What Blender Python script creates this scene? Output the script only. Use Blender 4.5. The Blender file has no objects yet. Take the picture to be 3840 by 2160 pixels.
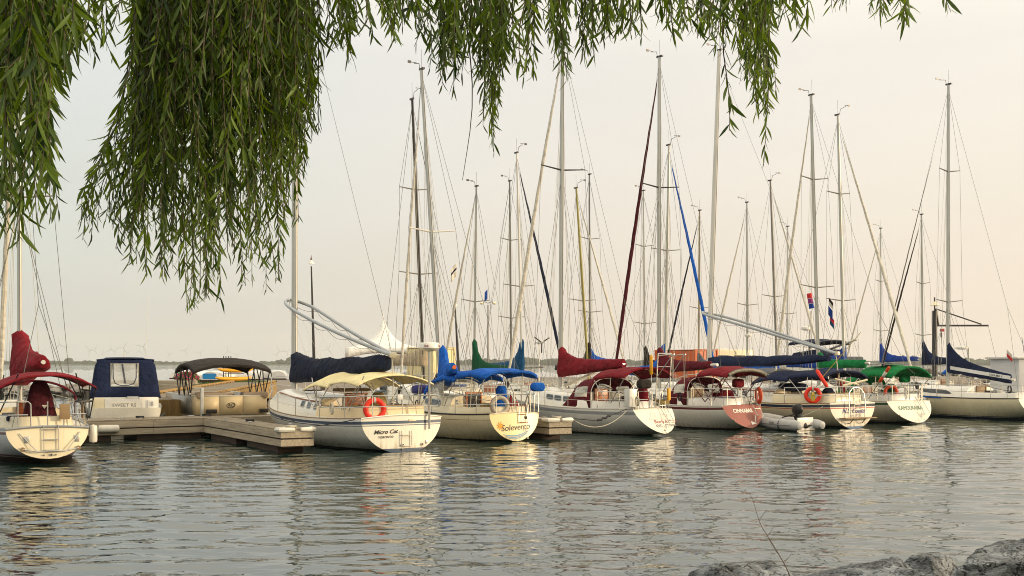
import bpy, bmesh, math, random
import numpy as np
from mathutils import Vector, Matrix, noise

R = math.radians
PI = math.pi
rnd = random.Random(7)
C = bpy.context.scene.collection
scene = bpy.context.scene

# ------------------------------------------------------------------ camera
F, EYE, HY = 4400.0, 2.6, 1365.0          # focal length and horizon row of the photograph, eye height in metres
def P(px, py, d):                          # a photograph pixel at a depth -> a point of the place
    return Vector(((px - 1920) / F * d, d, EYE - (py - HY) / F * d))
cam = bpy.data.objects.new('camera', bpy.data.cameras.new('camera'))
C.objects.link(cam)
cam.location = (0, 0, EYE)
cam.rotation_euler = (R(90), 0, 0)
cam.data.sensor_width = 36
cam.data.lens = F / 3840 * 36
cam.data.shift_y = (HY - 1080) / 3840
cam.data.clip_start = 0.1
cam.data.clip_end = 40000
scene.camera = cam

# ------------------------------------------------------------------ materials
def lin(h):
    if not isinstance(h, str):
        return tuple(h) + (1.0,)
    c = [int(h[i:i + 2], 16) / 255 for i in (0, 2, 4)]
    return tuple((x / 12.92 if x <= .04045 else ((x + .055) / 1.055) ** 2.4) for x in c) + (1.0,)

def mat(name, col, rough=.5, metal=0., var=.12, vscale=6., bump=0., bscale=30., spec=.5, col2=None, stretch=None, coat=0., grime=0.):
    m = bpy.data.materials.new(name)
    m.use_nodes = True
    nt = m.node_tree
    b = nt.nodes['Principled BSDF']
    b.inputs['Roughness'].default_value = rough
    b.inputs['Metallic'].default_value = metal
    b.inputs['Specular IOR Level'].default_value = spec
    b.inputs['Coat Weight'].default_value = coat
    tc = nt.nodes.new('ShaderNodeTexCoord')
    src = tc.outputs['Object']
    if stretch:
        mp = nt.nodes.new('ShaderNodeMapping')
        mp.inputs['Scale'].default_value = stretch
        nt.links.new(src, mp.inputs['Vector'])
        src = mp.outputs['Vector']
    n = nt.nodes.new('ShaderNodeTexNoise')
    n.inputs['Scale'].default_value = vscale
    n.inputs['Detail'].default_value = 5
    n.inputs['Roughness'].default_value = .6
    nt.links.new(src, n.inputs['Vector'])
    c = lin(col)
    c2 = lin(col2) if col2 else None
    ramp = nt.nodes.new('ShaderNodeValToRGB')
    ramp.color_ramp.elements[0].position = .3
    ramp.color_ramp.elements[1].position = .7
    if c2:
        ramp.color_ramp.elements[0].color = c
        ramp.color_ramp.elements[1].color = c2
    else:
        ramp.color_ramp.elements[0].color = tuple(max(0, x * (1 - var)) for x in c[:3]) + (1,)
        ramp.color_ramp.elements[1].color = tuple(min(1, x * (1 + var * .6)) for x in c[:3]) + (1,)
    nt.links.new(n.outputs['Fac'], ramp.inputs['Fac'])
    colour = ramp.outputs['Color']
    if grime:                                               # scum along the waterline and rusty runs below fittings
        sp = nt.nodes.new('ShaderNodeSeparateXYZ'); nt.links.new(tc.outputs['Object'], sp.inputs['Vector'])
        for sc, z1, amt, tint in (((9, 9, .5), .42, grime, '8a7a52'), ((14, 14, .35), 1.4, grime * .22, '9c8560')):
            mp = nt.nodes.new('ShaderNodeMapping'); mp.inputs['Scale'].default_value = sc
            nt.links.new(tc.outputs['Object'], mp.inputs['Vector'])
            ns = nt.nodes.new('ShaderNodeTexNoise'); ns.inputs['Scale'].default_value = 1.; ns.inputs['Detail'].default_value = 4
            nt.links.new(mp.outputs['Vector'], ns.inputs['Vector'])
            zr = nt.nodes.new('ShaderNodeMapRange'); zr.inputs['From Min'].default_value = z1; zr.inputs['From Max'].default_value = 0.
            zr.inputs['To Min'].default_value = -.12; zr.inputs['To Max'].default_value = .16
            nt.links.new(sp.outputs['Z'], zr.inputs['Value'])
            ad = nt.nodes.new('ShaderNodeMath'); ad.operation = 'ADD'
            nt.links.new(ns.outputs['Fac'], ad.inputs[0]); nt.links.new(zr.outputs['Result'], ad.inputs[1])
            st = nt.nodes.new('ShaderNodeMapRange'); st.inputs['From Min'].default_value = .54; st.inputs['From Max'].default_value = .72
            st.inputs['To Max'].default_value = amt
            nt.links.new(ad.outputs[0], st.inputs['Value'])
            mx_ = nt.nodes.new('ShaderNodeMix'); mx_.data_type = 'RGBA'
            nt.links.new(st.outputs['Result'], mx_.inputs['Factor']); nt.links.new(colour, mx_.inputs[6]); mx_.inputs[7].default_value = lin(tint)
            colour = mx_.outputs[2]
    nt.links.new(colour, b.inputs['Base Color'])
    if bump:
        n2 = nt.nodes.new('ShaderNodeTexNoise')
        n2.inputs['Scale'].default_value = bscale
        n2.inputs['Detail'].default_value = 4
        nt.links.new(src, n2.inputs['Vector'])
        bp = nt.nodes.new('ShaderNodeBump')
        bp.inputs['Strength'].default_value = bump
        bp.inputs['Distance'].default_value = .05 if bump < 1 else .09
        nt.links.new(n2.outputs['Fac'], bp.inputs['Height'])
        nt.links.new(bp.outputs['Normal'], b.inputs['Normal'])
    return m

def cloth(name, col, var=.32):
    return mat(name, col, rough=.85, var=var, vscale=2.6, bump=1., bscale=4.2, spec=.2)

M = {}
M['white'] = mat('white_gelcoat', 'e6e3da', .28, var=.07, vscale=2.2, coat=.2, stretch=(1, 1, .35), grime=.55)
M['cream'] = mat('cream_gelcoat', 'e2d6b6', .3, var=.08, vscale=2.2, coat=.2, stretch=(1, 1, .35), grime=.55)
M['grey_white'] = mat('grey_white_gelcoat', 'd5d3cd', .3, var=.08, vscale=2., coat=.2, stretch=(1, 1, .35), grime=.55)
M['old_white'] = mat('weathered_gelcoat', 'd8d2c4', .4, var=.14, vscale=3., stretch=(1, 1, .3), grime=.55)
M['transom_cream'] = mat('cream_transom_paint', 'ecd9a0', .3, var=.05, vscale=2., grime=.55)
M['transom_white'] = mat('white_transom_paint', 'ece6d6', .3, var=.05, vscale=2., grime=.55)
M['transom_red'] = mat('dusty_red_transom_paint', '96564a', .45, var=.14, vscale=3.)
M['silver_hull'] = mat('silver_blue_gelcoat', 'c6c6c8', .3, var=.08, vscale=2., grime=.55)
M['navy_paint'] = mat('navy_stripe_paint', '1d2b45', .3, var=.1)
M['slate_stripe'] = mat('slate_blue_stripe_paint', '44546a', .35, var=.1)
M['grey_stripe'] = mat('grey_stripe_paint', '8b8f92', .4, var=.1)
M['maroon_paint'] = mat('maroon_stripe_paint', '5a1d24', .3, var=.1)
M['red_paint'] = mat('red_stripe_paint', 'b53325', .35, var=.1)
M['green_paint'] = mat('green_stripe_paint', '1f4a38', .35, var=.1)
M['black_paint'] = mat('black_antifouling', '15171a', .5, var=.2)
M['blue_bottom'] = mat('blue_antifouling', '3f6a96', .5, var=.2)
M['brown_bottom'] = mat('brown_antifouling', '2e1a17', .5, var=.2)
M['non_skid'] = mat('pale_non_skid_deck', 'cdc9bd', .7, var=.08, vscale=9.)
M['beige_cabin'] = mat('beige_cabin_gelcoat', 'dcc79e', .4, var=.07, vscale=3.)
M['steel'] = mat('polished_steel', 'b9b9b5', .3, .85, var=.08, vscale=20.)
M['alu'] = mat('aluminium_spar', 'b9b9b2', .38, .35, var=.12, vscale=3., stretch=(1, 1, .2))
M['alu_white'] = mat('white_painted_spar', 'd2cfc6', .4, 0., var=.10, vscale=3., stretch=(1, 1, .2))
M['alu_dark'] = mat('dark_painted_spar', '2b2826', .45, .1, var=.2, vscale=3.)
M['alu_olive'] = mat('yellowed_spar', '9a9150', .5, .1, var=.18, vscale=3., stretch=(1, 1, .2))
M['alu_tan'] = mat('tan_spar', 'a5906c', .5, .1, var=.15, vscale=3., stretch=(1, 1, .2))
M['alu_grey'] = mat('grey_spar', '84807a', .42, .3, var=.15, vscale=3., stretch=(1, 1, .2))
M['wire'] = mat('stainless_rigging_wire', '6d6a64', .5, .3, var=.1)
M['line_white'] = mat('pale_braided_line', 'c9c2ae', .8, var=.2, vscale=40.)
M['line_dark'] = mat('dark_braided_line', '1e2026', .8, var=.2, vscale=40.)
M['line_red'] = mat('red_braided_line', '9c3a34', .8, var=.2, vscale=40.)
M['line_yellow'] = mat('yellow_floating_line', 'cdb531', .7, var=.2, vscale=40.)
M['teak'] = mat('varnished_teak', '8a4a22', .4, var=.3, vscale=4., stretch=(1, 1, 6))
M['teak_pale'] = mat('weathered_teak', '8a7150', .6, var=.25, vscale=4., stretch=(4, 1, 1))
M['oak'] = mat('bright_varnished_wood', 'b0651f', .35, var=.28, vscale=4., stretch=(1, 1, 6))
M['dark'] = mat('dark_interior', '1c1a18', .7, var=.2)
M['black'] = mat('black_plastic', '141414', .4, var=.15)
M['glass'] = mat('smoked_window', '23282c', .08, var=.2, spec=.8)
M['rolled_vinyl'] = mat('rolled_clear_curtain', '4a4534', .4, var=.35, vscale=9., bump=.5, bscale=14.)
def clear_vinyl():
    m = mat('cloudy_clear_vinyl', 'c9c8bd', .12, var=.12, vscale=4., bump=.35, bscale=5., spec=.6)
    b = m.node_tree.nodes['Principled BSDF']; b.inputs['Alpha'].default_value = .34
    return m
M['vinyl'] = clear_vinyl()
M['spar_blue'] = mat('pale_blue_grey_spar', '9fa5aa', .45, .1, var=.1, vscale=3.)
M['navy'] = cloth('navy_canvas', '182340')
M['navy_dark'] = cloth('dark_navy_canvas', '171f33')
M['blue'] = cloth('bright_blue_canvas', '0c56b2')
M['teal'] = cloth('teal_blue_canvas', '154a72')
M['royal'] = cloth('royal_blue_canvas', '1b3f8f')
M['burgundy'] = cloth('burgundy_canvas', '59101f')
M['brick'] = cloth('faded_red_canvas', '74121f')
M['wine'] = cloth('dark_wine_canvas', '48141d')
M['green'] = cloth('green_canvas', '07713b')
M['green_dark'] = cloth('dark_green_canvas', '0b4a30')
M['tan'] = cloth('cream_canvas', 'e4d6a6', .10)
M['beige'] = cloth('beige_tarpaulin', 'a3937a', .15)
M['khaki'] = cloth('khaki_canvas', '8d7a4a', .15)
M['charcoal'] = cloth('charcoal_canvas', '2c2724')
M['grey_cloth'] = cloth('grey_canvas', '5d6069')
M['white_cloth'] = cloth('white_sailcloth', 'cfcabd', .1)
M['white_tent'] = cloth('white_marquee_vinyl', 'e3e2de', .05)
M['stripe_cloth'] = cloth('white_cover_stripe', 'd7d6d4', .08)
M['violet'] = cloth('violet_blue_bag', '30306e')
M['orange_buoy'] = mat('orange_lifebuoy', 'e62a08', .5, var=.15, vscale=8.)
M['orange_old'] = mat('worn_orange_lifebuoy', 'd24415', .55, var=.2, vscale=8.)
M['grey_buoy'] = mat('pale_grey_lifebuoy', 'b3ab9b', .6, var=.18, vscale=8.)
M['yellow'] = mat('yellow_plastic', 'e0a21a', .5, var=.15)
M['orange'] = mat('orange_paint', 'd8661a', .6, var=.15, vscale=2.)
M['red'] = mat('red_cloth', 'c4232a', .8, var=.15)
M['fender'] = mat('white_vinyl_fender', 'd9d5c8', .4, var=.12, vscale=5.)
M['hypalon'] = mat('pale_inflatable_tube', 'b3b3b0', .6, var=.12, vscale=4.)
M['lettering'] = mat('black_lettering', '16181c', .5, var=.05)
M['lettering_blue'] = mat('blue_lettering', '2a2f86', .5, var=.05)
M['lettering_red'] = mat('red_lettering', 'a44038', .5, var=.05)
M['lettering_white'] = mat('white_lettering', 'ece8dc', .5, var=.05)
M['lettering_green'] = mat('green_lettering', '3f7a58', .5, var=.05)
M['lettering_grey'] = mat('grey_lettering', '75777c', .5, var=.05)
M['wave_blue'] = mat('pale_blue_emblem', '6d94b0', .5, var=.05)
M['sun_yellow'] = mat('yellow_emblem', 'dd9a20', .5, var=.05)

# ------------------------------------------------------------------ mesh building
def each(name, runs, r, mt, parent, n=5):
    """every rod of a set as a part of its own"""
    return [MB().tube(p, r, n).build(name, mt, parent) for p in runs]

class MB:
    def __init__(self):
        self.v, self.f, self.m = [], [], []
    def add(self, vs, fs, mi=0):
        o = len(self.v)
        self.v += [tuple(x) for x in vs]
        for f in fs:
            self.f.append(tuple(i + o for i in f))
            self.m.append(mi)
        return self
    def grid(self, rows, cu=False, cv=False, mi=0, mif=None):
        nr, nc = len(rows), len(rows[0])
        o = len(self.v)
        for r in rows:
            self.v += [tuple(p) for p in r]
        for i in range(nr if cv else nr - 1):
            for j in range(nc if cu else nc - 1):
                a, b = i, (i + 1) % nr
                c, d = j, (j + 1) % nc
                self.f.append((o + a * nc + c, o + a * nc + d, o + b * nc + d, o + b * nc + c))
                self.m.append(mif(i, j) if mif else mi)
        return self
    def tube(self, pts, r, n=6, cap=True, mi=0, sx=1., sy=1.):
        pts = [Vector(p) for p in pts]
        k = len(pts)
        rs = r if isinstance(r, (list, tuple)) else [r] * k
        rings, up = [], None
        for i, p in enumerate(pts):
            t = (pts[min(i + 1, k - 1)] - pts[max(i - 1, 0)])
            t = t.normalized() if t.length > 1e-9 else Vector((0, 0, 1))
            if up is None:
                up = Vector((0, 0, 1)) if abs(t.z) < .9 else Vector((1, 0, 0))
            a = t.cross(up)
            if a.length < 1e-6:
                a = t.cross(Vector((0, 1, 0)))
            a.normalize()
            b = a.cross(t).normalized()
            up = b
            rings.append([p + (a * math.cos(2 * PI * j / n) * sx + b * math.sin(2 * PI * j / n) * sy) * rs[i] for j in range(n)])
        o = len(self.v)
        self.grid(rings, cu=True, mi=mi)
        if cap:
            self.f.append(tuple(o + j for j in range(n))[::-1]); self.m.append(mi)
            e = o + (k - 1) * n
            self.f.append(tuple(e + j for j in range(n))); self.m.append(mi)
        return self
    def box(self, c, s, rot=None, mi=0):
        c = Vector(c)
        vs = []
        for x in (-.5, .5):
            for y in (-.5, .5):
                for z in (-.5, .5):
                    q = Vector((x * s[0], y * s[1], z * s[2]))
                    if rot is not None:
                        q = rot @ q
                    vs.append(c + q)
        return self.add(vs, [(0, 1, 3, 2), (4, 6, 7, 5), (0, 4, 5, 1), (2, 3, 7, 6), (0, 2, 6, 4), (1, 5, 7, 3)], mi)
    def loft(self, rings, cap=True, mi=0, mif=None):
        o = len(self.v); n = len(rings[0])
        self.grid(rings, cu=True, mi=mi, mif=mif)
        if cap:
            self.f.append(tuple(o + j for j in range(n))[::-1]); self.m.append(mi)
            e = o + (len(rings) - 1) * n
            self.f.append(tuple(e + j for j in range(n))); self.m.append(mi)
        return self
    def prism(self, outline, z0, z1, mi=0):             # outline of (x, y)
        n = len(outline)
        return self.loft([[(x, y, z0) for x, y in outline], [(x, y, z1) for x, y in outline]], True, mi)
    def lathe(self, prof, n=14, c=(0, 0, 0), mi=0, cap=True):     # prof of (r, z)
        c = Vector(c)
        return self.loft([[c + Vector((r * math.cos(2 * PI * j / n), r * math.sin(2 * PI * j / n), z)) for j in range(n)] for r, z in prof], cap, mi)
    def torus(self, c, R1, r, ax, ay, n=28, k=10, mi=0, mif=None):
        c, ax, ay = Vector(c), Vector(ax).normalized(), Vector(ay).normalized()
        az = ax.cross(ay)
        rows = []
        for i in range(n):
            a = 2 * PI * i / n
            d = ax * math.cos(a) + ay * math.sin(a)
            rows.append([c + d * (R1 + r * math.cos(2 * PI * j / k)) + az * r * math.sin(2 * PI * j / k) for j in range(k)])
        return self.grid(rows, cu=True, cv=True, mi=mi, mif=mif)
    def build(self, name, mats, parent=None, angle=40, recalc=True, label=None, bevel=0, solid=0):
        me = bpy.data.meshes.new(name)
        me.from_pydata(self.v, [], self.f)
        if not isinstance(mats, (list, tuple)):
            mats = [mats]
        for x in mats:
            me.materials.append(M[x] if isinstance(x, str) else x)
        me.polygons.foreach_set('material_index', self.m)
        if recalc or bevel:
            bm = bmesh.new(); bm.from_mesh(me)
            bmesh.ops.recalc_face_normals(bm, faces=bm.faces)
            if bevel:
                es = [e for e in bm.edges if len(e.link_faces) == 2 and e.calc_face_angle(0) > .6]
                bmesh.ops.bevel(bm, geom=es, offset=bevel, segments=2, affect='EDGES', profile=.6)
            bm.to_mesh(me); bm.free()
        me.polygons.foreach_set('use_smooth', [True] * len(me.polygons))
        me.set_sharp_from_angle(angle=R(angle))
        ob = bpy.data.objects.new(name, me)
        C.objects.link(ob)
        if solid:
            md = ob.modifiers.new('thickness', 'SOLIDIFY'); md.thickness = solid; md.offset = 0
        if parent is not None:
            ob.parent = parent
        if label:
            ob['label'] = label
        return ob

def tag(o, label=None, cat=None, group=None, kind=None):
    if label: o['label'] = label
    if cat: o['category'] = cat
    if group: o['group'] = group
    if kind: o['kind'] = kind
    return o

def thing(name, label, cat, loc=(0, 0, 0), rz=0, group=None):
    o = bpy.data.objects.new(name, None)
    C.objects.link(o)
    o.location = loc
    o.rotation_euler = (0, 0, rz)
    o.empty_display_size = .3
    return tag(o, label, cat, group)

def copy_tree(o, parent=None):
    kids = list(o.children)
    c = o.copy(); C.objects.link(c); c.parent = parent
    for k in kids:
        copy_tree(k, c)
    return c

# ------------------------------------------------------------------ lettering (outlines of the built-in typeface, laid on the surface that carries them)
_text_cache = {}
def text_shape(body, shear=0., bold=0., spacing=1.):
    key = (body, shear, bold, spacing)
    if key in _text_cache:
        return _text_cache[key]
    cu = bpy.data.curves.new('lettering', 'FONT')
    cu.body = body; cu.size = 1; cu.shear = shear; cu.offset = bold; cu.space_character = spacing; cu.resolution_u = 3
    cu.align_x = 'CENTER'
    ob = bpy.data.objects.new('lettering', cu)
    C.objects.link(ob)
    dg = bpy.context.evaluated_depsgraph_get()
    me = ob.evaluated_get(dg).to_mesh()
    out = ([(v.co.x, v.co.y) for v in me.vertices], [tuple(p.vertices) for p in me.polygons])
    ob.evaluated_get(dg).to_mesh_clear()
    bpy.data.objects.remove(ob); bpy.data.curves.remove(cu)
    _text_cache[key] = out
    return out

def lettering(name, body, fn, size, mt, parent, shear=0., bold=0., spacing=1., wide=1.):
    vs, fs = text_shape(body, shear, bold, spacing)
    mb = MB().add([fn(x * size * wide, y * size) for x, y in vs], fs)
    return mb.build(name, mt, parent, recalc=False)

# every word in the place is shaped here first, while the scene is still small
for a in [('Micro Cat', .3, .02), ('TORONTO', 0., .02), ('Solevento', .15, 0.), ('KYC', .1, 0.), ('Bearly A Wake', .2, 0.), ('KYC', 0., .02),
          ('OTTAWA', 0., .01), ('CINNABAR', 0., .03), ('N.S. Coaster', .3, .01), ('KINGSTON', 0., 0.), ('KAMOURASKA', 0., 0.),
          ('CARA MIA V', 0., .01), ('SWEET RS', 0., 0.), ('Dream Weaver', .3, 0.), ('AO', .2, 0.), ('Ray', 0., .02), ('ine', 0., .02)]:
    text_shape(*a)
# ------------------------------------------------------------------ light
SUN_EL, SUN_AZ = R(11), R(100)             # low evening sun, to the right (azimuth from +Y towards +X)
sdir = Vector((math.sin(SUN_AZ) * math.cos(SUN_EL), math.cos(SUN_AZ) * math.cos(SUN_EL), math.sin(SUN_EL)))
sun = bpy.data.objects.new('sun', bpy.data.lights.new('sun', 'SUN'))
C.objects.link(sun)
sun.data.energy = 3.1
sun.data.angle = R(3)
sun.data.color = (1., .79, .54)
sun.rotation_euler = sdir.to_track_quat('Z', 'Y').to_euler()

w = bpy.data.worlds.new('World')
scene.world = w
w.use_nodes = True
nt = w.node_tree
nt.nodes.clear()
out = nt.nodes.new('ShaderNodeOutputWorld')
sky = nt.nodes.new('ShaderNodeTexSky')
sky.sky_type = 'NISHITA'
sky.sun_disc = False
sky.sun_elevation = SUN_EL
sky.sun_rotation = SUN_AZ
sky.air_density = 1.2
sky.dust_density = 4.
bg1 = nt.nodes.new('ShaderNodeBackground'); bg1.inputs['Strength'].default_value = .05
nt.links.new(sky.outputs['Color'], bg1.inputs['Color'])
# the bright haze that veils the whole sky: pale grey-blue away from the sun, peach towards it
tc = nt.nodes.new('ShaderNodeTexCoord')
sep = nt.nodes.new('ShaderNodeSeparateXYZ')
nt.links.new(tc.outputs['Generated'], sep.inputs['Vector'])
def ramp(src, stops):
    r = nt.nodes.new('ShaderNodeValToRGB')
    e = r.color_ramp.elements
    while len(e) < len(stops): e.new(.5)
    for k, (p, c) in enumerate(stops):
        e[k].position = p; e[k].color = lin(c)
    nt.links.new(src, r.inputs['Fac'])
    return r
mx = nt.nodes.new('ShaderNodeMath'); mx.operation = 'MULTIPLY_ADD'; mx.inputs[1].default_value = .5; mx.inputs[2].default_value = .5
nt.links.new(sep.outputs['X'], mx.inputs[0])
low = ramp(mx.outputs[0], [(0., 'bfc3c0'), (.3, 'c4c8c3'), (.5, 'ded4c9'), (.72, 'eadbcb'), (1., 'f2d8b0')])
high = ramp(mx.outputs[0], [(0., 'cbd2d3'), (.3, 'd8d9d5'), (.5, 'e7e1d9'), (.72, 'f0e7da'), (1., 'f0e4cf')])
mixc = nt.nodes.new('ShaderNodeMix'); mixc.data_type = 'RGBA'
mz = nt.nodes.new('ShaderNodeMapRange'); mz.inputs['From Min'].default_value = .0; mz.inputs['From Max'].default_value = .32
mz.interpolation_type = 'SMOOTHSTEP'
nt.links.new(sep.outputs['Z'], mz.inputs['Value'])
nt.links.new(mz.outputs['Result'], mixc.inputs['Factor'])
nt.links.new(low.outputs['Color'], mixc.inputs[6])
nt.links.new(high.outputs['Color'], mixc.inputs[7])
cl = nt.nodes.new('ShaderNodeTexNoise'); cl.inputs['Scale'].default_value = 2.2; cl.inputs['Detail'].default_value = 4
mp = nt.nodes.new('ShaderNodeMapping'); mp.inputs['Scale'].default_value = (1, 1, 5)
nt.links.new(tc.outputs['Generated'], mp.inputs['Vector']); nt.links.new(mp.outputs['Vector'], cl.inputs['Vector'])
mr = nt.nodes.new('ShaderNodeMapRange'); mr.inputs['From Min'].default_value = .3; mr.inputs['From Max'].default_value = .7
mr.inputs['To Min'].default_value = .955; mr.inputs['To Max'].default_value = 1.025
nt.links.new(cl.outputs['Fac'], mr.inputs['Value'])
bg2 = nt.nodes.new('ShaderNodeBackground')
nt.links.new(mixc.outputs[2], bg2.inputs['Color'])
nt.links.new(mr.outputs['Result'], bg2.inputs['Strength'])
# extra brightness and warmth added overhead, out of the picture, to light shaded hulls
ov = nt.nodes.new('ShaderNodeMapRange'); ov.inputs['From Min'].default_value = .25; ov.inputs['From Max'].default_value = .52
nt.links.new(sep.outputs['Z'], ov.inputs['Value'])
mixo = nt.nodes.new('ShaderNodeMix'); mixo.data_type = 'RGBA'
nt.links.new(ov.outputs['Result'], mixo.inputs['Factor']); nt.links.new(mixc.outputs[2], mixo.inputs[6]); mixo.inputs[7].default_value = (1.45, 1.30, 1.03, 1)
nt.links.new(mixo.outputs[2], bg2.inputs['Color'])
add = nt.nodes.new('ShaderNodeAddShader')
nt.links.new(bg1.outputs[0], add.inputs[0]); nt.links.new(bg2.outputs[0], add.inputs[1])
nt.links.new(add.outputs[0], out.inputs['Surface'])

scene.view_settings.view_transform = 'Standard'
scene.view_settings.look = 'None'
scene.view_settings.exposure = 0
scene.view_settings.gamma = 1
scene.render.engine = 'CYCLES'
scene.cycles.use_denoising = True
scene.cycles.sample_clamp_indirect = 2.5
scene.cycles.sample_clamp_direct = 12
scene.cycles.blur_glossy = .6
scene.cycles.filter_width = 1.0
scene.cycles.max_bounces = 6
scene.cycles.diffuse_bounces = 2
scene.cycles.glossy_bounces = 3
scene.cycles.transmission_bounces = 3
scene.cycles.transparent_max_bounces = 8
scene.cycles.volume_bounces = 3
scene.cycles.caustics_reflective = False
scene.cycles.caustics_refractive = False

# ------------------------------------------------------------------ water: one sheet with real waves, fading to flat far out
def water_sheet():
    ds = [7.]
    while ds[-1] < 110: ds.append(ds[-1] * 1.0034)
    while ds[-1] < 30000: ds.append(ds[-1] * 1.12)
    ds = np.array(ds)
    ks = np.concatenate([[-6, -3.5, -2, -1.2, -.8], np.linspace(-.56, .56, 470), [.8, 1.2, 2, 3.5, 6]])
    D, K = np.meshgrid(ds, ks, indexing='ij')
    X, Y = D * K, D
    g = np.random.RandomState(5)
    Z = np.zeros_like(X)
    sx = np.zeros_like(X)
    # slow patches of calmer and rougher water
    patch = .75 + .25 * np.sin(X * .23 + 1.3 * np.sin(Y * .11)) * np.sin(Y * .31 + .9 * np.sin(X * .17))
    for i in range(70):
        lam = .4 * (1.6 / .4) ** g.rand()
        th = PI / 2 + g.normal(0, .42)
        k = 2 * PI / lam
        slope = .0138
        a = slope / k
        ph = g.rand() * 2 * PI
        fade = 1 / (1 + (Y * .0042 / lam) ** 2)             # waves smaller than the sheet's grid die out
        Z += a * fade * np.sin(k * (X * math.cos(th) + Y * math.sin(th)) + ph)
    Z *= patch
    far = np.clip((140 - Y) / 60, 0, 1)
    Z *= far
    n0, n1 = X.shape
    me = bpy.data.meshes.new('water')
    co = np.stack([X, Y, Z], -1).reshape(-1, 3).astype(np.float32)
    idx = np.arange(n0 * n1).reshape(n0, n1)
    q = np.stack([idx[:-1, :-1], idx[:-1, 1:], idx[1:, 1:], idx[1:, :-1]], -1).reshape(-1, 4)
    me.vertices.add(len(co)); me.vertices.foreach_set('co', co.ravel())
    me.loops.add(q.size); me.loops.foreach_set('vertex_index', q.ravel().astype(np.int32))
    me.polygons.add(len(q)); me.polygons.foreach_set('loop_start', np.arange(0, q.size, 4, dtype=np.int32))
    me.polygons.foreach_set('use_smooth', np.ones(len(q), dtype=bool))
    me.update(calc_edges=True)
    ob = bpy.data.objects.new('water', me)
    C.objects.link(ob)
    return tag(ob, kind='structure')

def water_material():
    m = bpy.data.materials.new('lake_water')
    m.use_nodes = True
    nt = m.node_tree
    b = nt.nodes['Principled BSDF']
    b.inputs['Base Color'].default_value = (.007, .024, .019, 1)
    b.inputs['Roughness'].default_value = .0
    b.inputs['IOR'].default_value = 1.85
    tc = nt.nodes.new('ShaderNodeTexCoord')
    mp = nt.nodes.new('ShaderNodeMapping'); mp.inputs['Scale'].default_value = (.62, 1.25, 1)
    nt.links.new(tc.outputs['Object'], mp.inputs['Vector'])
    # slow breeze patches: rougher and smoother stretches
    n2 = nt.nodes.new('ShaderNodeTexNoise'); n2.inputs['Scale'].default_value = .09; n2.inputs['Detail'].default_value = 3
    nt.links.new(tc.outputs['Object'], n2.inputs['Vector'])
    mr = nt.nodes.new('ShaderNodeMapRange'); mr.inputs['From Min'].default_value = .35; mr.inputs['From Max'].default_value = .65
    mr.inputs['To Min'].default_value = .65; mr.inputs['To Max'].default_value = 1.15
    nt.links.new(n2.outputs['Fac'], mr.inputs['Value'])
    total = None
    for sc, amp in ((1.7, .032), (4.0, .012), (9.5, .0015)):       # ripple heights in metres
        n = nt.nodes.new('ShaderNodeTexNoise'); n.inputs['Scale'].default_value = sc; n.inputs['Detail'].default_value = 1.5
        n.inputs['Distortion'].default_value = .35
        nt.links.new(mp.outputs['Vector'], n.inputs['Vector'])
        ma = nt.nodes.new('ShaderNodeMath'); ma.operation = 'MULTIPLY'; ma.inputs[1].default_value = amp
        nt.links.new(n.outputs['Fac'], ma.inputs[0])
        if total is None: total = ma.outputs[0]
        else:
            ad = nt.nodes.new('ShaderNodeMath'); ad.operation = 'ADD'
            nt.links.new(total, ad.inputs[0]); nt.links.new(ma.outputs[0], ad.inputs[1]); total = ad.outputs[0]
    bp = nt.nodes.new('ShaderNodeBump'); bp.inputs['Distance'].default_value = 1.; bp.inputs['Strength'].default_value = 1.
    mu = nt.nodes.new('ShaderNodeMath'); mu.operation = 'MULTIPLY'
    nt.links.new(total, mu.inputs[0]); nt.links.new(mr.outputs['Result'], mu.inputs[1])
    nt.links.new(mu.outputs[0], bp.inputs['Height'])
    nt.links.new(bp.outputs['Normal'], b.inputs['Normal'])
    return m
wt = water_sheet()
wt.data.materials.append(water_material())

# ------------------------------------------------------------------ land
M['gravel'] = mat('gravel_ground', '8d8478', .9, var=.5, vscale=1.5, bump=.8, bscale=9., col2='5f594e')
M['yard'] = mat('dusty_asphalt_yard', '837a70', .9, var=.2, vscale=.4, bump=.3, bscale=6.)
M['bank'] = mat('grassy_bank', '4a4d2c', .9, var=.4, vscale=1.2, bump=.8, bscale=8., col2='6b6450')
M['grass'] = mat('short_grass', '5b7030', .9, var=.5, vscale=3., bump=.8, bscale=14.)
M['stone'] = mat('grey_limestone', '6b6761', .85, var=.4, vscale=1.6, bump=.9, bscale=5., col2='97928a')
M['far_trees'] = mat('distant_foliage', '33402a', .9, var=.5, vscale=.06)
M['pine'] = mat('silvered_dock_timber', 'a99d88', .8, var=.35, vscale=2.5, bump=.4, bscale=14., stretch=(.35, 5, 5))
M['plank'] = mat('worn_deck_planking', '8f8472', .85, var=.3, vscale=3., bump=.3, bscale=16.)
M['yellow_pine'] = mat('fresh_yellow_lumber', 'a5854f', .8, var=.25, vscale=2.5, bump=.2, bscale=12., stretch=(4, 4, .6))
M['float'] = mat('dark_stained_float', '3a2a20', .8, var=.4, vscale=3.)

WD = Vector((.84, .543, 0)).normalized()                # direction of the walkway, left to right and away
UD = Vector((-.515, .857, 0)).normalized()              # direction of the fingers and of most bows

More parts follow.
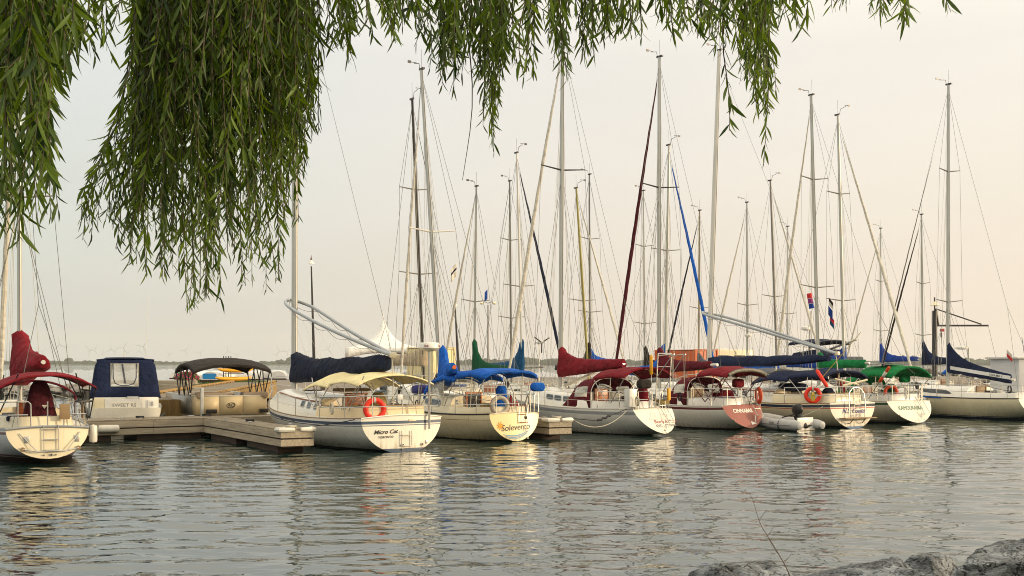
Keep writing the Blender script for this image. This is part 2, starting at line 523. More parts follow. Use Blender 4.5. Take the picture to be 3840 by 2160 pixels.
mb = MB()                                               # the yard ashore, a low spit behind the boats
SHORE = [(-47, 100, 1.), (-41, 97, 3.), (-33, 93.5, 6.), (-26, 89, 14.), (-18, 84, 30.), (-10, 86, 32.), (-4, 89, 33.), (4, 96, 32.), (14, 104, 30.), (26, 112, 28.), (38, 119, 20.), (48, 124, 8.), (53, 127, 1.)]
def land(x):                                            # front edge and depth of the yard at x
    for (xa, ya, da), (xb, yb, db) in zip(SHORE, SHORE[1:]):
        if xa <= x <= xb:
            t = (x - xa) / (xb - xa)
            return ya + (yb - ya) * t, da + (db - da) * t
    return (SHORE[0] if x < 0 else SHORE[-1])[1:]
rows = []
for x in np.linspace(-47, 53, 51):
    y, dp = land(x)
    k = min(1, dp / 6)
    rows.append([(x, y + dp * s, -.5 + (z + .5) * (k if z > 0 else 1) + .06 * noise.noise(Vector((x * .3, s * 4, 0)))) for s, z in ((-.05, -.5), (0, .6), (.05, 1.05), (.3, 1.22), (.6, 1.25), (.9, 1.2), (.97, .9), (1.05, -.5))])
mb.grid(rows)
tag(mb.build('shore_yard', 'yard', angle=60), kind='structure')

mb = MB()                                               # bank under the camera
rows = []
for j in range(22):
    y = -12 + j * 1.1
    z = 1.05 if y < 5 else 1.05 - (y - 5) * .2
    rows.append([(x, y + .5 * math.sin(x * .7), z + .12 * noise.noise(Vector((x * .5, y * .5, 3)))) for x in np.linspace(-14, 22, 34)])
mb.grid(rows)
tag(mb.build('near_bank', 'bank', angle=60), kind='structure')

# ------------------------------------------------------------------ far shore with its woods
rr = random.Random(3)
mb = MB()
xs = np.linspace(-9000, 9000, 140)
mb.grid([[(x, 2400 + z0 * 3 + 60 * math.sin(x * .002), zz) for x in xs] for z0, zz in ((0, -1), (6, 1.5), (60, 4), (400, 6), (1500, -2))])
tag(mb.build('far_shore', 'far_trees', angle=80), kind='structure')
mb = MB()
def clump(mb, c, rx, rz, seed):
    n, k = 7, 5
    rows = []
    for i in range(k):
        a = PI / 2 * i / (k - 1)
        rows.append([(c[0] + rx * math.cos(a) ** .6 * math.cos(2 * PI * j / n) * (1 + .35 * noise.noise(Vector((seed, i, j)))),
                      c[1] + rx * math.cos(a) ** .6 * math.sin(2 * PI * j / n),
                      c[2] + rz * math.sin(a) * (1 + .3 * noise.noise(Vector((seed * 1.7, i * .8, j * .9))))) for j in range(n)])
    mb.grid(rows, cu=True)
x = -2300.
while x < 2400:
    px = 1920 + F * x / 2420
    base = 9 if px < 1700 else (13 if px < 2300 else 11)
    if 3350 < px: base = 15
    h = base * (.55 + .5 * (noise.noise(Vector((x * .004, 0, 0))) * .5 + .5) + .5 * max(0, noise.noise(Vector((x * .02, 5, 0)))))
    if rr.random() < .06: h *= 1.5
    clump(mb, (x, 2418 + rr.uniform(0, 60), .5), rr.uniform(9, 17), h * rr.uniform(.8, 1.15), x * .37)
    x += rr.uniform(4, 9)
tag(mb.build('distant_treeline', 'far_trees', angle=60), 'low wooded shoreline along the far side of the lake under the wind turbines', 'treeline', kind='stuff')

# ------------------------------------------------------------------ wind turbines
M['turbine'] = mat('turbine_grey_white', 'a2a9ad', .6, var=.03)
M['tower'] = mat('turbine_tower_grey', '868e93', .7, var=.03)
TURB = [(225, 1293, 100, 1.25), (160, 1319, 30, .8), (338, 1313, 15, .9), (355, 1313, 65, .95), (385, 1328, 75, .7), (417, 1310, 90, 1.), (430, 1317, 40, .9),
        (464, 1305, 60, 1.1), (477, 1323, 20, .75), (523, 1318, 80, .9), (538, 1299, 50, 1.15), (635, 1329, 10, .75), (695, 1315, 55, 1.05),
        (751, 1325, 45, .9), (855, 1318, 95, .95), (887, 1331, 25, .7), (1036, 1331, 55, .75), (1048, 1317, 118, 1.1), (1077, 1320, 40, 1.), (1145, 1320, 5, .9), (1232, 1311, 70, .9)]
SIZE_WORD = [(1.2, 'tallest'), (1.05, 'tall'), (.93, 'mid sized'), (.8, 'smaller'), (0, 'small faint')]
def turbine_parts(root):
    MB().tube([(0, 0, 0), (0, 0, 40), (0, 0, 79)], [2.9, 2.4, 1.8], 8).build('tower', 'tower', root)
    nc = MB().box((0, 1.2, 80.3), (3, 8.5, 3.2)).build('nacelle', 'turbine', root, bevel=.4)
    rot = bpy.data.objects.new('rotor', None)
    return nc
def turbine_blades(root, ang):
    for k in range(3):
        a = R(ang + 120 * k)
        d = Vector((math.cos(a), 0, math.sin(a))); s = Vector((-math.sin(a), 0, math.cos(a)))
        o = Vector((0, -3.4, 80.3))
        rings = []
        for q, wd in ((0, 1.2), (.08, 2.3), (.25, 2.8), (.6, 1.8), (1., .5)):
            c = o + d * (1. + 39 * q)
            rings.append([c + s * wd * .5, c + Vector((0, .35 * (1.1 - q), 0)), c - s * wd * .5, c - Vector((0, .35 * (1.1 - q), 0))])
        MB().loft(rings).build('blade', 'turbine', root)
    MB().lathe([(.1, 0), (1.1, .8), (1.4, 2.)], 10).build('hub', 'turbine', root).location = (0, -3.4, 80.3)
    root.children[-1].rotation_euler = (R(-90), 0, 0)
order = {}
for i, (px, py, ang, sc) in enumerate(sorted(TURB)):
    d = min(6400., 76 * F / (HY - py)); hub = (EYE + (HY - py) / F * d) / 80.3
    where = ['over the red sail cover', 'left of the blue motorboat canvas', 'above the blue motorboat canvas', 'above the black pontoon canopy', 'beside the navy covered catboat mast'][min(4, sum(px > b for b in (300, 400, 600, 950)))]
    order[where] = order.get(where, 0) + 1
    nth = ['first', 'second', 'third', 'fourth', 'fifth', 'sixth', 'seventh', 'eighth'][order[where] - 1]
    root = thing('wind_turbine', 'far wind turbine, %s from left of those %s' % (nth, where), 'wind turbine',
                 ((px - 1920) / F * d, d, 0), R(rr.uniform(-12, 12)), 'wind turbines on the far shore')
    turbine_parts(root)
    turbine_blades(root, ang)
    root.scale = (hub, hub, hub)

# ------------------------------------------------------------------ the hazy air
def haze():
    o = MB().box((0, 3200, 83), (15000, 8000, 172)).build('haze', [], recalc=True)
    m = bpy.data.materials.new('evening_haze'); m.use_nodes = True
    nt = m.node_tree; nt.nodes.clear()
    out = nt.nodes.new('ShaderNodeOutputMaterial')
    pv = nt.nodes.new('ShaderNodeVolumePrincipled')
    pv.inputs['Color'].default_value = (1., .99, .97, 1)
    pv.inputs['Density'].default_value = HAZE
    pv.inputs['Anisotropy'].default_value = .2
    nt.links.new(pv.outputs[0], out.inputs['Volume'])
    o.data.materials.append(m)
    return tag(o, 'pale evening haze over the lake that veils the far shore and the turbines', 'haze', kind='stuff')
HAZE = .000095
haze()
# ------------------------------------------------------------------ sailing boats
def sgn(x): return 1 if x >= 0 else -1
def lerp(a, b, t): return a + (b - a) * t
def smooth(t):
    t = max(0., min(1., t)); return t * t * (3 - 2 * t)

class Boat:
    """x forward from the stern, y to port, z up from the water"""
    def __init__(s, label, X, D, head, L, B, Bt, fs, fm, fb, rake=0., zk0=-.03, over=.9, camber=.06, bulge=.08, group=None, cat='sailboat', name='sailboat', vee=.0):
        s.L, s.B, s.Bt, s.fs, s.fm, s.fb, s.rake, s.zk0, s.over, s.camber, s.bulge, s.vee = L, B, Bt, fs, fm, fb, rake, zk0, over, camber, bulge, vee
        s.rz = PI / 2 + R(head)
        s.root = thing(name, label, cat, (X, D, 0), s.rz, group)
        s.M = Matrix.Translation((X, D, 0)) @ Matrix.Rotation(s.rz, 4, 'Z')
        s.Mi = s.M.inverted()
    def loc(s, p): return s.Mi @ Vector(p)
    def pix(s, px, py, d): return s.loc(P(px, py, d))
    def depth(s, x, y=0): return (s.M @ Vector((x, y, 0))).y
    def sheer(s, t):
        a, b, c, m = s.fs, s.fm, s.fb, .38
        return a * (t - m) * (t - 1) / m + b * t * (t - 1) / (m * (m - 1)) + c * t * (t - m) / (1 - m)
    def hb(s, t):
        if t < .45: return lerp(s.Bt, s.B, math.sin(PI / 2 * t / .45)) / 2
        return s.B / 2 * max(.012, 1 - ((t - .45) / .55) ** 2.3)
    def zk(s, t):
        if t < .5: return lerp(s.zk0, -.5, smooth(t / .4))
        return lerp(-.5, -.1, smooth((t - .6) / .4))
    def y(s, t, z):
        zk, sh = s.zk(t), s.sheer(t)
        r = max(0., min(1., (z - zk) / (sh - zk)))
        a = lerp(2., 1.4, t); b = lerp(.5 + s.vee * (1 - t) ** 3, .8, t ** 1.5)
        return s.hb(t) * (1 - (1 - r) ** a) ** b
    def x(s, t, y, z):
        x0 = s.rake * z - s.bulge * (1 - min(1, abs(y) / (s.Bt / 2)) ** 2)
        x1 = s.L - s.over * (1 - z / s.fb) ** 1.3 if z < s.fb else s.L
        return lerp(x0, x1, t) if t < .2 else lerp(s.rake * z, x1, t) if t > .4 else lerp(lerp(x0, s.rake * z, (t - .2) / .2), x1, t)
    def pt(s, t, z, side=1, off=0.):
        y = s.y(t, z)
        return Vector((s.x(t, y, z), side * (y + off), z))
    def tr(s, y, z, off=.006):                           # a point of the transom
        return Vector((s.rake * z - s.bulge * (1 - min(1, abs(y) / (s.Bt / 2)) ** 2) - off, y, z))
    def deck_z(s, t, eta=0.): return s.sheer(t) + s.camber * (1 - eta * eta)
    def tx(s, x): return max(0., min(1., (x - s.rake * s.fs) / (s.L - s.rake * s.fs)))
    def dz(s, x): return s.deck_z(s.tx(x))

    def hull(s, bands, hull_mat, transom_mat=None, deck_mat='non_skid', n=26, transom_bands=None):
        """bands: (from, to, material) as shares of the freeboard"""
        mats = [hull_mat] + sorted({b[2] for b in bands})
        edges = sorted({0., 1.} | {b[0] for b in bands} | {b[1] for b in bands} | {.06, .12, .2, .3, .4, .5, .6, .7, .8, .9})
        def mid(k, bs, ms):
            c = (edges[k] + edges[k + 1]) / 2
            for a, b, m_ in bs:
                if a <= c <= b: return ms.index(m_)
            return 0
        below = [-1., -.5]
        ts = [i / (n - 1) for i in range(n)]
        mb = MB()
        for side in (1, -1):
            rows = []
            for k in below: rows.append([s.pt(t, max(s.zk(t), s.zk(t) * -k) if s.zk(t) < 0 else s.zk(t), side) for t in ts])
            for e in edges: rows.append([s.pt(t, max(e * s.sheer(t), s.zk(t)), side) for t in ts])
            bi = mats.index(bands[0][2]) if bands and bands[0][0] <= 0 else 0
            mb.grid(rows, mif=lambda i, j: bi if i < 2 else mid(i - 2, bands, mats))
        mb.build('hull', mats, s.root, angle=50)
        # transom
        tb = transom_bands if transom_bands is not None else bands
        tm = transom_mat or hull_mat
        mats = [tm] + sorted({b[2] for b in tb})
        edges = sorted(set(edges) | {b[0] for b in tb} | {b[1] for b in tb})
        mb = MB(); rows = []
        es = [-1.] + edges
        for e in es:
            z = max(e * s.fs, s.zk0) if e >= 0 else s.zk0
            yy = max(s.y(0, z), .001)
            rows.append([s.tr(yy * q, z, 0) for q in np.linspace(1, -1, 11)])
        rows.append([s.tr(s.Bt / 2 * q, s.fs + s.camber * (1 - q * q), 0) for q in np.linspace(1, -1, 11)])
        ni = len(es)
        mb.grid(rows, mif=lambda i, j: (mats.index(tb[0][2]) if tb and tb[0][0] <= 0 else 0) if i == 0 else (0 if i >= ni - 1 else mid(i - 1, tb, mats)))
        mb.build('transom', mats, s.root, angle=50)
        # deck
        mb = MB(); rows = []
        for t in ts:
            sh, h = s.sheer(t), s.hb(t)
            rows.append([Vector((s.x(t, h * abs(q), sh), h * q, sh + s.camber * (1 - q * q))) for q in np.linspace(1, -1, 9)])
        mb.grid(rows)
        mb.build('deck', deck_mat, s.root, angle=50)
    def toe_rail(s, mt, r=.025, name='toe_rail', up=.012, t0=0., t1=.99, holes=False):
        for side in (1, -1):
            pts = [s.pt(t, s.sheer(t), side) + Vector((0, -side * .012, up)) for t in np.linspace(t0, t1, 24)]
            mb = MB().tube(pts, r, 5)
            mb.build(name, mt, s.root)
    def cabin(s, xa, xf, wa, wf, h, mt='white', slope=.9, nose=.28, name='cabin', sink=.05, hf=None, window_band=None):
        s.cab = (xa, xf, wa, wf, h, slope, nose, hf)
        prof = [(1, 0), (.985, .4), (.95, .78), (.86, .96), (.6, 1.06), (.25, 1.1), (0, 1.11)]
        mb = MB(); rows = []
        for u in (0, .1, .25, .4, .55, .7, .8, .87, .93, .97, 1.):
            x = lerp(xa, xf, u)
            w = lerp(wa, wf, u) * (1 - .1 * u * u)
            hh = lerp(h, hf if hf is not None else h * .85, u)
            if u > 1 - nose: hh *= max(.05, math.cos((u - 1 + nose) / nose * PI / 2) ** .6)
            z0 = s.dz(x) - sink
            ring = [(x, w * a * (lerp(1, slope, b)), z0 + (hh + sink) * b) for a, b in prof]
            ring += [(x, -yy, zz) for _, yy, zz in ring[-2::-1]]
            rows.append(ring)
        mb.loft(rows)
        return mb.build(name, mt, s.root, angle=35)
    def cab_pt(s, x, q, side=1, off=.004):
        xa, xf, wa, wf, h, slope, nose, hf = s.cab
        u = (x - xa) / (xf - xa)
        w = lerp(wa, wf, u) * (1 - .1 * u * u)
        hh = lerp(h, hf if hf is not None else h * .85, u)
        if u > 1 - nose: hh *= max(.05, math.cos((u - 1 + nose) / nose * PI / 2) ** .6)
        a = lerp(1, .985, q / .4) if q < .4 else lerp(.985, .95, (q - .4) / .38)
        return Vector((x, side * (w * a * lerp(1, slope, q) + off), s.dz(x) - .05 + (hh + .05) * q))
    def window(s, x0, x1, q0=.3, q1=.68, frame='steel', sides=(1, -1), slant=0.):
        for side in sides:
            def ring(m, off):
                xm, qm = (x0 + x1) / 2, (q0 + q1) / 2
                pts = []
                for a in range(16):
                    c, d = math.cos(2 * PI * a / 16), math.sin(2 * PI * a / 16)
                    cx, dy = sgn(c) * abs(c) ** .4, sgn(d) * abs(d) ** .4
                    pts.append(s.cab_pt(xm + cx * ((x1 - x0) / 2 + m) + dy * slant, qm + dy * ((q1 - q0) / 2 + m * 1.6), side, off))
                return pts
            fr = MB().loft([ring(.022, .001), ring(.022, .012), ring(0, .014)], True).build('window', frame, s.root)
            MB().loft([ring(0, .008), ring(-.004, .018)], True).build('pane', 'glass', fr)
    def mast(s, m, top, r=.075, mt='alu', ztop=None, base=None, taper=.75, label=None):
        """top: pixel of the masthead, or None for upright at height ztop"""
        b = Vector((m, 0, s.dz(m) - .02)) if base is None else Vector(base)
        if top is not None:
            d = s.depth(m)
            tp = s.pix(top[0], top[1], d)
        else:
            tp = Vector((m, 0, ztop))
        s.mb_, s.mt_, s.mr_ = b, tp, r
        ax = (tp - b)
        mb = MB()
        mb.tube([b, b + ax * .6, b + ax * .95, tp], [r, r, r * lerp(1, taper, .8), r * taper], 12, sx=.8 if abs(s.rz) else 1)
        o = mb.build('mast', mt, s.root, label=label)
        # sail track groove down the aft face
        q = Vector((-r * 1.0, 0, 0))
        MB().tube([b + q, b + ax * .6 + q, tp + q * taper], .014, 4).build('sail_track', 'alu_grey', o)
        return o
    def mpt(s, k): return s.mb_ + (s.mt_ - s.mb_) * k
    def masthead(s, flip=1, big=1.):
        t = s.mt_
        cap = MB().box(t + Vector((-.04, 0, .03)), (.3 * big, .09, .07)).build('masthead_cap', 'black', s.root)
        mb = MB()
        a = t + Vector((.12, 0, .05))
        mb.tube([a, a + Vector((.05, 0, .22)), a + Vector((.42, 0, .30))], .012, 5)
        mb.tube([a + Vector((.42, -.10, .34)), a + Vector((.42, .16, .34))], .014, 5)
        mb.box(a + Vector((.42, .2, .34)), (.02, .14, .1))
        mb.build('wind_vane', 'black', s.root)
        MB().tube([t, t + Vector((-.03, 0, .75))], .007, 4).build('antenna', 'wire', s.root)
    def spreaders(s, ks, w=1., mt='alu_grey', sweep=-.1):
        s.sp_ = []
        for k in ks:
            c = s.mpt(k)
            for side in (1, -1):
                tip = c + Vector((sweep, side * w, .1))
                MB().tube([c, tip], [.035, .022], 6, sx=1.3).build('spreader', mt, s.root)
                s.sp_.append((k, side, tip))
            w *= .8
    def rig(s, r=.008, backstay=True, forestay=True, split=False, lower=True, k_head=.985):
        top = s.mpt(k_head)
        if forestay:
            MB().tube([s.bow(), top], r, 4).build('forestay', 'wire', s.root)
        if backstay:
            if split:
                y0 = top.lerp(Vector((s.rake * s.fs + .1, 0, s.fs)), .72)
                mb = MB().tube([top, y0], r, 4)
                for side in (1, -1): mb.tube([y0, (s.rake * s.fs + .1, side * s.Bt * .42, s.fs)], r, 4)
            else:
                mb = MB().tube([top, (s.rake * s.fs + .08, 0, s.fs + .05)], r, 4)
            mb.build('backstay', 'wire', s.root)
        m = s.mb_.x
        for side in (1, -1):
            ch = s.pt(s.tx(m - .15), s.sheer(s.tx(m - .15)), side) + Vector((0, -side * .08, 0))
            pts = [top] + [tip for k, sd, tip in sorted(getattr(s, 'sp_', []), key=lambda q: -q[0]) if sd == side] + [ch]
            MB().tube(pts, r, 4, cap=False).build('shroud', 'wire', s.root)
            if lower and getattr(s, 'sp_', None):
                kk = min(q[0] for q in s.sp_)
                mb = MB()
                for dx in (.45, -.5):
                    c2 = s.pt(s.tx(m + dx), s.sheer(s.tx(m + dx)), side) + Vector((0, -side * .1, 0))
                    mb.tube([s.mpt(kk - .01), c2], r, 4)
                mb.build('lower_shroud', 'wire', s.root)
    def halyards(s, n=3, seed=1):
        n = n + 3
        g = random.Random(seed)
        mb = MB()
        for k in range(n):
            a = s.mpt(g.uniform(.8, .98)); b = s.mb_ + Vector((g.uniform(-.3, .5), g.choice((-1, 1)) * g.uniform(.15, .8), g.uniform(.1, .6)))
            mb.tube([a, b], .006, 4)
        mb.build('halyard', 'line_white', s.root)
    def bow(s): return Vector((s.L - .12, 0, s.fb + .08))
    def jib(s, mt, r=.075, bottom=None, top=None, k0=.06, k1=.93, seed=0, r_mid=1.25):
        """sail rolled round the forestay"""
        b = s.bow() if bottom is None else bottom
        t = s.mpt(.97) if top is None else top
        pts, rs = [], []
        for i in range(40):
            k = lerp(k0, k1, i / 39)
            p = b.lerp(t, k)
            p.x += .006 * math.sin(i * 1.9 + seed); p.y += .006 * math.cos(i * 1.9 + seed) + .05 * math.sin(PI * i / 39)
            pts.append(p)
            e = math.sin(PI * min(1, max(0, (i + 1.) / 40))) ** .35
            rs.append(r * lerp(r_mid, .55, i / 39) * e * (1 + .05 * math.sin(i * 2.3 + seed)))
        o = MB().tube(pts, rs, 8).build('furled_sail', mt, s.root)
        MB().tube([b + Vector((0, 0, .05)), b + (t - b).normalized() * .35], [.09, .09], 8).build('furler_drum', 'black', o)
        return o
    def cover(s, a, b, mt, top=(.9, .3), w=.16, low=(.12, .12), rise=.55, power=9., seed=0, n=54, wr=.03, bumps=0, stripe=None, name='sail_cover', collar=True, stripe_mat='stripe_cloth', belly=0.):
        """canvas over the sail flaked on the boom from a (mast) to b (boom end)"""
        a, b = Vector(a), Vector(b)
        ax = (b - a); sd = Vector((-ax.y, ax.x, 0)).normalized()
        rows = []
        for i in range(n):
            u = i / (n - 1)
            c = a + ax * u
            tp = lerp(top[0], top[1], u ** .8) + rise * math.exp(-u * power) + .02 * noise.noise(Vector((u * 9, seed, 0)))
            if bumps: tp += .07 * abs(math.sin(u * PI * bumps)) - .03
            lo = lerp(low[0], low[1], u) + .04 * noise.noise(Vector((u * 7, seed, 5))) + belly * math.sin(PI * u)
            ww = w * lerp(1.15, .8, u) * (.55 + .45 * min(1, (1 - u) * 12))
            ring = []
            prof = [(-.55, 0), (-.95, .12), (-1, .34), (-.8, .62), (-.42, .9), (0, 1.), (.42, .9), (.8, .62), (1, .34), (.95, .12), (.55, 0)]
            if u < .14:
                q = u / .14
                prof = [(x_ * lerp(1, 1, q), z_) for x_, z_ in prof]
                # the collar wraps the mast: nearly as wide at the top as below
                prof = [(lerp((-1 if x_ < 0 else 1 if x_ > 0 else 0) * max(abs(x_), .8), x_, q), z_) for x_, z_ in prof]
                ww = lerp(w * .85, ww, q)
            for jx, (x_, z_) in enumerate(prof):
                f = wr * (noise.noise(Vector((u * ax.length * 4 + z_ * 3, x_ * 1.6, seed))) + .7 * noise.noise(Vector((u * ax.length * 9 + z_ * 2, z_ * 2.5, seed + 9))))
                ring.append(c + sd * (x_ * ww + sgn(x_) * f) + Vector((0, 0, -lo + (lo + tp) * z_ + f * .4)))
            rows.append(ring)
        # close the fabric forward of the mast
        front = [p + (a - b).normalized() * .14 for p in rows[0]]
        fc = sum(front, Vector()) / len(front)
        front = [p.lerp(Vector((fc.x, fc.y, p.z)), .6) for p in front]
        rows.insert(0, front)
        mb = MB().loft(rows)
        o = mb.build(name, [mt], s.root, angle=75)
        if stripe:
            z0, z1 = stripe
            for side in (1, -1):
                st = []
                for i in range(2, n):
                    u = i / (n - 1)
                    ring = rows[i + 1]
                    idx = [6, 7, 8, 9, 10][::-1] if side > 0 else [4, 3, 2, 1, 0][::-1]
                    half = [ring[k] for k in ([10, 9, 8, 7, 6, 5] if side > 0 else [0, 1, 2, 3, 4, 5])]
                    zb, zt = half[0].z, half[-1].z
                    row = []
                    for q in (z0, lerp(z0, z1, .33), lerp(z0, z1, .67), z1):
                        zz = (a + ax * u).z + q
                        for h0, h1 in zip(half, half[1:]):
                            if h0.z - 1e-6 <= zz <= h1.z + 1e-6:
                                p = h0.lerp(h1, (zz - h0.z) / max(1e-6, h1.z - h0.z)); break
                        else: p = half[1].copy()
                        row.append(p + sd * side * .008)
                    st.append(row)
                MB().grid(st).build('cover_stripe', stripe_mat, o, recalc=False)
        return o
    def boom(s, a, b, r=.06, mt='alu'):
        return MB().tube([a, b], r, 10).build('boom', mt, s.root)
    def bimini(s, x0, x1, w, ze, zc, mt, aft_drop=.06, fwd_drop=.06, seed=0, frame='steel', foot=None, name='bimini', hang=.1, power=2.6, lean=0., sag=.06, under=None, legs=True):
        nx, ny = 10, 15
        rows = []
        for i in range(nx):
            u = i / (nx - 1)
            row = []
            for j in range(ny):
                q = lerp(1, -1, j / (ny - 1))
                z = ze + (zc - ze) * (1 - abs(q) ** power) - aft_drop * (1 - u) ** 3 * 2 - fwd_drop * u ** 3 * 2
                z -= sag * abs(math.sin(u * PI * 2.)) * (1 - .5 * q * q)
                z += .012 * noise.noise(Vector((u * 5, q * 4, seed)))
                row.append(Vector((lerp(x0, x1, u) + lean * abs(q), w * q, z)))
            # valance
            row = [row[0] + Vector((0, .015, -hang))] + row + [row[-1] + Vector((0, -.015, -hang))]
            rows.append(row)
        e0 = [p + Vector((-.02, 0, -hang * .7)) for p in rows[0]]
        e1 = [p + Vector((.02, 0, -hang * .7)) for p in rows[-1]]
        rows = [e0] + rows + [e1]
        o = MB().grid(rows).build(name, mt, s.root, angle=60, solid=.02)
        # hoops
        xm = (x0 + x1) / 2
        fz = s.dz(xm) + .18 if foot is None else foot
        if legs:
            for u, fx in ((.03, xm - .1), (.5, xm), (.97, xm + .12)):
                row = rows[1 + int(round(u * (nx - 1)))][1:-1]
                pts = [Vector((fx, w * 1.0, fz))] + [p + Vector((0, 0, -.03)) for p in row] + [Vector((fx, -w * 1.0, fz))]
                MB().tube(pts, .016, 6).build(name + '_hoop', frame, s.root)
        return o
    def dodger(s, xa, xf, w, z1, mt, drop=.1, glass='vinyl', seed=0, name='dodger', z0=None, side_win=True, aft=.0, power=.5):
        h = z1 - s.dz(xa)
        prof = [(xf, .0), (lerp(xf, xa, .16), .38), (lerp(xf, xa, .34), .78), (lerp(xf, xa, .46), .95), (lerp(xf, xa, .72), 1.01), (xa, 1.), ]
        nphi = 25
        rows = []
        for x, q in prof:
            row = []
            for j in range(nphi):
                a = PI * j / (nphi - 1)
                yy = math.cos(a); zz = math.sin(a) ** power
                zb = s.dz(x) - .03
                row.append(Vector((x - .12 * (1 - zz) * (1 if x > xa else 0), w * lerp(.86, 1, 1 - q * .4) * sgn(yy) * abs(yy) ** .7, zb + h * q * zz + .01 * noise.noise(Vector((x * 3, j * .5, seed))))))
            rows.append(row)
        def mi(i, j):
            if 1 <= i <= 1 and (5 <= j <= 10 or 13 <= j <= 18): return 1
            if side_win and i == 3 and (2 <= j <= 4 or nphi - 6 <= j <= nphi - 4): return 1
            return 0
        # finer rows for the windows' shape
        fine = []
        for r0, r1 in zip(rows, rows[1:]):
            for k in range(2): fine.append([p.lerp(q, k / 2) for p, q in zip(r0, r1)])
        fine.append(rows[-1])
        def mif(i, j):
            if 1 <= i <= 3 and (5 <= j <= 10 or 13 <= j <= 18): return 1
            if side_win and 5 <= i <= 8 and (1 <= j <= 3 or nphi - 5 <= j <= nphi - 3): return 1
            return 0
        o = MB().grid(fine, mif=mif).build(name, [mt, glass], s.root, angle=60, solid=.015)
        MB().tube([p + Vector((-.01, 0, 0)) for p in rows[-1]], .016, 6).build(name + '_hoop', 'steel', s.root)
        return o
    def rail_path(s, x1, inset=.07):
        pts = []
        for t in np.linspace(s.tx(x1), 0, 6): pts.append((t, 1))
        out = []
        for t, sd in pts:
            h = s.hb(t) - inset
            out.append(Vector((s.x(t, h, s.sheer(t)) + (.08 if t == 0 else 0), h, s.sheer(t))))
        aft = []
        for q in np.linspace(.75, -.75, 7):
            aft.append(Vector((s.tr(s.Bt / 2 * q, s.fs).x + .1, (s.Bt / 2 - inset) * q, s.fs)))
        return out + aft + [Vector((p.x, -p.y, p.z)) for p in reversed(out)]
    def pushpit(s, x1=1.6, hs=(.34, .64), r=.016, gate=None, mt='steel'):
        path = s.rail_path(x1)
        cut = [None]
        for k, h in enumerate(hs):
            mb = MB()
            run = [p + Vector((0, 0, h)) for p in path]
            if gate:                                       # an opening in the rail for the ladder
                y0, y1 = gate
                left = [p for p in run if p.y >= y1 or (p.x > s.tr(0, s.fs).x + .35 and p.y > 0)]
                right = [p for p in run if p.y <= y0 or (p.x > s.tr(0, s.fs).x + .35 and p.y < 0)]
                if k == len(hs) - 1:
                    if left: left = left + [left[-1] + Vector((0, -.06, -.06)), left[-1] + Vector((0, -.07, -h + .02))]
                    if right: right = [right[0] + Vector((0, .07, -h + .02)), right[0] + Vector((0, .06, -.06))] + right
                for q in (left, right):
                    if len(q) > 1: mb.tube(q, r, 6)
            else:
                mb.tube(run, r, 6)
            mb.build('stern_rail', mt, s.root)
        n = len(path)
        for i in (0, 3, 6, 9, 12, 15, n - 1):
            if i < n: MB().tube([path[i] + Vector((0, 0, -.02)), path[i] + Vector((0, 0, hs[-1]))], r * .95, 6).build('rail_post', mt, s.root)
    def lifelines(s, x1=1.6, x2=None, n=5, hs=(.32, .6), r=.007, mt='line_white', pulpit=True):
        x2 = s.L - 1.0 if x2 is None else x2
        for side in (1, -1):
            ps = []
            for x in np.linspace(x1, x2, n):
                t = s.tx(x)
                ps.append(Vector((x, side * (s.hb(t) - .06), s.sheer(t))))
            for p in ps[1:]:
                MB().tube([p, p + Vector((0, 0, hs[-1]))], .013, 6).build('stanchion', 'steel', s.root)
            mb = MB()
            for h in hs: mb.tube([p + Vector((0, 0, h)) for p in ps], r, 4)
            mb.build('lifeline', mt, s.root)
        if pulpit:
            t2 = s.tx(x2); y2 = s.hb(t2) - .06
            zb = s.fb
            for h in (.3, .62):
                MB().tube([(x2, y2, s.sheer(t2) + h), (x2 + .5, y2 * .72, zb + h), (s.L - .08, .1, zb + h + .03), (s.L - .02, 0, zb + h + .03), (s.L - .08, -.1, zb + h + .03), (x2 + .5, -y2 * .72, zb + h), (x2, -y2, s.sheer(t2) + h)], .015, 6).build('bow_rail', 'steel', s.root)
            for side in (1, -1):
                MB().tube([(x2 + .5, side * y2 * .6, zb), (x2 + .5, side * y2 * .72, zb + .62)], .014, 6).build('rail_post', 'steel', s.root)
    def coaming(s, x0, x1, h=.2, w=None, mt='white', cap=None):
        """the raised sides round the cockpit"""
        path = []
        for x in np.linspace(x1, x0, 6):
            t = s.tx(x); path.append((x, (s.hb(t) - .42) if w is None else w * lerp(.9, 1, (x - x0) / (x1 - x0))))
        xa = x0
        ys = path[-1][1]
        full = [(x, y_) for x, y_ in path] + [(xa - .08, ys * .9), (xa - .14, ys * .5), (xa - .16, 0), (xa - .14, -ys * .5), (xa - .08, -ys * .9)] + [(x, -y_) for x, y_ in reversed(path)]
        def ring(k, dh):
            return [Vector((x + (k if i in range(6, 11) else 0), y_ - sgn(y_) * k * (0 if i == 8 else 1), s.dz(x) - .06 + dh)) for i, (x, y_) in enumerate(full)]
        mb = MB().grid([ring(-.03, 0), ring(0, h * .9 + .06), ring(.03, h + .06), ring(.09, h + .06), ring(.12, h * .9 + .06), ring(.14, -.05)])
        o = mb.build('coaming', mt, s.root, angle=60)
        if cap:
            MB().tube([p + Vector((0, 0, .012)) for p in ring(.05, h + .06)], .03, 6).build('coaming_cap', cap, o)
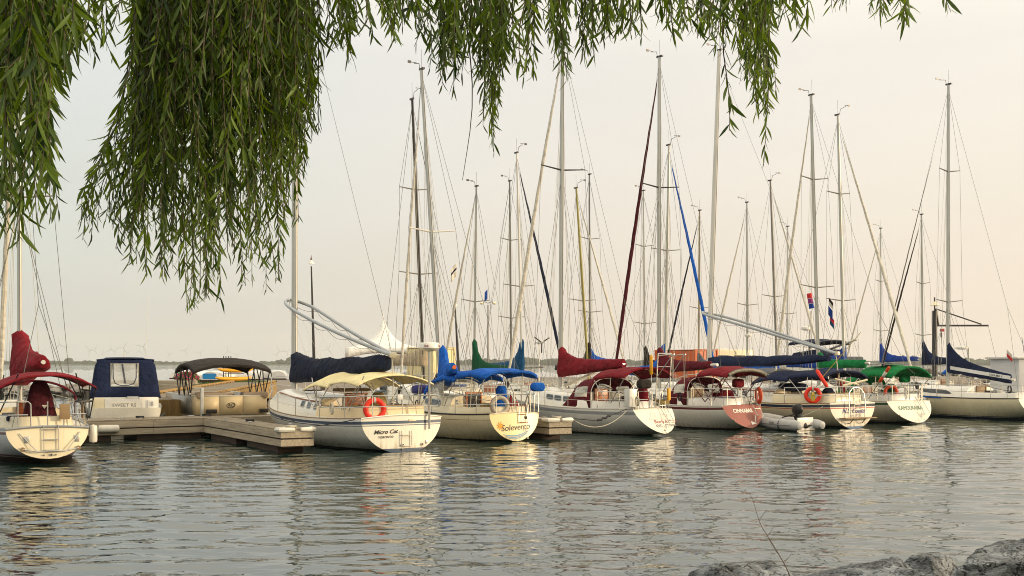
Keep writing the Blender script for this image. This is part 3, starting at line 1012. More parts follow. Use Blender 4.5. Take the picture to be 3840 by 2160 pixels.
    def companionway(s, x, w, z0, z1, mt='teak', frame='teak', y=0.):
        o = MB().box((x, y, (z0 + z1) / 2), (.04, w, z1 - z0)).build('companionway', mt, s.root, bevel=.008)
        fb = MB()
        for sd in (1, -1): fb.box((x - .01, y + sd * (w / 2 + .025), (z0 + z1) / 2), (.07, .05, z1 - z0 + .02))
        fb.box((x - .012, y, z1 + .035), (.09, w + .14, .05))
        fb.build('doorframe', frame, o)
        for k in range(2):
            MB().box((x - .022, y, z0 + (z1 - z0) * (.33 + .33 * k)), (.008, w * .98, .012)).build('board_seam', 'dark', o)
        return o
    def ladder(s, y, z0, z1, w=.32, n=3, mt='steel', off=.06, x=None, tilt=0., steps=None):
        mb = MB()
        for sd in (1, -1):
            mb.tube([s.tr(y + sd * w / 2, z0, off + tilt), s.tr(y + sd * w / 2, z1, off)], .013, 6)
        o = mb.build('boarding_ladder', mt, s.root)
        for k in range(n):
            q = (k + .1) / (n - .5) if n > 1 else .2
            z = lerp(z0, z1, q); tt = lerp(tilt, 0, q)
            st = MB().box(s.tr(y, z, off + tt + .01), (.05, w - .02, .022)).build('step', steps or mt, o)
        return o
    def winch(s, x, y, z):
        return MB().lathe([(.05, 0), (.06, .02), (.045, .06), (.04, .1), (.055, .13), (.05, .15), (.01, .155)], 10, (x, y, z)).build('winch', 'steel', s.root)
    def wheel(s, x, y, z, r=.38):
        mb = MB().torus((x, y, z), r, .014, (0, 1, 0), (0, 0, 1), 28, 6)
        for k in range(6):
            a = k * PI / 3
            mb.tube([(x, y, z), (x, y + r * math.cos(a), z + r * math.sin(a))], .008, 5)
        return mb.build('steering_wheel', 'steel', s.root)
    def wheel_cover(s, x, mt, w=.5, z0=1.0, z1=1.9, top=.16, y=0., depth=.3, seed=0, name='wheel_cover', power=1.4):
        rows = []
        for k in range(9):
            u = k / 8
            ww = lerp(w, top, u ** power); dd = lerp(depth, depth * .5, u)
            if k == 8: ww *= .7; dd *= .7
            rows.append([(x + dd * math.cos(a) + .02 * noise.noise(Vector((a * 3, u * 3, seed))), y + ww * math.sin(a) * (1 + .06 * noise.noise(Vector((a * 2, u * 4, seed + 3)))), lerp(z0, z1, u)) for a in np.linspace(0, 2 * PI, 19)[:-1]])
        return MB().loft(rows).build(name, mt, s.root, angle=60)
    def soft_box(s, c, size, mt, seed=0, name='cover_bag', rot=0.):
        """a canvas covered bundle on the rail"""
        rows = []
        rm = Matrix.Rotation(rot, 3, 'Z')
        for k in range(9):
            u = lerp(-1, 1, k / 8)
            f = (1 - abs(u) ** 5) ** .5 if abs(u) < 1 else .35
            f = max(f, .4)
            ring = []
            for a in np.linspace(0, 2 * PI, 17)[:-1]:
                cx, cz = math.cos(a), math.sin(a)
                q = f * (1 + .08 * noise.noise(Vector((u * 3, a * 1.5, seed))))
                ring.append(Vector(c) + rm @ Vector((size[0] / 2 * sgn(cx) * abs(cx) ** .6 * q, size[1] / 2 * u, size[2] / 2 * sgn(cz) * abs(cz) ** .6 * q)))
            rows.append(ring)
        return MB().loft(rows).build(name, mt, s.root, angle=60)
    def name_text(s, body, y, z, size, mt, shear=0., bold=0., spacing=1., wide=1., off=.012, name='boat_name', slope=0.):
        return lettering(name, body, lambda tx, ty: s.tr(y - tx, z + ty + slope * tx, off), size, mt, s.root, shear, bold, spacing, wide)
    def outlet(s, y, z, r=.035):
        p = s.tr(y, z, -.02)
        o = MB().tube([p, p + Vector((-.07, 0, 0))], [r, r * .85], 10).build('exhaust_outlet', 'steel', s.root)
        MB().tube([p + Vector((-.068, 0, 0)), p + Vector((-.074, 0, 0))], r * .6, 10).build('bore', 'black', o)

def lifebuoy(world_c, nrm, label, mt='orange_buoy', R1=.27, r=.075, rope='line_white', coil=None):
    """a ring hung on a rail, facing along nrm"""
    o = thing('lifebuoy', label, 'lifebuoy', world_c, group=None)
    n = Vector(nrm).normalized(); ax = Vector((0, 0, 1)).cross(n).normalized(); az = n.cross(ax)
    MB().torus((0, 0, 0), R1, r, ax, az, 32, 12).build('ring', mt, o)
    mb = MB()
    for k in range(4):
        a0 = PI / 4 + k * PI / 2
        pts = []
        for i in range(9):
            a = a0 + PI / 2 * i / 8
            rr_ = R1 + r * 1.02 + .012 * math.sin(PI * i / 8)
            pts.append(ax * math.cos(a) * rr_ + az * math.sin(a) * rr_ + n * .02 - Vector((0, 0, .03 * math.sin(PI * i / 8))))
        mb.tube(pts, .009, 5)
    mb.build('grab_line', rope, o)
    for k in (1,):
        a = PI / 2
        c = ax * math.cos(a) * R1 + az * math.sin(a) * R1
        t = -ax * math.sin(a) + az * math.cos(a); d = ax * math.cos(a) + az * math.sin(a)
        MB().loft([[c + t * q + (d * math.cos(b) + n * math.sin(b)) * (r + .006) for b in np.linspace(0, 2 * PI, 13)[:-1]] for q in (-.035, .035)], False).build('band', 'white_cloth' if mt != 'grey_buoy' else 'grey_buoy', o)
    if coil:
        mb = MB()
        for k in range(5):
            pts = [ax * (.05 * math.cos(b) + .012 * (k - 2)) + az * (.13 * math.sin(b) - .12) + n * (.07 + .012 * math.sin(b * 2 + k)) for b in np.linspace(0, 2 * PI, 15)]
            mb.tube(pts, .011, 5, cap=False)
        mb.box(az * .04 + n * .06, (.1, .1, .12))
        mb.build('rope_coil', coil, o)
    return o

def fender(world_top, length, label, r=.11, mt='fender', vertical=True, dirv=None, rope_to=None):
    o = thing('fender', label, 'fender', world_top)
    prof = [(.02, 0), (.04, .02), (r * .85, .03), (r, .07), (r, length - .07), (r * .85, length - .03), (.04, length - .02), (.02, length)]
    b = MB().lathe(prof, 14).build('body', mt, o)
    if vertical: b.location = (0, 0, -length)
    else:
        q = Vector(dirv).to_track_quat('Z', 'Y'); b.rotation_euler = q.to_euler()
    if rope_to is not None:
        mb = MB()
        for a, c in rope_to: mb.tube([Vector(a) - Vector(world_top), Vector(c) - Vector(world_top)], .01, 5)
        mb.build('rope', 'line_white', o)
    return o

def rope(name, pts, label, r=.012, mt='line_dark', sag=0., cat='mooring line', n=14):
    a, b = Vector(pts[0]), Vector(pts[-1])
    if len(pts) == 2:
        pts = [a.lerp(b, i / n) - Vector((0, 0, sag * 4 * (i / n) * (1 - i / n))) for i in range(n + 1)]
    o = MB().tube(pts, r, 5).build(name, mt)
    return tag(o, label, cat)

def flag(world, label, w, h, mats_fn, mats, mast_dir=Vector((1, 0, 0)), seed=0, droop=.6, cat='flag'):
    """cloth on its hoist; mats_fn(u, v) -> material index"""
    nx, nz = 16, 12
    rows = []
    for j in range(nz + 1):
        v = j / nz
        row = []
        for i in range(nx + 1):
            u = i / nx
            p = mast_dir * (w * u * (1 - droop * .55)) + Vector((0, 0, -h * v - droop * w * u * .75))
            side = Vector((-mast_dir.y, mast_dir.x, 0))
            p += side * (.09 * w * math.sin(u * 7 + v * 1.5 + seed) * u)
            row.append(p)
        rows.append(row)
    o = MB().grid(rows, mif=lambda j, i: mats_fn((i + .5) / nx, (j + .5) / nz)).build('flag', mats, recalc=False, angle=60, solid=.006)
    o.location = world
    return tag(o, label, cat)
def maple(u, v):
    if u < .25 or u > .75: return 0
    x, y_ = (u - .5) * 2, (v - .5) * 2
    return 0 if (abs(x) * 1.9 + abs(y_) < .62 and not (abs(x) > .12 and abs(abs(x) - abs(y_)) < .05)) else 1
def _at(s, px, py, y=0.):                                # the point of the boat's own upright plane at y that the photograph shows there
    q = (px - 1920) / F
    ux, uy = math.cos(s.rz), math.sin(s.rz)
    vx, vy = -uy, ux
    X0, D0 = s.root.location.x, s.root.location.y
    x = (q * (D0 + vy * y) - X0 - vx * y) / (ux - q * uy)
    d = D0 + uy * x + vy * y
    return Vector((x, y, EYE - (py - HY) / F * d))
Boat.at = _at

# ------------------------------------------------------------------ floating docks
def dock(label, a, dr, length, width, z=.70, cleats=(), bumpers=True, seed=0, name='floating_dock'):
    """a: near left corner; dr: along; the width lies to the right of dr"""
    g = random.Random(seed)
    dr = Vector((dr[0], dr[1], 0)).normalized(); nr = Vector((dr.y, -dr.x, 0))
    rz = math.atan2(dr.y, dr.x)
    root = thing(name, label, 'dock', (a[0], a[1], 0), rz)          # local x along, -y to the right
    mb = MB(); x = 0.
    while x < length - .02:
        wd = min(.14, length - x)
        mb.box((x + wd / 2, -width / 2, z - .02 + g.uniform(-.004, .004)), (wd - .008, width + g.uniform(-.01, .01), .04))
        x += wd
    mb.build('planking', 'plank', root)
    for (zz, h) in ((z - .15, .215), (z - .40, .195)):
        for yy in (.02, -width - .02):
            mb = MB(); x = 0.
            while x < length - .02:
                wd = min(3.6, length - x)
                mb.box((x + wd / 2, yy + g.uniform(-.003, .003), zz), (wd - .006, .045, h)); x += wd
            mb.build('fascia_board', 'pine', root)
        for xx in (-.024, length + .024):
            MB().box((xx, -width / 2, zz), (.045, width + .085, h)).build('fascia_board', 'pine', root)
    MB().box((length / 2, -width / 2, z - .3), (length - .02, width - .05, .46)).build('frame', 'float', root)
    k = max(1, int(length / 3)); 
    for i in range(k):
        L1 = length / k
        MB().box((L1 * (i + .5), -width / 2, .02), (L1 * .72 if k > 1 else L1 * .8, width * .86, .5)).build('float', 'float', root)
    bl = MB()
    for i in range(int(length / .6)):
        for zz in (z - .12, z - .4):
            bl.tube([(i * .6 + .3, .044, zz), (i * .6 + .3, .05, zz)], .012, 6)
    if length < 12:
        for yy in (-.12, -width + .12):
            for zz in (z - .1, z - .2, z - .36, z - .44): bl.tube([(-.047, yy, zz), (-.053, yy, zz)], .013, 6)
    bl.build('bolt', 'alu_grey', root)
    for cx, cy in cleats:
        mb = MB().tube([(cx - .13, cy, z + .07), (cx - .06, cy, z + .075), (cx + .06, cy, z + .075), (cx + .13, cy, z + .07)], [.012, .018, .018, .012], 6)
        mb.tube([(cx - .04, cy, z), (cx - .04, cy, z + .07)], .018, 6).tube([(cx + .04, cy, z), (cx + .04, cy, z + .07)], .018, 6)
        mb.build('cleat', 'alu', root)
    if bumpers:
        for yy, sd in ((.0, 1), (-width, -1)):
            mb = MB()
            pts = [(-.06, yy - sd * .36, z - .02), (-.07, yy - sd * .1, z - .02), (-.02, yy + sd * .05, z - .02), (.12, yy + sd * .07, z - .02), (.34, yy + sd * .06, z - .02)]
            mb.tube(pts, [.06, .075, .08, .075, .06], 8)
            mb.build('corner_bumper', 'fender', root)
    return root
FD = Vector((-.496, .868, 0)).normalized()
WK = Vector((.83, .557, 0)).normalized()
wk0 = Vector((-10.86, 41.4, 0)) - WK * 9.
dock('long weathered timber walkway running behind the sterns of the boats', (wk0.x - WK.y * 1.9, wk0.y + WK.x * 1.9), WK, 50, 1.9, bumpers=False, seed=1,
     cleats=[(6.2, -1.7), (8.6, -1.7), (10.4, -.2), (13, -1.7), (3.1, -1.7)])
dock('short timber finger dock with white corner bumpers beside the blue covered catboat', (-6.69, 34.1), FD, 8.35, .92, cleats=[(.25, -.12), (3.4, -.1), (6.2, -.12), (1.6, -.8)], seed=2)
dock('short timber finger dock with white bumpers between the cream boat and the grey hulled boat', (1.28, 40.), FD, 7.7, .82, cleats=[(.5, -.1), (.9, -.7), (4., -.1)], seed=3)

# gangway pier with its side of fresh lumber
def pier():
    root = thing('timber_pier', 'wide wooden pier with a side wall of fresh yellow boards leading ashore', 'pier', (0, 0, 0))
    a, b = Vector((-12.4, 46, 0)), Vector((-16.7, 83, 0))
    d = (b - a).normalized(); n = Vector((d.y, -d.x, 0))              # n to the right
    L = (b - a).length; wd = 3.0
    g = random.Random(8)
    zt = lambda s: 1.2 + .12 * s / L
    mb = MB(); s = 0.
    while s < L - .1:
        c = a + d * (s + .07) - n * wd / 2
        mb.box(c + Vector((0, 0, zt(s) - .03 + g.uniform(-.004, .004))), (.132, wd, .05), Matrix.Rotation(math.atan2(d.y, d.x), 3, 'Z'))
        s += .14
    mb.build('planking', 'plank', root)
    rm = Matrix.Rotation(math.atan2(d.y, d.x), 3, 'Z')
    mb = MB(); s = 0.
    while s < L - .1:
        c = a + d * (s + .15) + n * .03
        h = .92 + g.uniform(-.02, .02)
        mb.box(c + Vector((0, 0, zt(s) - h / 2 - .0)), (.285, .04 + g.uniform(0, .008), h), rm)
        s += .3
    mb.build('side_board', 'yellow_pine', root)
    mb = MB(); s = 0.
    while s < L - .1:
        c = a + d * (s + .15) - n * (wd + .03)
        mb.box(c + Vector((0, 0, zt(s) - .45)), (.285, .04, .9), rm); s += .3
    mb.build('side_board', 'yellow_pine', root)
    for off in (-.08, -wd + .08):
        mb = MB(); s = 0.
        while s < L - 1:
            l2 = min(3.6, L - s)
            mb.box(a + d * (s + l2 / 2) + n * off + Vector((0, 0, zt(s + l2 / 2) + .10)), (l2 - .02, .12, .09), rm)
            for q in (.15, .5, .85): mb.box(a + d * (s + l2 * q) + n * off + Vector((0, 0, zt(s + l2 * q) + .025)), (.3, .11, .06), rm)
            s += l2
        mb.build('kerb_rail', 'yellow_pine', root)
    for k in range(int(L / 4)):
        for off in (-.2, -wd + .2):
            MB().tube([a + d * (2 + 4 * k) + n * off + Vector((0, 0, -1.5)), a + d * (2 + 4 * k) + n * off + Vector((0, 0, 1.0))], .14, 8).build('pile', 'float', root)
    mb = MB()
    for k in range(10): mb.box(a - d * .03 - n * (.15 + .3 * k) + Vector((0, 0, 1.2 - .44)), (.04, .285, .86 + .02 * (k % 3)), rm)
    mb.build('side_board', 'yellow_pine', root)
    mb = MB().box(a + d * (L / 2) - n * wd / 2 + Vector((0, 0, .95)), (L - .1, wd - .1, .2), rm)
    mb.build('beam', 'float', root)
pier()
# ================================================================== the front row
def hull_text(b, body, x0, e, size, mt, side, shear=0., bold=0.):
    def fn(tx, ty):
        x = x0 + (tx if side < 0 else -tx)
        t = b.tx(x)
        z = e * b.sheer(t) + ty
        return b.pt(t, z, side, .012)
    return lettering('boat_name', body, fn, size, mt, b.root, shear, bold)

# ---- 1 the sailing boat with the wine wheel cover, cut by the frame
b = Boat('sailboat with a wine coloured wheel cover and red arched canopy over its cream stern', -11.95, 30.25, 31, 9.0, 3.05, 2.02, .93, .9, 1.35, rake=.12, zk0=.16)
b.hull([(0, .17, 'brown_bottom'), (.17, .19, 'white'), (.19, .25, 'maroon_paint'), (.86, .93, 'maroon_paint')], 'silver_hull', 'cream', transom_bands=[])
b.toe_rail('grey_stripe', .035, t0=0)
MB().tube([b.tr(b.Bt / 2 * q, b.fs + b.camber * (1 - q * q), .01) for q in np.linspace(1, -1, 12)], .035, 6).build('stern_moulding', 'grey_stripe', b.root)
b.coaming(.45, 2.9, .26, mt='cream')
b.cabin(2.9, 7.3, 1.12, .6, .42, 'cream')
for x in (3.6, 4.5, 5.4): b.window(x, x + .55)
b.companionway(2.86, .62, .95, 1.52, 'teak')
b.wheel(1.3, 0, 1.5, .4)
b.wheel_cover(1.05, 'wine', .50, .95, 2.16, .2, y=.04, depth=.26, seed=3, power=1.)
MB().add([b.at(157, 1517, -.02) + Vector((-.42, .07, 0)), b.at(157, 1517, -.02) + Vector((-.42, -.07, 0)), b.at(157, 1517, -.02) + Vector((-.40, 0, -.1))], [(0, 1, 2)]).build('cover_badge', 'white_cloth', b.root, recalc=False)
b.pushpit(2.2, (.36, .70), .018, gate=(-.36, .26))
b.lifelines(2.2, n=5)
b.mast(4.75, (72, 60), .085, 'alu')
b.spreaders([.55], .9)
b.rig(split=True); b.masthead(); b.halyards(3, 4)
b.jib('white_cloth', .085, k1=.95, seed=2)
bm_end = b.pix(163, 1358, 31.6)
b.boom((4.6, 0, 2.38), bm_end, .06)
b.cover((4.72, 0, 2.4), bm_end + Vector((.1, 0, 0)), 'brick', top=(.62, .18), low=(.42, .16), w=.31, rise=.6, power=3.6, seed=1, wr=.07)
b.bimini(.0, 1.75, 1.17, 2.13, 2.44, 'brick', seed=2, frame='black', hang=.05, power=2.4)
MB().tube([(2.45, 1.12, 1.15)] + [(2.45, 1.12 * q, 1.75 + .38 * (1 - abs(q) ** 2.4)) for q in np.linspace(1, -1, 15)] + [(2.45, -1.12, 1.15)], .032, 6).build('folded_dodger', 'burgundy', b.root)
for sd in (1, -1): each('canopy_strut', [[(.9, sd * 1.13, 1.15), (.15, sd * .7, 2.36)], [(.95, sd * 1.13, 1.2), (2.0, sd * .8, 2.3)]], .018, 'black', b.root)
b.ladder(-.06, .36, 1.03, .36, 3)
mb = MB().tube([b.tr(.62, .42, .06), b.tr(.3, .36, .12), b.tr(-.44, .36, .12), b.tr(-.74, .42, .06)], .016, 6)
for yy, e in ((.3, .7), (-.44, -.78)): mb.tube([b.tr(yy, .37, .12), b.tr(e, .83, .03)], .013, 6)
mb.build('swim_step', 'steel', b.root)
for yy in (.62, -.74): MB().tube([b.tr(yy, .42, 0), b.tr(yy, .42, .07)], .055, 10).build('mounting_pad', 'teak_pale', b.root)
for yy in (.52, -.7): MB().box(b.tr(yy, .66, .008), (.03, .13, .17)).build('trim_plate', 'steel', b.root, bevel=.01)
for yy in (.12, -.06, -.17): b.outlet(yy, .26, .02 if yy != -.06 else .035)
for x0, yy in ((.12, -.42), (.5, -.93)): MB().box((x0, yy, 1.36), (.03, .26, .4) if x0 < .3 else (.26, .03, .4)).build('rail_board', 'teak_pale', b.root, bevel=.01)
b.soft_box((.2, -.92, 1.62), (.1, .5, .07), 'black', name='grab_pad', rot=.3)
for sd in (1, -1):
    b.winch(2.2, sd * 1.2, 1.2)
    hull_text(b, 'Dream Weaver', 1.55, .55, .2, 'lettering_red' if sd < 0 else 'lettering', sd, .3)
fender(b.M @ b.pt(.06, .98, -1, .12), .5, 'white cylindrical fender hanging from the starboard quarter of the wine covered sailboat', .105)
boat_wine = b

# ---- 2 the catboat with wishbone spars
b = Boat('white catboat with a long navy sail cover, curved wishbone and cream awning', -3.28, 34.95, 34, 9.4, 3.6, 2.70, 1.0, .95, 1.5, rake=0., zk0=-.06, over=.3, camber=.09, bulge=.14)
b.hull([(0, .07, 'black_paint'), (.775, .80, 'slate_stripe'), (.83, .92, 'slate_stripe')], 'white', 'transom_white', transom_bands=[(0, .10, 'slate_stripe'), (.775, .80, 'slate_stripe'), (.83, .92, 'slate_stripe')])
b.toe_rail('teak_pale', .02)
MB().tube([b.tr(b.Bt / 2 * q, b.fs + b.camber * (1 - q * q), .004) for q in np.linspace(1, -1, 12)], .022, 6).build('stern_moulding', 'white', b.root)
b.coaming(.45, 3.1, .26, mt='beige_cabin', cap='teak_pale')
b.cabin(3.1, 8.4, 1.28, .72, .50, 'white', nose=.2, hf=.36)
for px in (1124, 1154, 1188):
    c = b.at(px, 1535, 1.12); b.window(c.x - .17, c.x + .17, .32, .7)
for sd in (1, -1):
    MB().tube([b.cab_pt(x, .78, sd, .02) for x in np.linspace(3.2, 7.6, 12)], .022, 5).build('grab_rail', 'teak', b.root)
MB().box((3.35, 0, 1.77), (.7, 1.0, .1)).build('hatch_slide', 'teak_pale', b.root, bevel=.02)
MB().box((5.6, .35, 1.72), (.5, .5, .05)).build('hatch', 'glass', b.root, bevel=.01)
b.companionway(3.06, .66, 1.02, 1.62, 'teak')
MB().box((3.08, .9, 1.25), (.05, .55, .5)).build('bulkhead', 'beige_cabin', b.root, bevel=.01)
b.wheel_cover(1.7, 'khaki', .34, 1.0, 1.72, .2, y=-.1, seed=6)
b.pushpit(2.3, (.34, .66), .017)
b.lifelines(2.3, n=5)
b.mast(7.9, (1108, -150), .13, 'alu', taper=.7)
fw = b.at(1076, 1140, .35); fw.x = 8.15
tipw = b.at(1516, 1332, 0.)
tipw.x = min(max(tipw.x, .6), 1.2); tipw.z = 2.87
wish = []
for sd in (1, -1):
    pts = []
    for i in range(25):
        u = i / 24
        p = Vector((8.35, 0, 4.9)).lerp(tipw, u)
        y_ = float(np.interp(u, [0, .02, .06, .12, .22, .35, .6, 1], [0, .2, .36, .46, .47, .42, .28, .05]))
        if u < .06: p.x += 0
        p.y = sd * y_ * (1 if u < 1 else 0)
        p.z -= .10 * math.sin(PI * u)
        pts.append(p)
    wish.append(pts)
    o = MB().tube(pts, .058, 10).build('wishbone', 'spar_blue', b.root)
    ln = []
    for i in range(0, 24, 4):
        a_, c_ = pts[i], pts[min(24, i + 4)]
        ln += [a_.lerp(c_, k / 6) - Vector((0, 0, .07 + .13 * math.sin(PI * k / 6))) for k in range(6)]
    MB().tube(ln, .006, 5).build('control_line', 'line_dark', o)
MB().box(tipw + Vector((-.05, 0, 0)), (.2, .16, .16)).build('wishbone_end', 'cream', b.root, bevel=.03)
b.cover((7.7, 0, 2.42), (.92, 0, 2.66), 'navy_dark', top=(.3, .2), low=(.46, .24), w=.34, rise=.34, power=9, seed=7, n=120, wr=.075, bumps=4, belly=.10)
for u in (.15, .3, .45, .6, .75, .9):
    p = Vector((7.7, 0, 2.75)).lerp(Vector((1.15, 0, 2.9)), u)
    for wp in wish:
        each('lazy_line', [[p, wp[int(24 * u * .9)]]], .0035, 'line_white', b.root, 4)
MB().tube([tipw, tipw.lerp(b.mt_, .97)], .007, 4).build('topping_lift', 'wire', b.root)
MB().tube([tipw + Vector((0, 0, -.1)), (.5, 0, 1.15)], .02, 5).build('mainsheet', 'line_white', b.root)
b.bimini(.35, 2.3, 1.28, 2.12, 2.40, 'tan', seed=1, hang=.05, power=2.2, sag=.05)
b.bimini(2.45, 4.3, 1.25, 2.02, 2.42, 'tan', seed=5, hang=.05, power=2.2, fwd_drop=.12, name='dodger')
for sd in (1, -1): each('canopy_strut', [[(1.1, sd * 1.2, 1.2), (.5, sd * 1.0, 2.25)], [(3.3, sd * 1.2, 1.2), (4.2, sd * 1.0, 2.15)]], .018, 'steel', b.root)
pole = b.tr(-.83, .75, .10)
MB().tube([pole + Vector((0, 0, -.1)), (pole.x, pole.y, 2.98)], .034, 8).build('radar_pole', 'steel', b.root)
rd = MB().lathe([(.12, 0), (.26, .05), (.31, .10), (.31, .22), (.28, .26), (.0, .28)], 24, (pole.x, pole.y, 2.98)).build('radar_dome', 'white', b.root)
for body, a0 in (('Ray', .8), ('ine', -.8)):
    lettering('lettering', body, lambda tx, ty, a0=a0: Vector((pole.x - .314 * math.cos(a0 + tx / .31), pole.y - .314 * math.sin(a0 + tx / .31), 3.11 + ty)), .11, 'lettering_red', rd, 0., .02)
b.name_text('Micro Cat', .6, .55, .165, 'lettering', .3, .02, wide=1.1, slope=.03)
b.name_text('TORONTO', .6, .42, .088, 'lettering', 0, .02, wide=1.1, slope=.03)
b.ladder(-.06, .15, .62, .34, 2, off=.05)
b.outlet(.06, .2, .045); b.outlet(-.62, .2, .045); b.outlet(.06, .07, .03)
MB().box(b.tr(-.78, .26, .01), (.03, .07, .1)).build('through_hull', 'steel', b.root, bevel=.008)
MB().box(b.tr(-.28, .93, .006), (.02, .26, .07)).build('stern_light', 'cream', b.root, bevel=.01)
MB().box(b.tr(.1, 1.62, -.07), (.02, .16, .15)).build('rail_board', 'grey_white', b.root, bevel=.01)
for sd in (1, -1): b.winch(2.9, sd * 1.3, 1.28)
MB().box((3.4, 1.0, 1.85), (.03, .16, .16)).build('speaker_horn', 'grey_white', b.root, bevel=.05)
c = b.M @ (b.at(1398, 1534, .72) + Vector((-.12, 0, 0)))
lifebuoy(c, (.35, -1, .05), 'bright orange lifebuoy on the stern rail of the navy covered catboat', 'orange_buoy', .27, .082)
rope('mooring_line', [b.M @ b.pt(.03, .97, 1, .02), P(1172, 1598, 34.6)], 'dark mooring line from the catboat stern to the corner of the finger dock', .014, sag=.02)
rope('mooring_line', [b.M @ b.pt(.72, 1.1, 1, .03), P(1112, 1585, 36.4)], 'dark mooring line dropping from the catboat side to the finger dock', .012, sag=.01)
rope('mooring_line', [b.M @ b.pt(.8, 1.2, 1, .03), P(1062, 1575, 37.6)], 'dark mooring line from the catboat bow down to the finger dock', .012, sag=.01)
boat_cat = b

# ---- 3 the cream boat with bright blue canvas
b = Boat('cream sailboat with bright blue canopy and a sun and waves painted on its stern', .13, 39.2, 34, 8.2, 2.9, 1.98, .93, .88, 1.3, rake=.1, zk0=.03, over=.8, vee=.05)
b.hull([(0, .05, 'black_paint'), (.80, .815, 'maroon_paint')], 'cream', 'transom_cream', transom_bands=[])
b.toe_rail('black_paint', .03)
MB().tube([b.tr(b.Bt / 2 * q, b.fs + b.camber * (1 - q * q), .0) for q in np.linspace(1, -1, 12)], .02, 6).build('stern_moulding', 'cream', b.root)
b.coaming(.4, 2.7, .2, mt='cream')
b.cabin(2.7, 6.6, .98, .5, .52, 'cream')
b.window(3.6, 5.0, .35, .75)
b.companionway(2.66, .55, .98, 1.55, 'dark', 'oak')
b.wheel_cover(.95, 'blue', .26, .95, 1.86, .2, y=-.05, depth=.2, seed=2, power=.8)
b.pushpit(1.9, (.34, .66), .016, gate=(-.72, -.3))
b.lifelines(1.9, n=5)
b.mast(4.85, (1580, 262), .085, 'alu', taper=.8)
b.spreaders([.52], 1.0, 'alu_white')
b.rig(); b.masthead(); b.halyards(4, 8)
b.jib('white_cloth', .06, k1=.9, seed=5)
e = b.pix(1703, 1378, 40.3)
b.boom((4.75, 0, 2.1), e, .06)
MB().tube([e, e + (e - Vector((4.75, 0, 2.1))).normalized() * .1], .07, 8).build('boom_end', 'orange', b.root)
b.cover((4.75, 0, 2.05), e + (Vector((4.75, 0, 2.1)) - e).normalized() * .2, 'blue', top=(.55, .2), low=(.42, .15), w=.24, rise=.72, power=6, seed=12, wr=.07)
b.bimini(.25, 2.15, 1.04, 2.34, 2.50, 'blue', seed=3, hang=.13, power=4.5)
b.bimini(2.3, 3.9, 1.0, 2.22, 2.40, 'blue', seed=8, hang=.14, power=4., fwd_drop=.12, name='dodger')
MB().grid([[(3.95 + .2 * k, .95 * q, lerp(2.02, 1.5, k) + .14 * (1 - q * q)) for q in np.linspace(1, -1, 9)] for k in (0, .5, 1)]).build('windscreen', 'vinyl', b.root, solid=.01)
MB().grid([[(3.05 + 1.0 * k, .99 - .05 * k, lerp(2.0, 1.5, z)) for z in (0, .5, 1)] for k in (0, .5, 1)]).build('side_screen', 'vinyl', b.root, solid=.01)
MB().tube([(4.4, 1.0, 1.35), (4.3, 1.02, 1.62), (4.45, .8, 1.8), (4.45, -.8, 1.8)], .05, 6).build('dodger_base', 'blue', b.root)
b.soft_box(b.at(2016, 1451, -.78), (.24, .55, .30), 'blue', 4, 'barbecue_cover', rot=0)
MB().tube([b.at(2016, 1462, -.78), b.at(2020, 1545, -.78)], .014, 6).build('barbecue_post', 'steel', b.root)
b.name_text('Solevento', .02, .40, .29, 'lettering', .15, 0., wide=1.0, slope=.05)
b.name_text('KYC', -.36, .335, .12, 'lettering_grey', .1, 0.)
def sun_fn(cx, cz, r0):
    mb = MB(); pts = [b.tr(cx, cz, .013)] + [b.tr(cx + r0 * math.cos(a), cz + r0 * math.sin(a), .013) for a in np.linspace(0, 2 * PI, 17)[:-1]]
    mb.add(pts, [(0, 1 + k, 1 + (k + 1) % 16) for k in range(16)])
    for k in range(8):
        a = k * PI / 4 + .2
        mb.add([b.tr(cx + r0 * 1.2 * math.cos(a - .3), cz + r0 * 1.2 * math.sin(a - .3), .013), b.tr(cx + r0 * 1.2 * math.cos(a + .3), cz + r0 * 1.2 * math.sin(a + .3), .013), b.tr(cx + r0 * 2.1 * math.cos(a + .1), cz + r0 * 2.1 * math.sin(a + .1), .013)], [(0, 1, 2)])
    return mb
sun_fn(.62, .55, .075).build('sun_emblem', 'sun_yellow', b.root, recalc=False)
mb = MB()
for k, (z0, th) in enumerate(((.27, .04), (.215, .03), (.17, .025))):
    rows = []
    for i in range(21):
        u = i / 20; yy = lerp(.56 - .06 * k, -.55 + .05 * k, u)
        zz = z0 - .085 * math.sin(u * PI * 1.0) * (1 if u < .7 else 1) + .13 * u * u
        hh = th * math.sin(PI * u) ** .7 + .004
        rows.append([b.tr(yy, zz - hh / 2, .013), b.tr(yy, zz + hh / 2, .013)])
    mb.grid(rows)
mb.build('wave_emblem', 'wave_blue', b.root, recalc=False)
MB().box(b.tr(-.42, .80, .006), (.02, .14, .09)).build('stern_vent', 'black', b.root, bevel=.008)
b.ladder(-.28, .62, 1.3, .34, 3, off=.05, steps='teak')
b.outlet(-.42, .12, .04)
for sd in (1, -1): b.winch(2.2, sd * .98, 1.22)
c = b.M @ (b.at(1859, 1519, .45) + Vector((-.25, 0, 0)))
lifebuoy(c, (.3, -1, .05), 'weathered pale grey lifebuoy on the stern rail of the cream sailboat', 'grey_buoy', .26, .075, rope='line_red')
flag(b.M @ b.at(1913, 1478, -.12), 'furled red and white flag hanging on a short staff at the cream boat stern', .5, .42, maple, ['red', 'white_cloth'], Vector((.7, -.4, 0)).normalized(), 2, .75)
MB().tube([b.at(1902, 1555, -.1), b.at(1916, 1470, -.12)], .012, 6).build('flag_staff', 'maroon_paint', b.root)
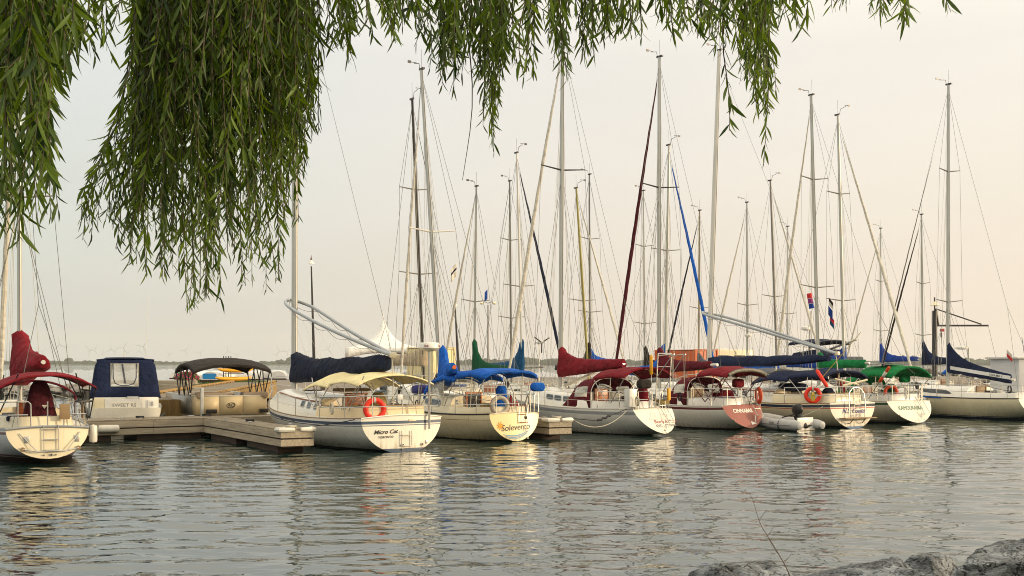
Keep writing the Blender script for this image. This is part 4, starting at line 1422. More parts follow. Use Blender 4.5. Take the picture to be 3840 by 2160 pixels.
b.soft_box((5.9, .25, 1.62), (1.1, .5, .4), 'violet', 3, 'sail_bag')
boat_cream = b

# ---- 4 the grey hulled boat with burgundy canvas and a stern gantry
b = Boat('pale grey sailboat with burgundy dodger and steel davit frame over its reverse stern', 5.5, 42.1, 34, 10.4, 3.3, 1.85, .95, .95, 1.45, rake=.72, zk0=.10, over=1.2, vee=.1)
b.hull([(0, .04, 'black_paint'), (.80, .93, 'grey_stripe')], 'grey_white', 'transom_white', transom_bands=[])
b.toe_rail('alu', .022)
b.coaming(1.1, 3.7, .24, mt='white')
b.cabin(3.7, 8.4, 1.12, .55, .5, 'white')
for px in (2040, 2076, 2115):
    c = b.at(px, 1497, 1.05); b.window(c.x - .27, c.x + .27, .34, .7, slant=.04)
for sd in (1, -1):
    for x in (4.6, 5.6, 6.6): b.winch(x, sd * .5, 1.62)
b.companionway(3.66, .6, 1.0, 1.6, 'oak')
b.wheel(1.8, -.3, 1.45, .46)
b.wheel_cover(1.6, 'brick', .22, 1.1, 1.8, .14, y=-.3, seed=8)
b.pushpit(2.4, (.36, .66), .017, gate=(-.35, .1))
b.lifelines(2.4, n=6)
b.mast(6.35, (2110, 150), .105, 'alu')
b.spreaders([.64], 1.1, 'alu_dark')
b.rig(split=True); b.masthead(big=1.2); b.halyards(5, 2)
b.jib('white_cloth', .085, k1=.97, seed=7)
e = b.at(2340, 1362, 0)
b.boom((6.2, 0, 2.35), e, .07)
b.cover((6.25, 0, 2.38), e, 'brick', top=(.42, .16), low=(.3, .17), w=.24, rise=.52, power=7, seed=21, n=44, wr=.05)
MB().grid([[(6.0 - 1.9 * k, .18 * q, lerp(1.72, 2.25, k) + .02 * q * q) for q in (1, 0, -1)] for k in (0, .5, 1)]).build('boom_vang', 'white_cloth', b.root, solid=.01)
b.bimini(.9, 2.75, 1.12, 2.22, 2.52, 'brick', seed=4, hang=.1, power=2.8, aft_drop=.02)
b.dodger(3.0, 4.75, 1.14, 2.1, 'burgundy', seed=6)
# gantry on the transom
mb = MB()
g0, g1 = b.at(2458, 1540, -.1), b.at(2512, 1535, -.72)
for yy in (-.2, -.85):
    mb.tube([(.78, yy, 1.0), (.62, yy, 2.98)], .022, 6)
mb.tube([(.62, -.2, 2.98), (.62, -.85, 2.98)], .026, 6).tube([(.62, -.2, 2.9), (-.2, -.25, 2.95)], .02, 6).tube([(.62, -.85, 2.9), (-.2, -.8, 2.95)], .02, 6)
mb.tube([(.7, -.2, 2.1), (-.1, -.25, 2.92)], .014, 6).tube([(.7, -.85, 2.1), (-.1, -.8, 2.92)], .014, 6).tube([(.66, -.2, 2.5), (.66, -.85, 2.5)], .014, 6)
mb.build('davit_frame', 'steel', b.root)
mb = MB()
for yy in (-.25, -.8): mb.tube([(-.18, yy, 2.92), (-.12, yy, 1.75)], .009, 4).tube([(-.15, yy + .05, 2.92), (-.12, yy, 1.75)], .009, 4)
mb.build('davit_tackle', 'line_white', b.root)
q = b.at(2443, 1368, .05)
MB().tube([q + Vector((0, 0, .36)), q + Vector((.01, 0, .3)), q + Vector((.01, 0, -.3)), q + Vector((.02, 0, -.36))], [.035, .062, .062, .04], 10).build('danbuoy_float', 'yellow', b.root)
MB().tube([q + Vector((.02, 0, -1.4)), q + Vector((0, 0, .55))], .01, 5).build('danbuoy_staff', 'white', b.root)
MB().box(b.at(2508, 1478, -.72), (.1, .13, .44)).build('horseshoe_case', 'yellow', b.root, bevel=.03)
b.soft_box(b.at(2415, 1440, .45), (.3, .62, .34), 'charcoal', 4, 'barbecue_cover')
MB().box(b.at(2365, 1492, .92), (.3, .36, .66)).build('life_raft_case', 'grey_white', b.root, bevel=.03)
b.name_text('Bearly A Wake', -.28, .47, .17, 'lettering_red', .2, 0., wide=1.05)
b.name_text('KYC', .12, .33, .14, 'lettering_grey', 0, .02)
b.name_text('OTTAWA', -.45, .34, .13, 'lettering_grey', 0, .01)
mb = MB()
for pts in ([(.52, .70), (.42, .78), (.36, .9), (.28, .95), (.2, .9), (.18, .78), (.1, .72)], [(.55, .68), (.3, .66), (.0, .68), (-.2, .66)], [(.3, .72), (.26, .82), (.2, .74)], [(.16, .7), (.02, .78), (-.1, .7)]):
    mb.tube([b.tr(yy - .1, z * .9, .012) for yy, z in pts], .0025, 4)
mb.build('bear_drawing', 'lettering_grey', b.root)
b.ladder(-.42, .5, 1.2, .3, 3, off=.05, tilt=.12)
MB().box(b.tr(-.18, .3, .02), (.03, .05, .22)).build('rudder_fitting', 'white', b.root, bevel=.01)
b.outlet(-.05, .22, .03)
fend = rope('mooring_line', [b.M @ b.pt(.02, .98, 1, .05), P(2240, 1578, 41.2), P(2155, 1570, 40.6)], 'dark mooring line with a rubber snubber along the grey hull to the finger dock', .016)
MB().tube([(P(2240, 1578, 41.2).lerp(b.M @ b.pt(.02, .98, 1, .05), k)) + Vector((0, .0, .03 * math.sin(k * 40))) for k in np.linspace(.0, .42, 14)], .035, 6).build('snubber', 'line_dark', fend)
rope('mooring_line', [b.M @ b.pt(.02, .95, 1, .05), P(2150, 1574, 40.8)], 'slack pale mooring line looping along the grey hull to the finger dock', .012, 'line_white', sag=.42)
boat_grey = b

# ---- 5 the boat with the dusty red transom
b = Boat('white sailboat with a dusty red stern, wine dodger and a raised red canopy', 9.33, 45.9, 34, 8.7, 2.95, 2.1, .95, .92, 1.35, rake=.5, zk0=.09, over=1., vee=.12)
b.hull([(0, .05, 'black_paint'), (.05, .075, 'maroon_paint'), (.86, .96, 'maroon_paint')], 'white', 'transom_red', transom_bands=[])
b.toe_rail('alu', .022)
b.coaming(.8, 3.1, .26, mt='white')
b.cabin(3.1, 7.1, 1.0, .5, .48, 'white')
for x in (3.9, 4.8, 5.6): b.window(x, x + .5)
b.companionway(3.06, .6, .98, 1.56, 'teak_pale', 'cream')
b.wheel_cover(1.35, 'brick', .46, .98, 1.55, .26, y=-.05, seed=5)
b.pushpit(2.0, (.36, .70), .017, gate=(-.75, -.35))
b.lifelines(2.0, n=5)
b.mast(5.4, (2472, 215), .095, 'alu')
b.spreaders([.62], 1.05, 'alu_dark')
b.rig(split=True); b.masthead(big=1.2); b.halyards(5, 12)
b.jib('wine', .085, k1=.97, seed=3)
e = b.at(2668, 1368, .0)
b.boom((5.3, 0, 2.45), e + Vector((-.35, 0, 0)), .065, 'alu_white')
b.cover((5.33, 0, 2.48), e, 'burgundy', top=(.3, .14), low=(.28, .16), w=.2, rise=.58, power=8, seed=31, n=40, wr=.04)
b.bimini(.2, 1.9, 1.06, 2.28, 2.56, 'brick', seed=9, hang=.1, power=2.8, frame='maroon_paint')
MB().tube([(.15, q * 1.03, 2.16 + .2 * (1 - abs(q) ** 2.8)) for q in np.linspace(1, -1, 13)], .05, 8, sx=1., sy=1.5).build('rolled_curtain', 'rolled_vinyl', b.root)
b.dodger(2.55, 4.0, 1.06, 2.1, 'burgundy', seed=7, power=.42)
for sd in (1, -1): each('canopy_strut', [[(1.5, sd * 1.0, 1.1), (.35, sd * .98, 2.2)], [(1.5, sd * 1.0, 1.1), (2.5, sd * .98, 2.0)]], .02, 'maroon_paint', b.root)
b.soft_box(b.at(2768, 1437, -.35), (.3, .56, .36), 'brick', 6, 'barbecue_cover')
MB().tube([b.at(2768, 1452, -.35), b.at(2768, 1540, -.35)], .014, 6).build('barbecue_post', 'steel', b.root)
b.name_text('CINNABAR', .1, .70, .2, 'lettering_white', 0, .03, wide=1.05)
b.ladder(-.62, .55, 1.2, .32, 3, off=.05, tilt=.12)
MB().box(b.tr(-.38, .40, .02), (.03, .06, .34)).build('rudder_fitting', 'white', b.root, bevel=.01)
mb = MB().add([b.tr(-.12, .36, .013), b.tr(-.12, .22, .013), b.tr(-.42, .27, .013)], [(0, 1, 2)])
mb.build('pennant_emblem', 'lettering_white', b.root, recalc=False)
b.outlet(.72, .42, .03)
c = b.M @ b.at(2845, 1483, -.92)
lifebuoy(c, (1, .15, 0), 'orange lifebuoy seen edge on at the starboard rail of the red sterned boat', 'orange_old', .27, .075, coil='line_yellow')
boat_red = b

# ---- 6 the second catboat
b = Boat('cream catboat with navy and red side stripes, navy canopies and a swim platform', 13.82, 47.6, 34, 9.2, 3.6, 2.75, 1.02, .97, 1.5, rake=0., zk0=-.05, over=.3, camber=.09, bulge=.12, vee=.1)
st = [(.79, .82, 'red_paint'), (.85, .96, 'navy_paint')]
b.hull([(0, .1, 'navy_paint')] + st, 'cream', 'transom_white', transom_bands=[(0, .08, 'blue_bottom')] + st)
b.toe_rail('teak_pale', .022)
b.coaming(.45, 3.1, .3, mt='cream', cap='teak_pale')
b.cabin(3.1, 8.4, 1.28, .72, .5, 'white', nose=.2, hf=.36)
for x in (4.1, 4.9, 5.7): b.window(x, x + .35, .32, .7)
for sd in (1, -1): MB().tube([b.cab_pt(x, .8, sd, .02) for x in np.linspace(3.2, 7.4, 12)], .022, 5).build('grab_rail', 'teak', b.root)
b.soft_box((3.1, .1, 1.62), (.8, 1.4, .34), 'navy', 2, 'hatch_cover')
MB().box((3.04, .95, 1.3), (.05, .5, .5)).build('bulkhead', 'beige_cabin', b.root, bevel=.01)
b.companionway(3.06, .7, 1.02, 1.55, 'dark', 'beige_cabin')
b.wheel_cover(1.4, 'navy_dark', .42, 1.0, 1.6, .22, y=-.15, seed=3)
b.pushpit(2.2, (.34, .66), .018)
b.lifelines(2.2, n=5)
b.mast(8.4, (2697, 190), .135, 'alu_white', taper=.62)
b.masthead()
tipw = b.at(3192, 1325, 0.); tipw.x = .85
for sd in (1, -1):
    pts = []
    for i in range(25):
        u = i / 24
        p = Vector((8.8, 0, 5.02)).lerp(tipw, u)
        p.y = sd * float(np.interp(u, [0, .02, .06, .12, .22, .35, .6, 1], [0, .2, .34, .44, .46, .42, .3, .05]))
        p.z += .05 * math.sin(PI * u)
        pts.append(p)
    o = MB().tube(pts, .058, 10).build('wishbone', 'spar_blue', b.root)
    ln = []
    for i in range(0, 24, 4):
        a_, c_ = pts[i], pts[min(24, i + 4)]
        ln += [a_.lerp(c_, k / 6) - Vector((0, 0, .08 + .12 * math.sin(PI * k / 6))) for k in range(6)]
    MB().tube(ln, .006, 5).build('control_line', 'line_dark', o)
MB().box(tipw + Vector((-.05, 0, 0)), (.2, .16, .16)).build('wishbone_end', 'cream', b.root, bevel=.03)
b.cover((8.2, 0, 2.72), (1.2, 0, 2.82), 'navy', top=(.22, .14), low=(.2, .1), w=.26, rise=.0, power=9, seed=17, n=60, wr=.03, bumps=4, belly=.12)
MB().tube([tipw, b.mpt(.97)], .007, 4).build('topping_lift', 'wire', b.root)
MB().tube([tipw - Vector((0, 0, .1)), (.6, 0, 1.2)], .022, 5).build('mainsheet', 'line_white', b.root)
for u in (.2, .4, .6, .8):
    p = Vector((8.2, 0, 3.0)).lerp(Vector((1.2, 0, 2.95)), u)
    for sd in (1, -1):
        q = Vector((8.8, 0, 5.02)).lerp(tipw, u * .9); q.y = sd * .5 * (1 - u * .9)
        each('lazy_line', [[p, q]], .0035, 'line_white', b.root, 4)
b.bimini(.35, 2.25, 1.32, 2.2, 2.45, 'navy', seed=11, hang=.1, power=2.8)
b.bimini(2.35, 4.4, 1.28, 2.05, 2.38, 'navy', seed=12, hang=.08, power=2.8, fwd_drop=.14, name='dodger')
# stern ladder hoop and platform
mb = MB()
for yy in (.48, -.48): mb.tube([b.tr(yy, .42, .12), b.tr(yy * 1.02, 1.05, .12), b.tr(yy * .95, 1.42, .08), b.tr(yy * .5, 1.62, .06), b.tr(0, 1.66, .06)], .02, 6)
for yy in (.17, -.17): mb.tube([b.tr(yy, .45, .1), b.tr(yy, 1.6, .1)], .014, 6)
mb.build('ladder_hoop', 'steel', b.root)
for z in (.75, .98, 1.2): MB().box(b.tr(0, z, .11), (.05, .34, .025)).build('step', 'steel', b.root)
MB().box(b.tr(0, .42, .17), (.34, 1.9, .045)).build('swim_platform', 'teak_pale', b.root, bevel=.015)
mb = MB()
for yy in (.42, -.3): mb.tube([b.tr(yy, .40, .3), b.tr(yy, .22, .12), b.tr(yy, .2, .0)], .016, 6)
mb.build('platform_brace', 'black', b.root)
mb = MB().tube([(.35, .2, 1.72), (.0, -.9, 1.95)], .045, 6).tube([(.5, .5, 2.0), (.1, -.5, 1.75)], .04, 6)
mb.build('outrigger_pole', 'cream', b.root)
b.name_text('N.S. Coaster', .02, .62, .27, 'lettering_blue', .3, .012, wide=1.02)
b.name_text('KINGSTON', -.02, .47, .13, 'lettering_grey', 0, 0)
c = b.M @ (b.at(3051, 1481, 1.3) + Vector((-.05, .1, 0)))
lifebuoy(c, (-.2, -1, .05), 'red orange lifebuoy with a yellow rope coil on the navy striped catboat', 'orange_buoy', .27, .08, coil='line_yellow')
q = b.at(3082, 1418, 1.5)
MB().tube([q + Vector((-.25, -.05, -.34)), q + Vector((-.2, -.04, -.3)), q + Vector((.2, .04, .28)), q + Vector((.24, .05, .33))], [.04, .075, .075, .035], 10).build('danbuoy_float', 'orange_buoy', b.root)
MB().tube([q, b.at(3228, 1246, 1.45)], .012, 5).build('danbuoy_staff', 'line_yellow', b.root)
flag(b.M @ b.at(3140, 1400, -.1), 'red and white maple leaf flag hanging limp behind the navy striped catboat', .62, .5, maple, ['red', 'white_cloth'], Vector((.7, -.5, 0)).normalized(), 1, .9)
MB().tube([b.at(3137, 1530, -.05), b.at(3149, 1392, -.1)], .012, 6).build('flag_staff', 'steel', b.root)
boat_navy = b

# ---- 7 the boat with green canvas
b = Boat('white sailboat with green canopy, green wheel cover and a wide sloping stern', 17.55, 50.7, 29, 9.3, 3.1, 2.6, .98, .95, 1.4, rake=.55, zk0=.06, over=1., vee=.1)
b.hull([(0, .08, 'black_paint'), (.08, .10, 'white'), (.10, .13, 'green_paint'), (.86, .95, 'green_paint')], 'old_white', 'transom_white', transom_bands=[])
b.toe_rail('alu', .022)
b.coaming(.8, 3.0, .26, mt='white')
b.cabin(3.0, 7.0, 1.05, .5, .48, 'white')
for x in (3.8, 4.7): b.window(x, x + .6)
b.companionway(2.96, .6, 1.0, 1.58, 'teak', 'cream')
b.wheel_cover(1.3, 'green_dark', .40, 1.0, 1.72, .22, y=.25, seed=4, power=1.)
b.pushpit(2.0, (.36, .70), .018, gate=(-.75, -.25))
b.lifelines(2.0, n=5)
b.mast(6.0, (3041, 358), .095, 'alu')
b.spreaders([.36, .72], 1.05)
b.rig(split=True); b.masthead(big=1.2); b.halyards(5, 3)
b.jib('white_cloth', .075, k1=.97, seed=13)
e = b.at(3245, 1362, .0)
b.boom((5.9, 0, 2.62), e + Vector((-.25, 0, 0)), .06)
b.cover((5.92, 0, 2.62), e, 'green', top=(.2, .16), low=(.2, .22), w=.22, rise=.35, power=14, seed=41, n=40, wr=.03)
b.bimini(.35, 2.4, 1.2, 2.22, 2.62, 'green', seed=14, hang=.12, power=2.4, fwd_drop=.06)
MB().grid([[(x, y_, 2.66 - .12 * abs(y_ - .35)) for y_ in (.15, .55, .85)] for x in (.9, 1.5, 2.1)]).build('solar_panel', 'glass', b.root, solid=.02)
b.dodger(2.75, 4.2, 1.1, 2.08, 'green', seed=15, power=.42)
b.soft_box(b.at(3392, 1420, -.35), (.3, .6, .34), 'green', 7, 'barbecue_cover')
MB().tube([b.at(3392, 1432, -.35), b.at(3392, 1500, -.35)], .014, 6).build('barbecue_post', 'steel', b.root)
b.name_text('KAMOURASKA', .12, .62, .24, 'lettering_green', 0, 0, wide=.9, slope=-.0)
b.ladder(-.55, .42, 1.2, .36, 3, off=.06, tilt=.14)
MB().box(b.tr(-.3, .3, .02), (.03, .06, .5)).build('rudder_fitting', 'white', b.root, bevel=.01)
b.outlet(.95, .4, .03)
c = b.M @ (b.at(3334, 1472, .62) + Vector((-.1, 0, 0)))
lifebuoy(c, (.1, -1, .05), 'worn orange lifebuoy with pale rope on the stern rail of the green canopied boat', 'orange_old', .27, .075)
q0, q1 = b.at(3256, 1496, 1.34), b.at(3335, 1376, 1.38)
MB().tube([q0, q1], .013, 6).build('danbuoy_staff', 'charcoal', b.root)
dq = (q1 - q0).normalized()
for k, (u, mm) in enumerate(((.62, 'orange_old'), (.78, 'fender'), (.93, 'orange_old'))):
    p = q0.lerp(q1, u)
    MB().tube([p - dq * .16, p - dq * .12, p + dq * .1, p + dq * .14], [.04, .07, .07, .04], 10).build('danbuoy_float', mm, b.root)
boat_green = b

# ---- 8 the broadside boat with the striped navy cover
b = Boat('cream sailboat lying side on with a navy and white striped sail cover', 24.35, 53.9, 31, 9.9, 3.2, 2.3, 1.0, .98, 1.3, rake=.4, zk0=.1, over=1.1)
b.hull([(0, .1, 'navy_paint'), (.1, .12, 'white'), (.12, .15, 'navy_paint')], 'cream', 'transom_white', transom_bands=[])
b.toe_rail('black_paint', .03)
MB().tube([b.pt(t, b.sheer(t) - .02, 1, .02) for t in np.linspace(.42, .72, 10)], .03, 6).build('rolled_awning', 'blue', b.root)
b.coaming(.9, 3.3, .22, mt='white')
b.cabin(3.3, 8.2, 1.1, .5, .42, 'white', nose=.45)
b.window(4.4, 6.3, .35, .72, slant=.25, frame='glass')
b.companionway(3.26, .6, 1.0, 1.5, 'teak_pale', 'teak_pale')
b.pushpit(1.8, (.33, .62), .016)
b.lifelines(1.8, n=6, mt='wire')
b.mast(5.2, (3556, 318), .085, 'alu')
b.spreaders([.30, .72], .95)
b.rig(split=True); b.masthead(big=1.2); b.halyards(3, 6)
b.jib('wire', .03, k1=.8, seed=3)
a_ = b.at(3550, 1385, 0.); a_.x = 5.1; e = b.at(3792, 1425, .0)
b.boom(a_, e + Vector((-.2, 0, 0)), .06, 'alu_white')
cv = b.cover(a_, e, 'navy', top=(.6, .26), low=(.16, .17), w=.15, rise=.75, power=6.5, seed=51, n=44, wr=.012, stripe=(.02, .19))
ax_ = (e - a_).normalized(); sd_ = Vector((-ax_.y, ax_.x, 0)).normalized()
if sd_.y < 0: sd_ = -sd_
c0 = a_.lerp(e, .79)
lettering('boat_name', 'CARA MIA V', lambda tx, ty: c0 + ax_ * tx + Vector((0, 0, .055 + ty)) + sd_ * .152, .15, 'lettering', cv, 0., .01, wide=.9)
fender(b.M @ b.pt(.52, .97, 1, .13), .68, 'white fender hanging on a line along the side on cream hull', .13)
fd = thing('fender_board', 'flat dark fender pad hanging at the side of the cream striped cover boat', 'fender', b.M @ b.pt(.78, .85, 1, .1), b.rz)
MB().box((0, 0, -.35), (.5, .1, .85)).build('pad', 'charcoal', fd, bevel=.04)
MB().tube([(-.15, 0, .05), (-.15, -.05, .35)], .01, 5).tube([(.15, 0, .05), (.15, -.05, .35)], .01, 5).build('rope', 'line_dark', fd)
fender(b.M @ b.pt(.9, 1.0, 1, .12), .4, 'small white round fender near the bow of the side on cream boat', .13)
boat_side = b

# ---- ropes and small gear about the cockpits
for k, (bb, mt_) in enumerate(((boat_wine, 'line_white'), (boat_cat, 'line_yellow'), (boat_cream, 'line_red'), (boat_grey, 'line_white'), (boat_red, 'line_dark'), (boat_navy, 'line_white'), (boat_green, 'line_dark'), (boat_side, 'line_white'))):
    g_ = random.Random(80 + k)
    for q in range(2):
        x = g_.uniform(.4, 3.4); sd = g_.choice((1, -1)); t = bb.tx(x)
        c = Vector((x, sd * (bb.hb(t) - .09), bb.sheer(t) + g_.uniform(.42, .6)))
        mb = MB()
        for r_ in range(4):
            mb.tube([c + Vector((.09 * math.cos(a) + .01 * r_, sd * (.02 + .012 * r_), .17 * math.sin(a) - .14)) for a in np.linspace(0, 2 * PI, 13)], .011, 4, cap=False)
        mb.build('rope_coil', g_.choice((mt_, 'line_white', 'line_dark')), bb.root)
    for q in range(3):
        x = g_.uniform(.9, 2.6); y_ = g_.uniform(-.7, .7)
        MB().box((x, y_, bb.dz(x) + .2), (g_.uniform(.2, .5), g_.uniform(.25, .6), g_.uniform(.12, .26))).build('cockpit_cushion', g_.choice(('navy', 'khaki', 'white_cloth', 'charcoal', 'grey_cloth')), bb.root, bevel=.04)
    for q in range(3):
        a_ = Vector((g_.uniform(.3, 1.5), g_.uniform(-.9, .9), 1.25)); c_ = Vector((g_.uniform(2.6, 4.5), g_.uniform(-.8, .8), g_.uniform(1.5, 2.1)))
        MB().tube([a_, a_.lerp(c_, .5) - Vector((0, 0, .12)), c_], .009, 4).build('sheet', g_.choice((mt_, 'line_white', 'line_dark')), bb.root)
# ------------------------------------------------------------------ blue topped motor boat
b = Boat('white motor boat with a tall navy canvas enclosure and clear window', -13.95, 42.4, 20, 7.2, 2.75, 2.4, 1.0, 1.05, 1.5, rake=-.12, zk0=-.1, over=1.2, camber=.03, bulge=.05, cat='motorboat', name='motorboat')
b.hull([(.62, .66, 'navy_paint')], 'white', 'transom_white', transom_bands=[])
b.cabin(3.2, 6.4, 1.1, .5, .5, 'white')
# raised stern block with the engine hatch
MB().prism([(.02, 1.14), (.02, -1.14), (.9, -1.16), (.9, 1.16)], .9, 1.40).build('stern_block', 'white', b.root, bevel=.06)
MB().box((-.03, .1, 1.02), (.08, 1.25, .66)).build('hatch', 'white', b.root, bevel=.05)
MB().box((-.073, .06, 1.02), (.012, .96, .46)).build('name_panel', 'transom_white', b.root, bevel=.004)
MB().box((-.01, .93, 1.0), (.05, .42, .76)).build('transom_door', 'cream', b.root, bevel=.03)
MB().box((-.01, -.9, 1.0), (.05, .3, .6)).build('locker_door', 'white', b.root, bevel=.02)
lettering('boat_name', 'SWEET RS', lambda tx, ty: Vector((-.084, .06 - tx, 1.06 + ty)), .17, 'lettering_grey', b.root, 0., 0., 1., 1.1)
MB().tube([(-.02, .0, 1.37), (-.1, -.05, 1.42), (-.1, -.42, 1.42), (-.02, -.46, 1.3)], .018, 6).build('grab_handle', 'steel', b.root)
for yy, zz in ((.44, .85), (-.32, .85), (-.9, 1.2), (-.9, 1.12)): MB().tube([(-.05, yy, zz), (-.085, yy, zz)], .035, 10).build('socket', 'steel', b.root)
MB().tube([(-.06, .06, .75), (-.09, .06, .75)], .07, 12, sx=1.4, sy=.6).build('vent', 'black', b.root)
MB().tube([(-.03, -.92, .86), (-.06, -.92, .86)], .055, 12).build('vent', 'black', b.root)
# canvas enclosure
rows = []
prof = [(1.22, 1.36), (1.17, 1.6), (1.1, 2.1), (1.03, 2.55), (.94, 2.70)]
def enc(x, sc, zc):
    pts = [(y_ * sc, z) for y_, z in prof]
    full = pts + [(y_, zc + .03 * (1 - (y_ / 1.05) ** 2)) for y_ in (.65, .33, 0, -.33, -.65)] + [(-y_, z) for y_, z in reversed(pts)]
    return [Vector((x + .3 * (z - 1.2) / 1.5 * (1 if x < 1 else 0), y_ + .012 * noise.noise(Vector((x * 3, y_ * 4, z * 5))), z)) for y_, z in full]
mb = MB().grid([enc(.05, 1, 2.76), enc(.6, 1.02, 2.80), enc(1.6, 1.0, 2.82), enc(2.6, .98, 2.78), enc(3.3, .9, 2.6)])
rows = []
for k in range(9):
    u = k / 8
    z = lerp(1.36, 2.74, u); w_ = float(np.interp(z, [1.36, 1.6, 2.1, 2.55, 2.74], [1.22, 1.17, 1.1, 1.03, .9]))
    rows.append([Vector((.05 + .3 * (z - 1.2) / 1.5 - .01 + .018 * noise.noise(Vector((q * 9, z * 2, 2))), w_ * q, z)) for q in np.linspace(1, -1, 21)])
zs = [1.36, 1.55, 1.8, 2.0, 2.2, 2.4, 2.6, 2.67, 2.74]
ys = [-1, -.85, -.6, -.38, -.19, 0, .15, .3, .45, .65, .85, 1]
rows = []
for z in zs:
    w_ = float(np.interp(z, [1.36, 1.6, 2.1, 2.55, 2.74], [1.22, 1.17, 1.1, 1.03, .9]))
    rows.append([Vector((.05 + .3 * (z - 1.2) / 1.5 - .01 + .018 * noise.noise(Vector((q * 9, z * 2, 2))), w_ * q, z)) for q in ys])
nc = len(ys)
mb.add([p for r in rows for p in r], [(i * nc + j, i * nc + j + 1, (i + 1) * nc + j + 1, (i + 1) * nc + j) for i in range(len(zs) - 1) for j in range(nc - 1)
                                      if not (1.8 <= zs[i] < 2.6 and -.38 <= ys[j] < .45)])          # all but the window opening
en = mb.build('canvas_enclosure', 'navy', b.root, angle=60, solid=.012)
def back(y_, z, off): return Vector((.05 + .3 * (z - 1.2) / 1.5 - .02 - off, y_, z))
MB().grid([[back(y_, z, .02) for y_ in np.linspace(.53, -.46, 7)] for z in np.linspace(1.77, 2.63, 6)]).build('clear_window', 'vinyl', en, solid=.008)
MB().tube([back(.44, 2.62, .035), back(.43, 2.1, .035), back(.36, 1.9, .035), back(.2, 1.83, .035), back(-.1, 1.83, .035), back(-.28, 1.9, .035), back(-.36, 2.1, .035), back(-.37, 2.62, .035)], .014, 6).build('zip', 'navy_dark', en)
MB().tube([back(.12, 2.6, .04), back(.02, 1.9, .03)], .03, 6).build('window_strap', 'grey_cloth', en)
MB().tube([(.5, q * 1.0, 2.72 + .06 * (1 - q * q)) for q in np.linspace(1, -1, 11)], .05, 8).build('roof_edge', 'navy', en)
for sd in (1, -1): MB().grid([[(x, sd * (1.15 if z < 2 else 1.07), z) for x in (.9, 2.4)] for z in (1.7, 2.5)]).build('side_window', 'vinyl', en, solid=.01)
MB().tube([(2., 0, 2.8), (2., 0, 3.05), (2., 0, 3.1)], [.02, .02, .03], 6).build('light_post', 'white', b.root)
MB().tube([(1.6, -.75, 2.8), (1.45, -.85, 5.2)], [.014, .006], 5).build('antenna', 'white', b.root)
MB().tube([(-.02, -1.2, .6), (.15, -1.32, .75)], .06, 8).build('fender_socket', 'black', b.root)

# ------------------------------------------------------------------ pontoon boat
root = thing('pontoon_boat', 'beige pontoon boat with a black folding canopy and curved fence', 'pontoon boat', (-10.42, 43.7, 0), PI / 2 + R(25))
root.scale = (1.12, 1.12, 1.15)
for sd in (1, -1):
    MB().tube([(-.1, sd * .95, .12), (5.8, sd * .95, .12), (6.6, sd * .95, .3)], [.32, .32, .05], 14).build('pontoon', 'alu', root)
MB().box((3.2, 0, .50), (6.6, 2.44, .08)).build('deck', 'grey_white', root)
M['fence'] = mat('champagne_fence_panel', 'c4b088', .5, .05, var=.1, vscale=2.)
M['upholstery'] = mat('taupe_upholstery', '8e7c66', .6, var=.12, bump=.2)
def fence(pts, z0, z1, name, mt):
    o = MB().grid([[(x, y_, z) for x, y_ in pts] for z in (z0, lerp(z0, z1, .5), z1)]).build(name, mt, root, solid=.03)
    MB().tube([(x, y_, z1 + .01) for x, y_ in pts], .022, 6).build('top_rail', 'alu', o)
    MB().tube([(x, y_, z0) for x, y_ in pts], .02, 6).build('bottom_rail', 'black', o)
    return o
arc = [(.35, 1.22), (.12, 1.16), (.03, 1.0), (-.03, .75), (-.06, .45)]
fence(arc, .62, 1.22, 'fence_panel', 'fence')
fence([(-.06, .44), (-.07, .0), (-.07, -.33)], .62, 1.22, 'gate', 'fence')
fence([(-.06, -.35), (-.03, -.75), (.03, -1.0), (.12, -1.16), (.35, -1.22)], .62, 1.22, 'fence_panel', 'fence')
M['fence_dull'] = mat('brushed_fence_side', '8f8a80', .4, .4, var=.25, vscale=3.)
for sd in (1, -1): fence([(.35, sd * 1.22), (2.2, sd * 1.22), (4.2, sd * 1.22), (6.2, sd * 1.2)], .62, 1.22, 'side_panel', 'fence_dull')
for yy, ln in ((.65, 1.0), (-.78, .85)): MB().box((.25, yy, 1.25), (.5, ln, .2)).build('seat_back', 'upholstery', root, bevel=.06)
for x, yy in ((3.4, .8), (4.6, -.7)): MB().box((x, yy, 1.0), (.6, .6, .5)).build('helm_seat' if yy > 0 else 'lounge', 'upholstery', root, bevel=.12)
MB().prism([(2.6, .95), (2.6, .35), (3.0, .35), (3.0, .95)], .55, 1.2).build('helm_console', 'upholstery', root, bevel=.05)
for yy in (.68, -1.02): MB().box((-.09, yy * 1.02, .74), (.05, .36 if yy > 0 else .3, .13)).build('corner_light', 'black', root, bevel=.02)
th = np.linspace(0, 2 * PI, 21)
lg = MB().tube([(-.1, .06 + .11 * math.cos(a) * 1.25 - .02 * math.sin(a), .93 + .08 * math.sin(a)) for a in th], .008, 4).build('emblem', 'lettering', root)
lettering('lettering', 'AO', lambda tx, ty: Vector((-.1, .06 - tx, .88 + ty)), .15, 'lettering', lg, .2)
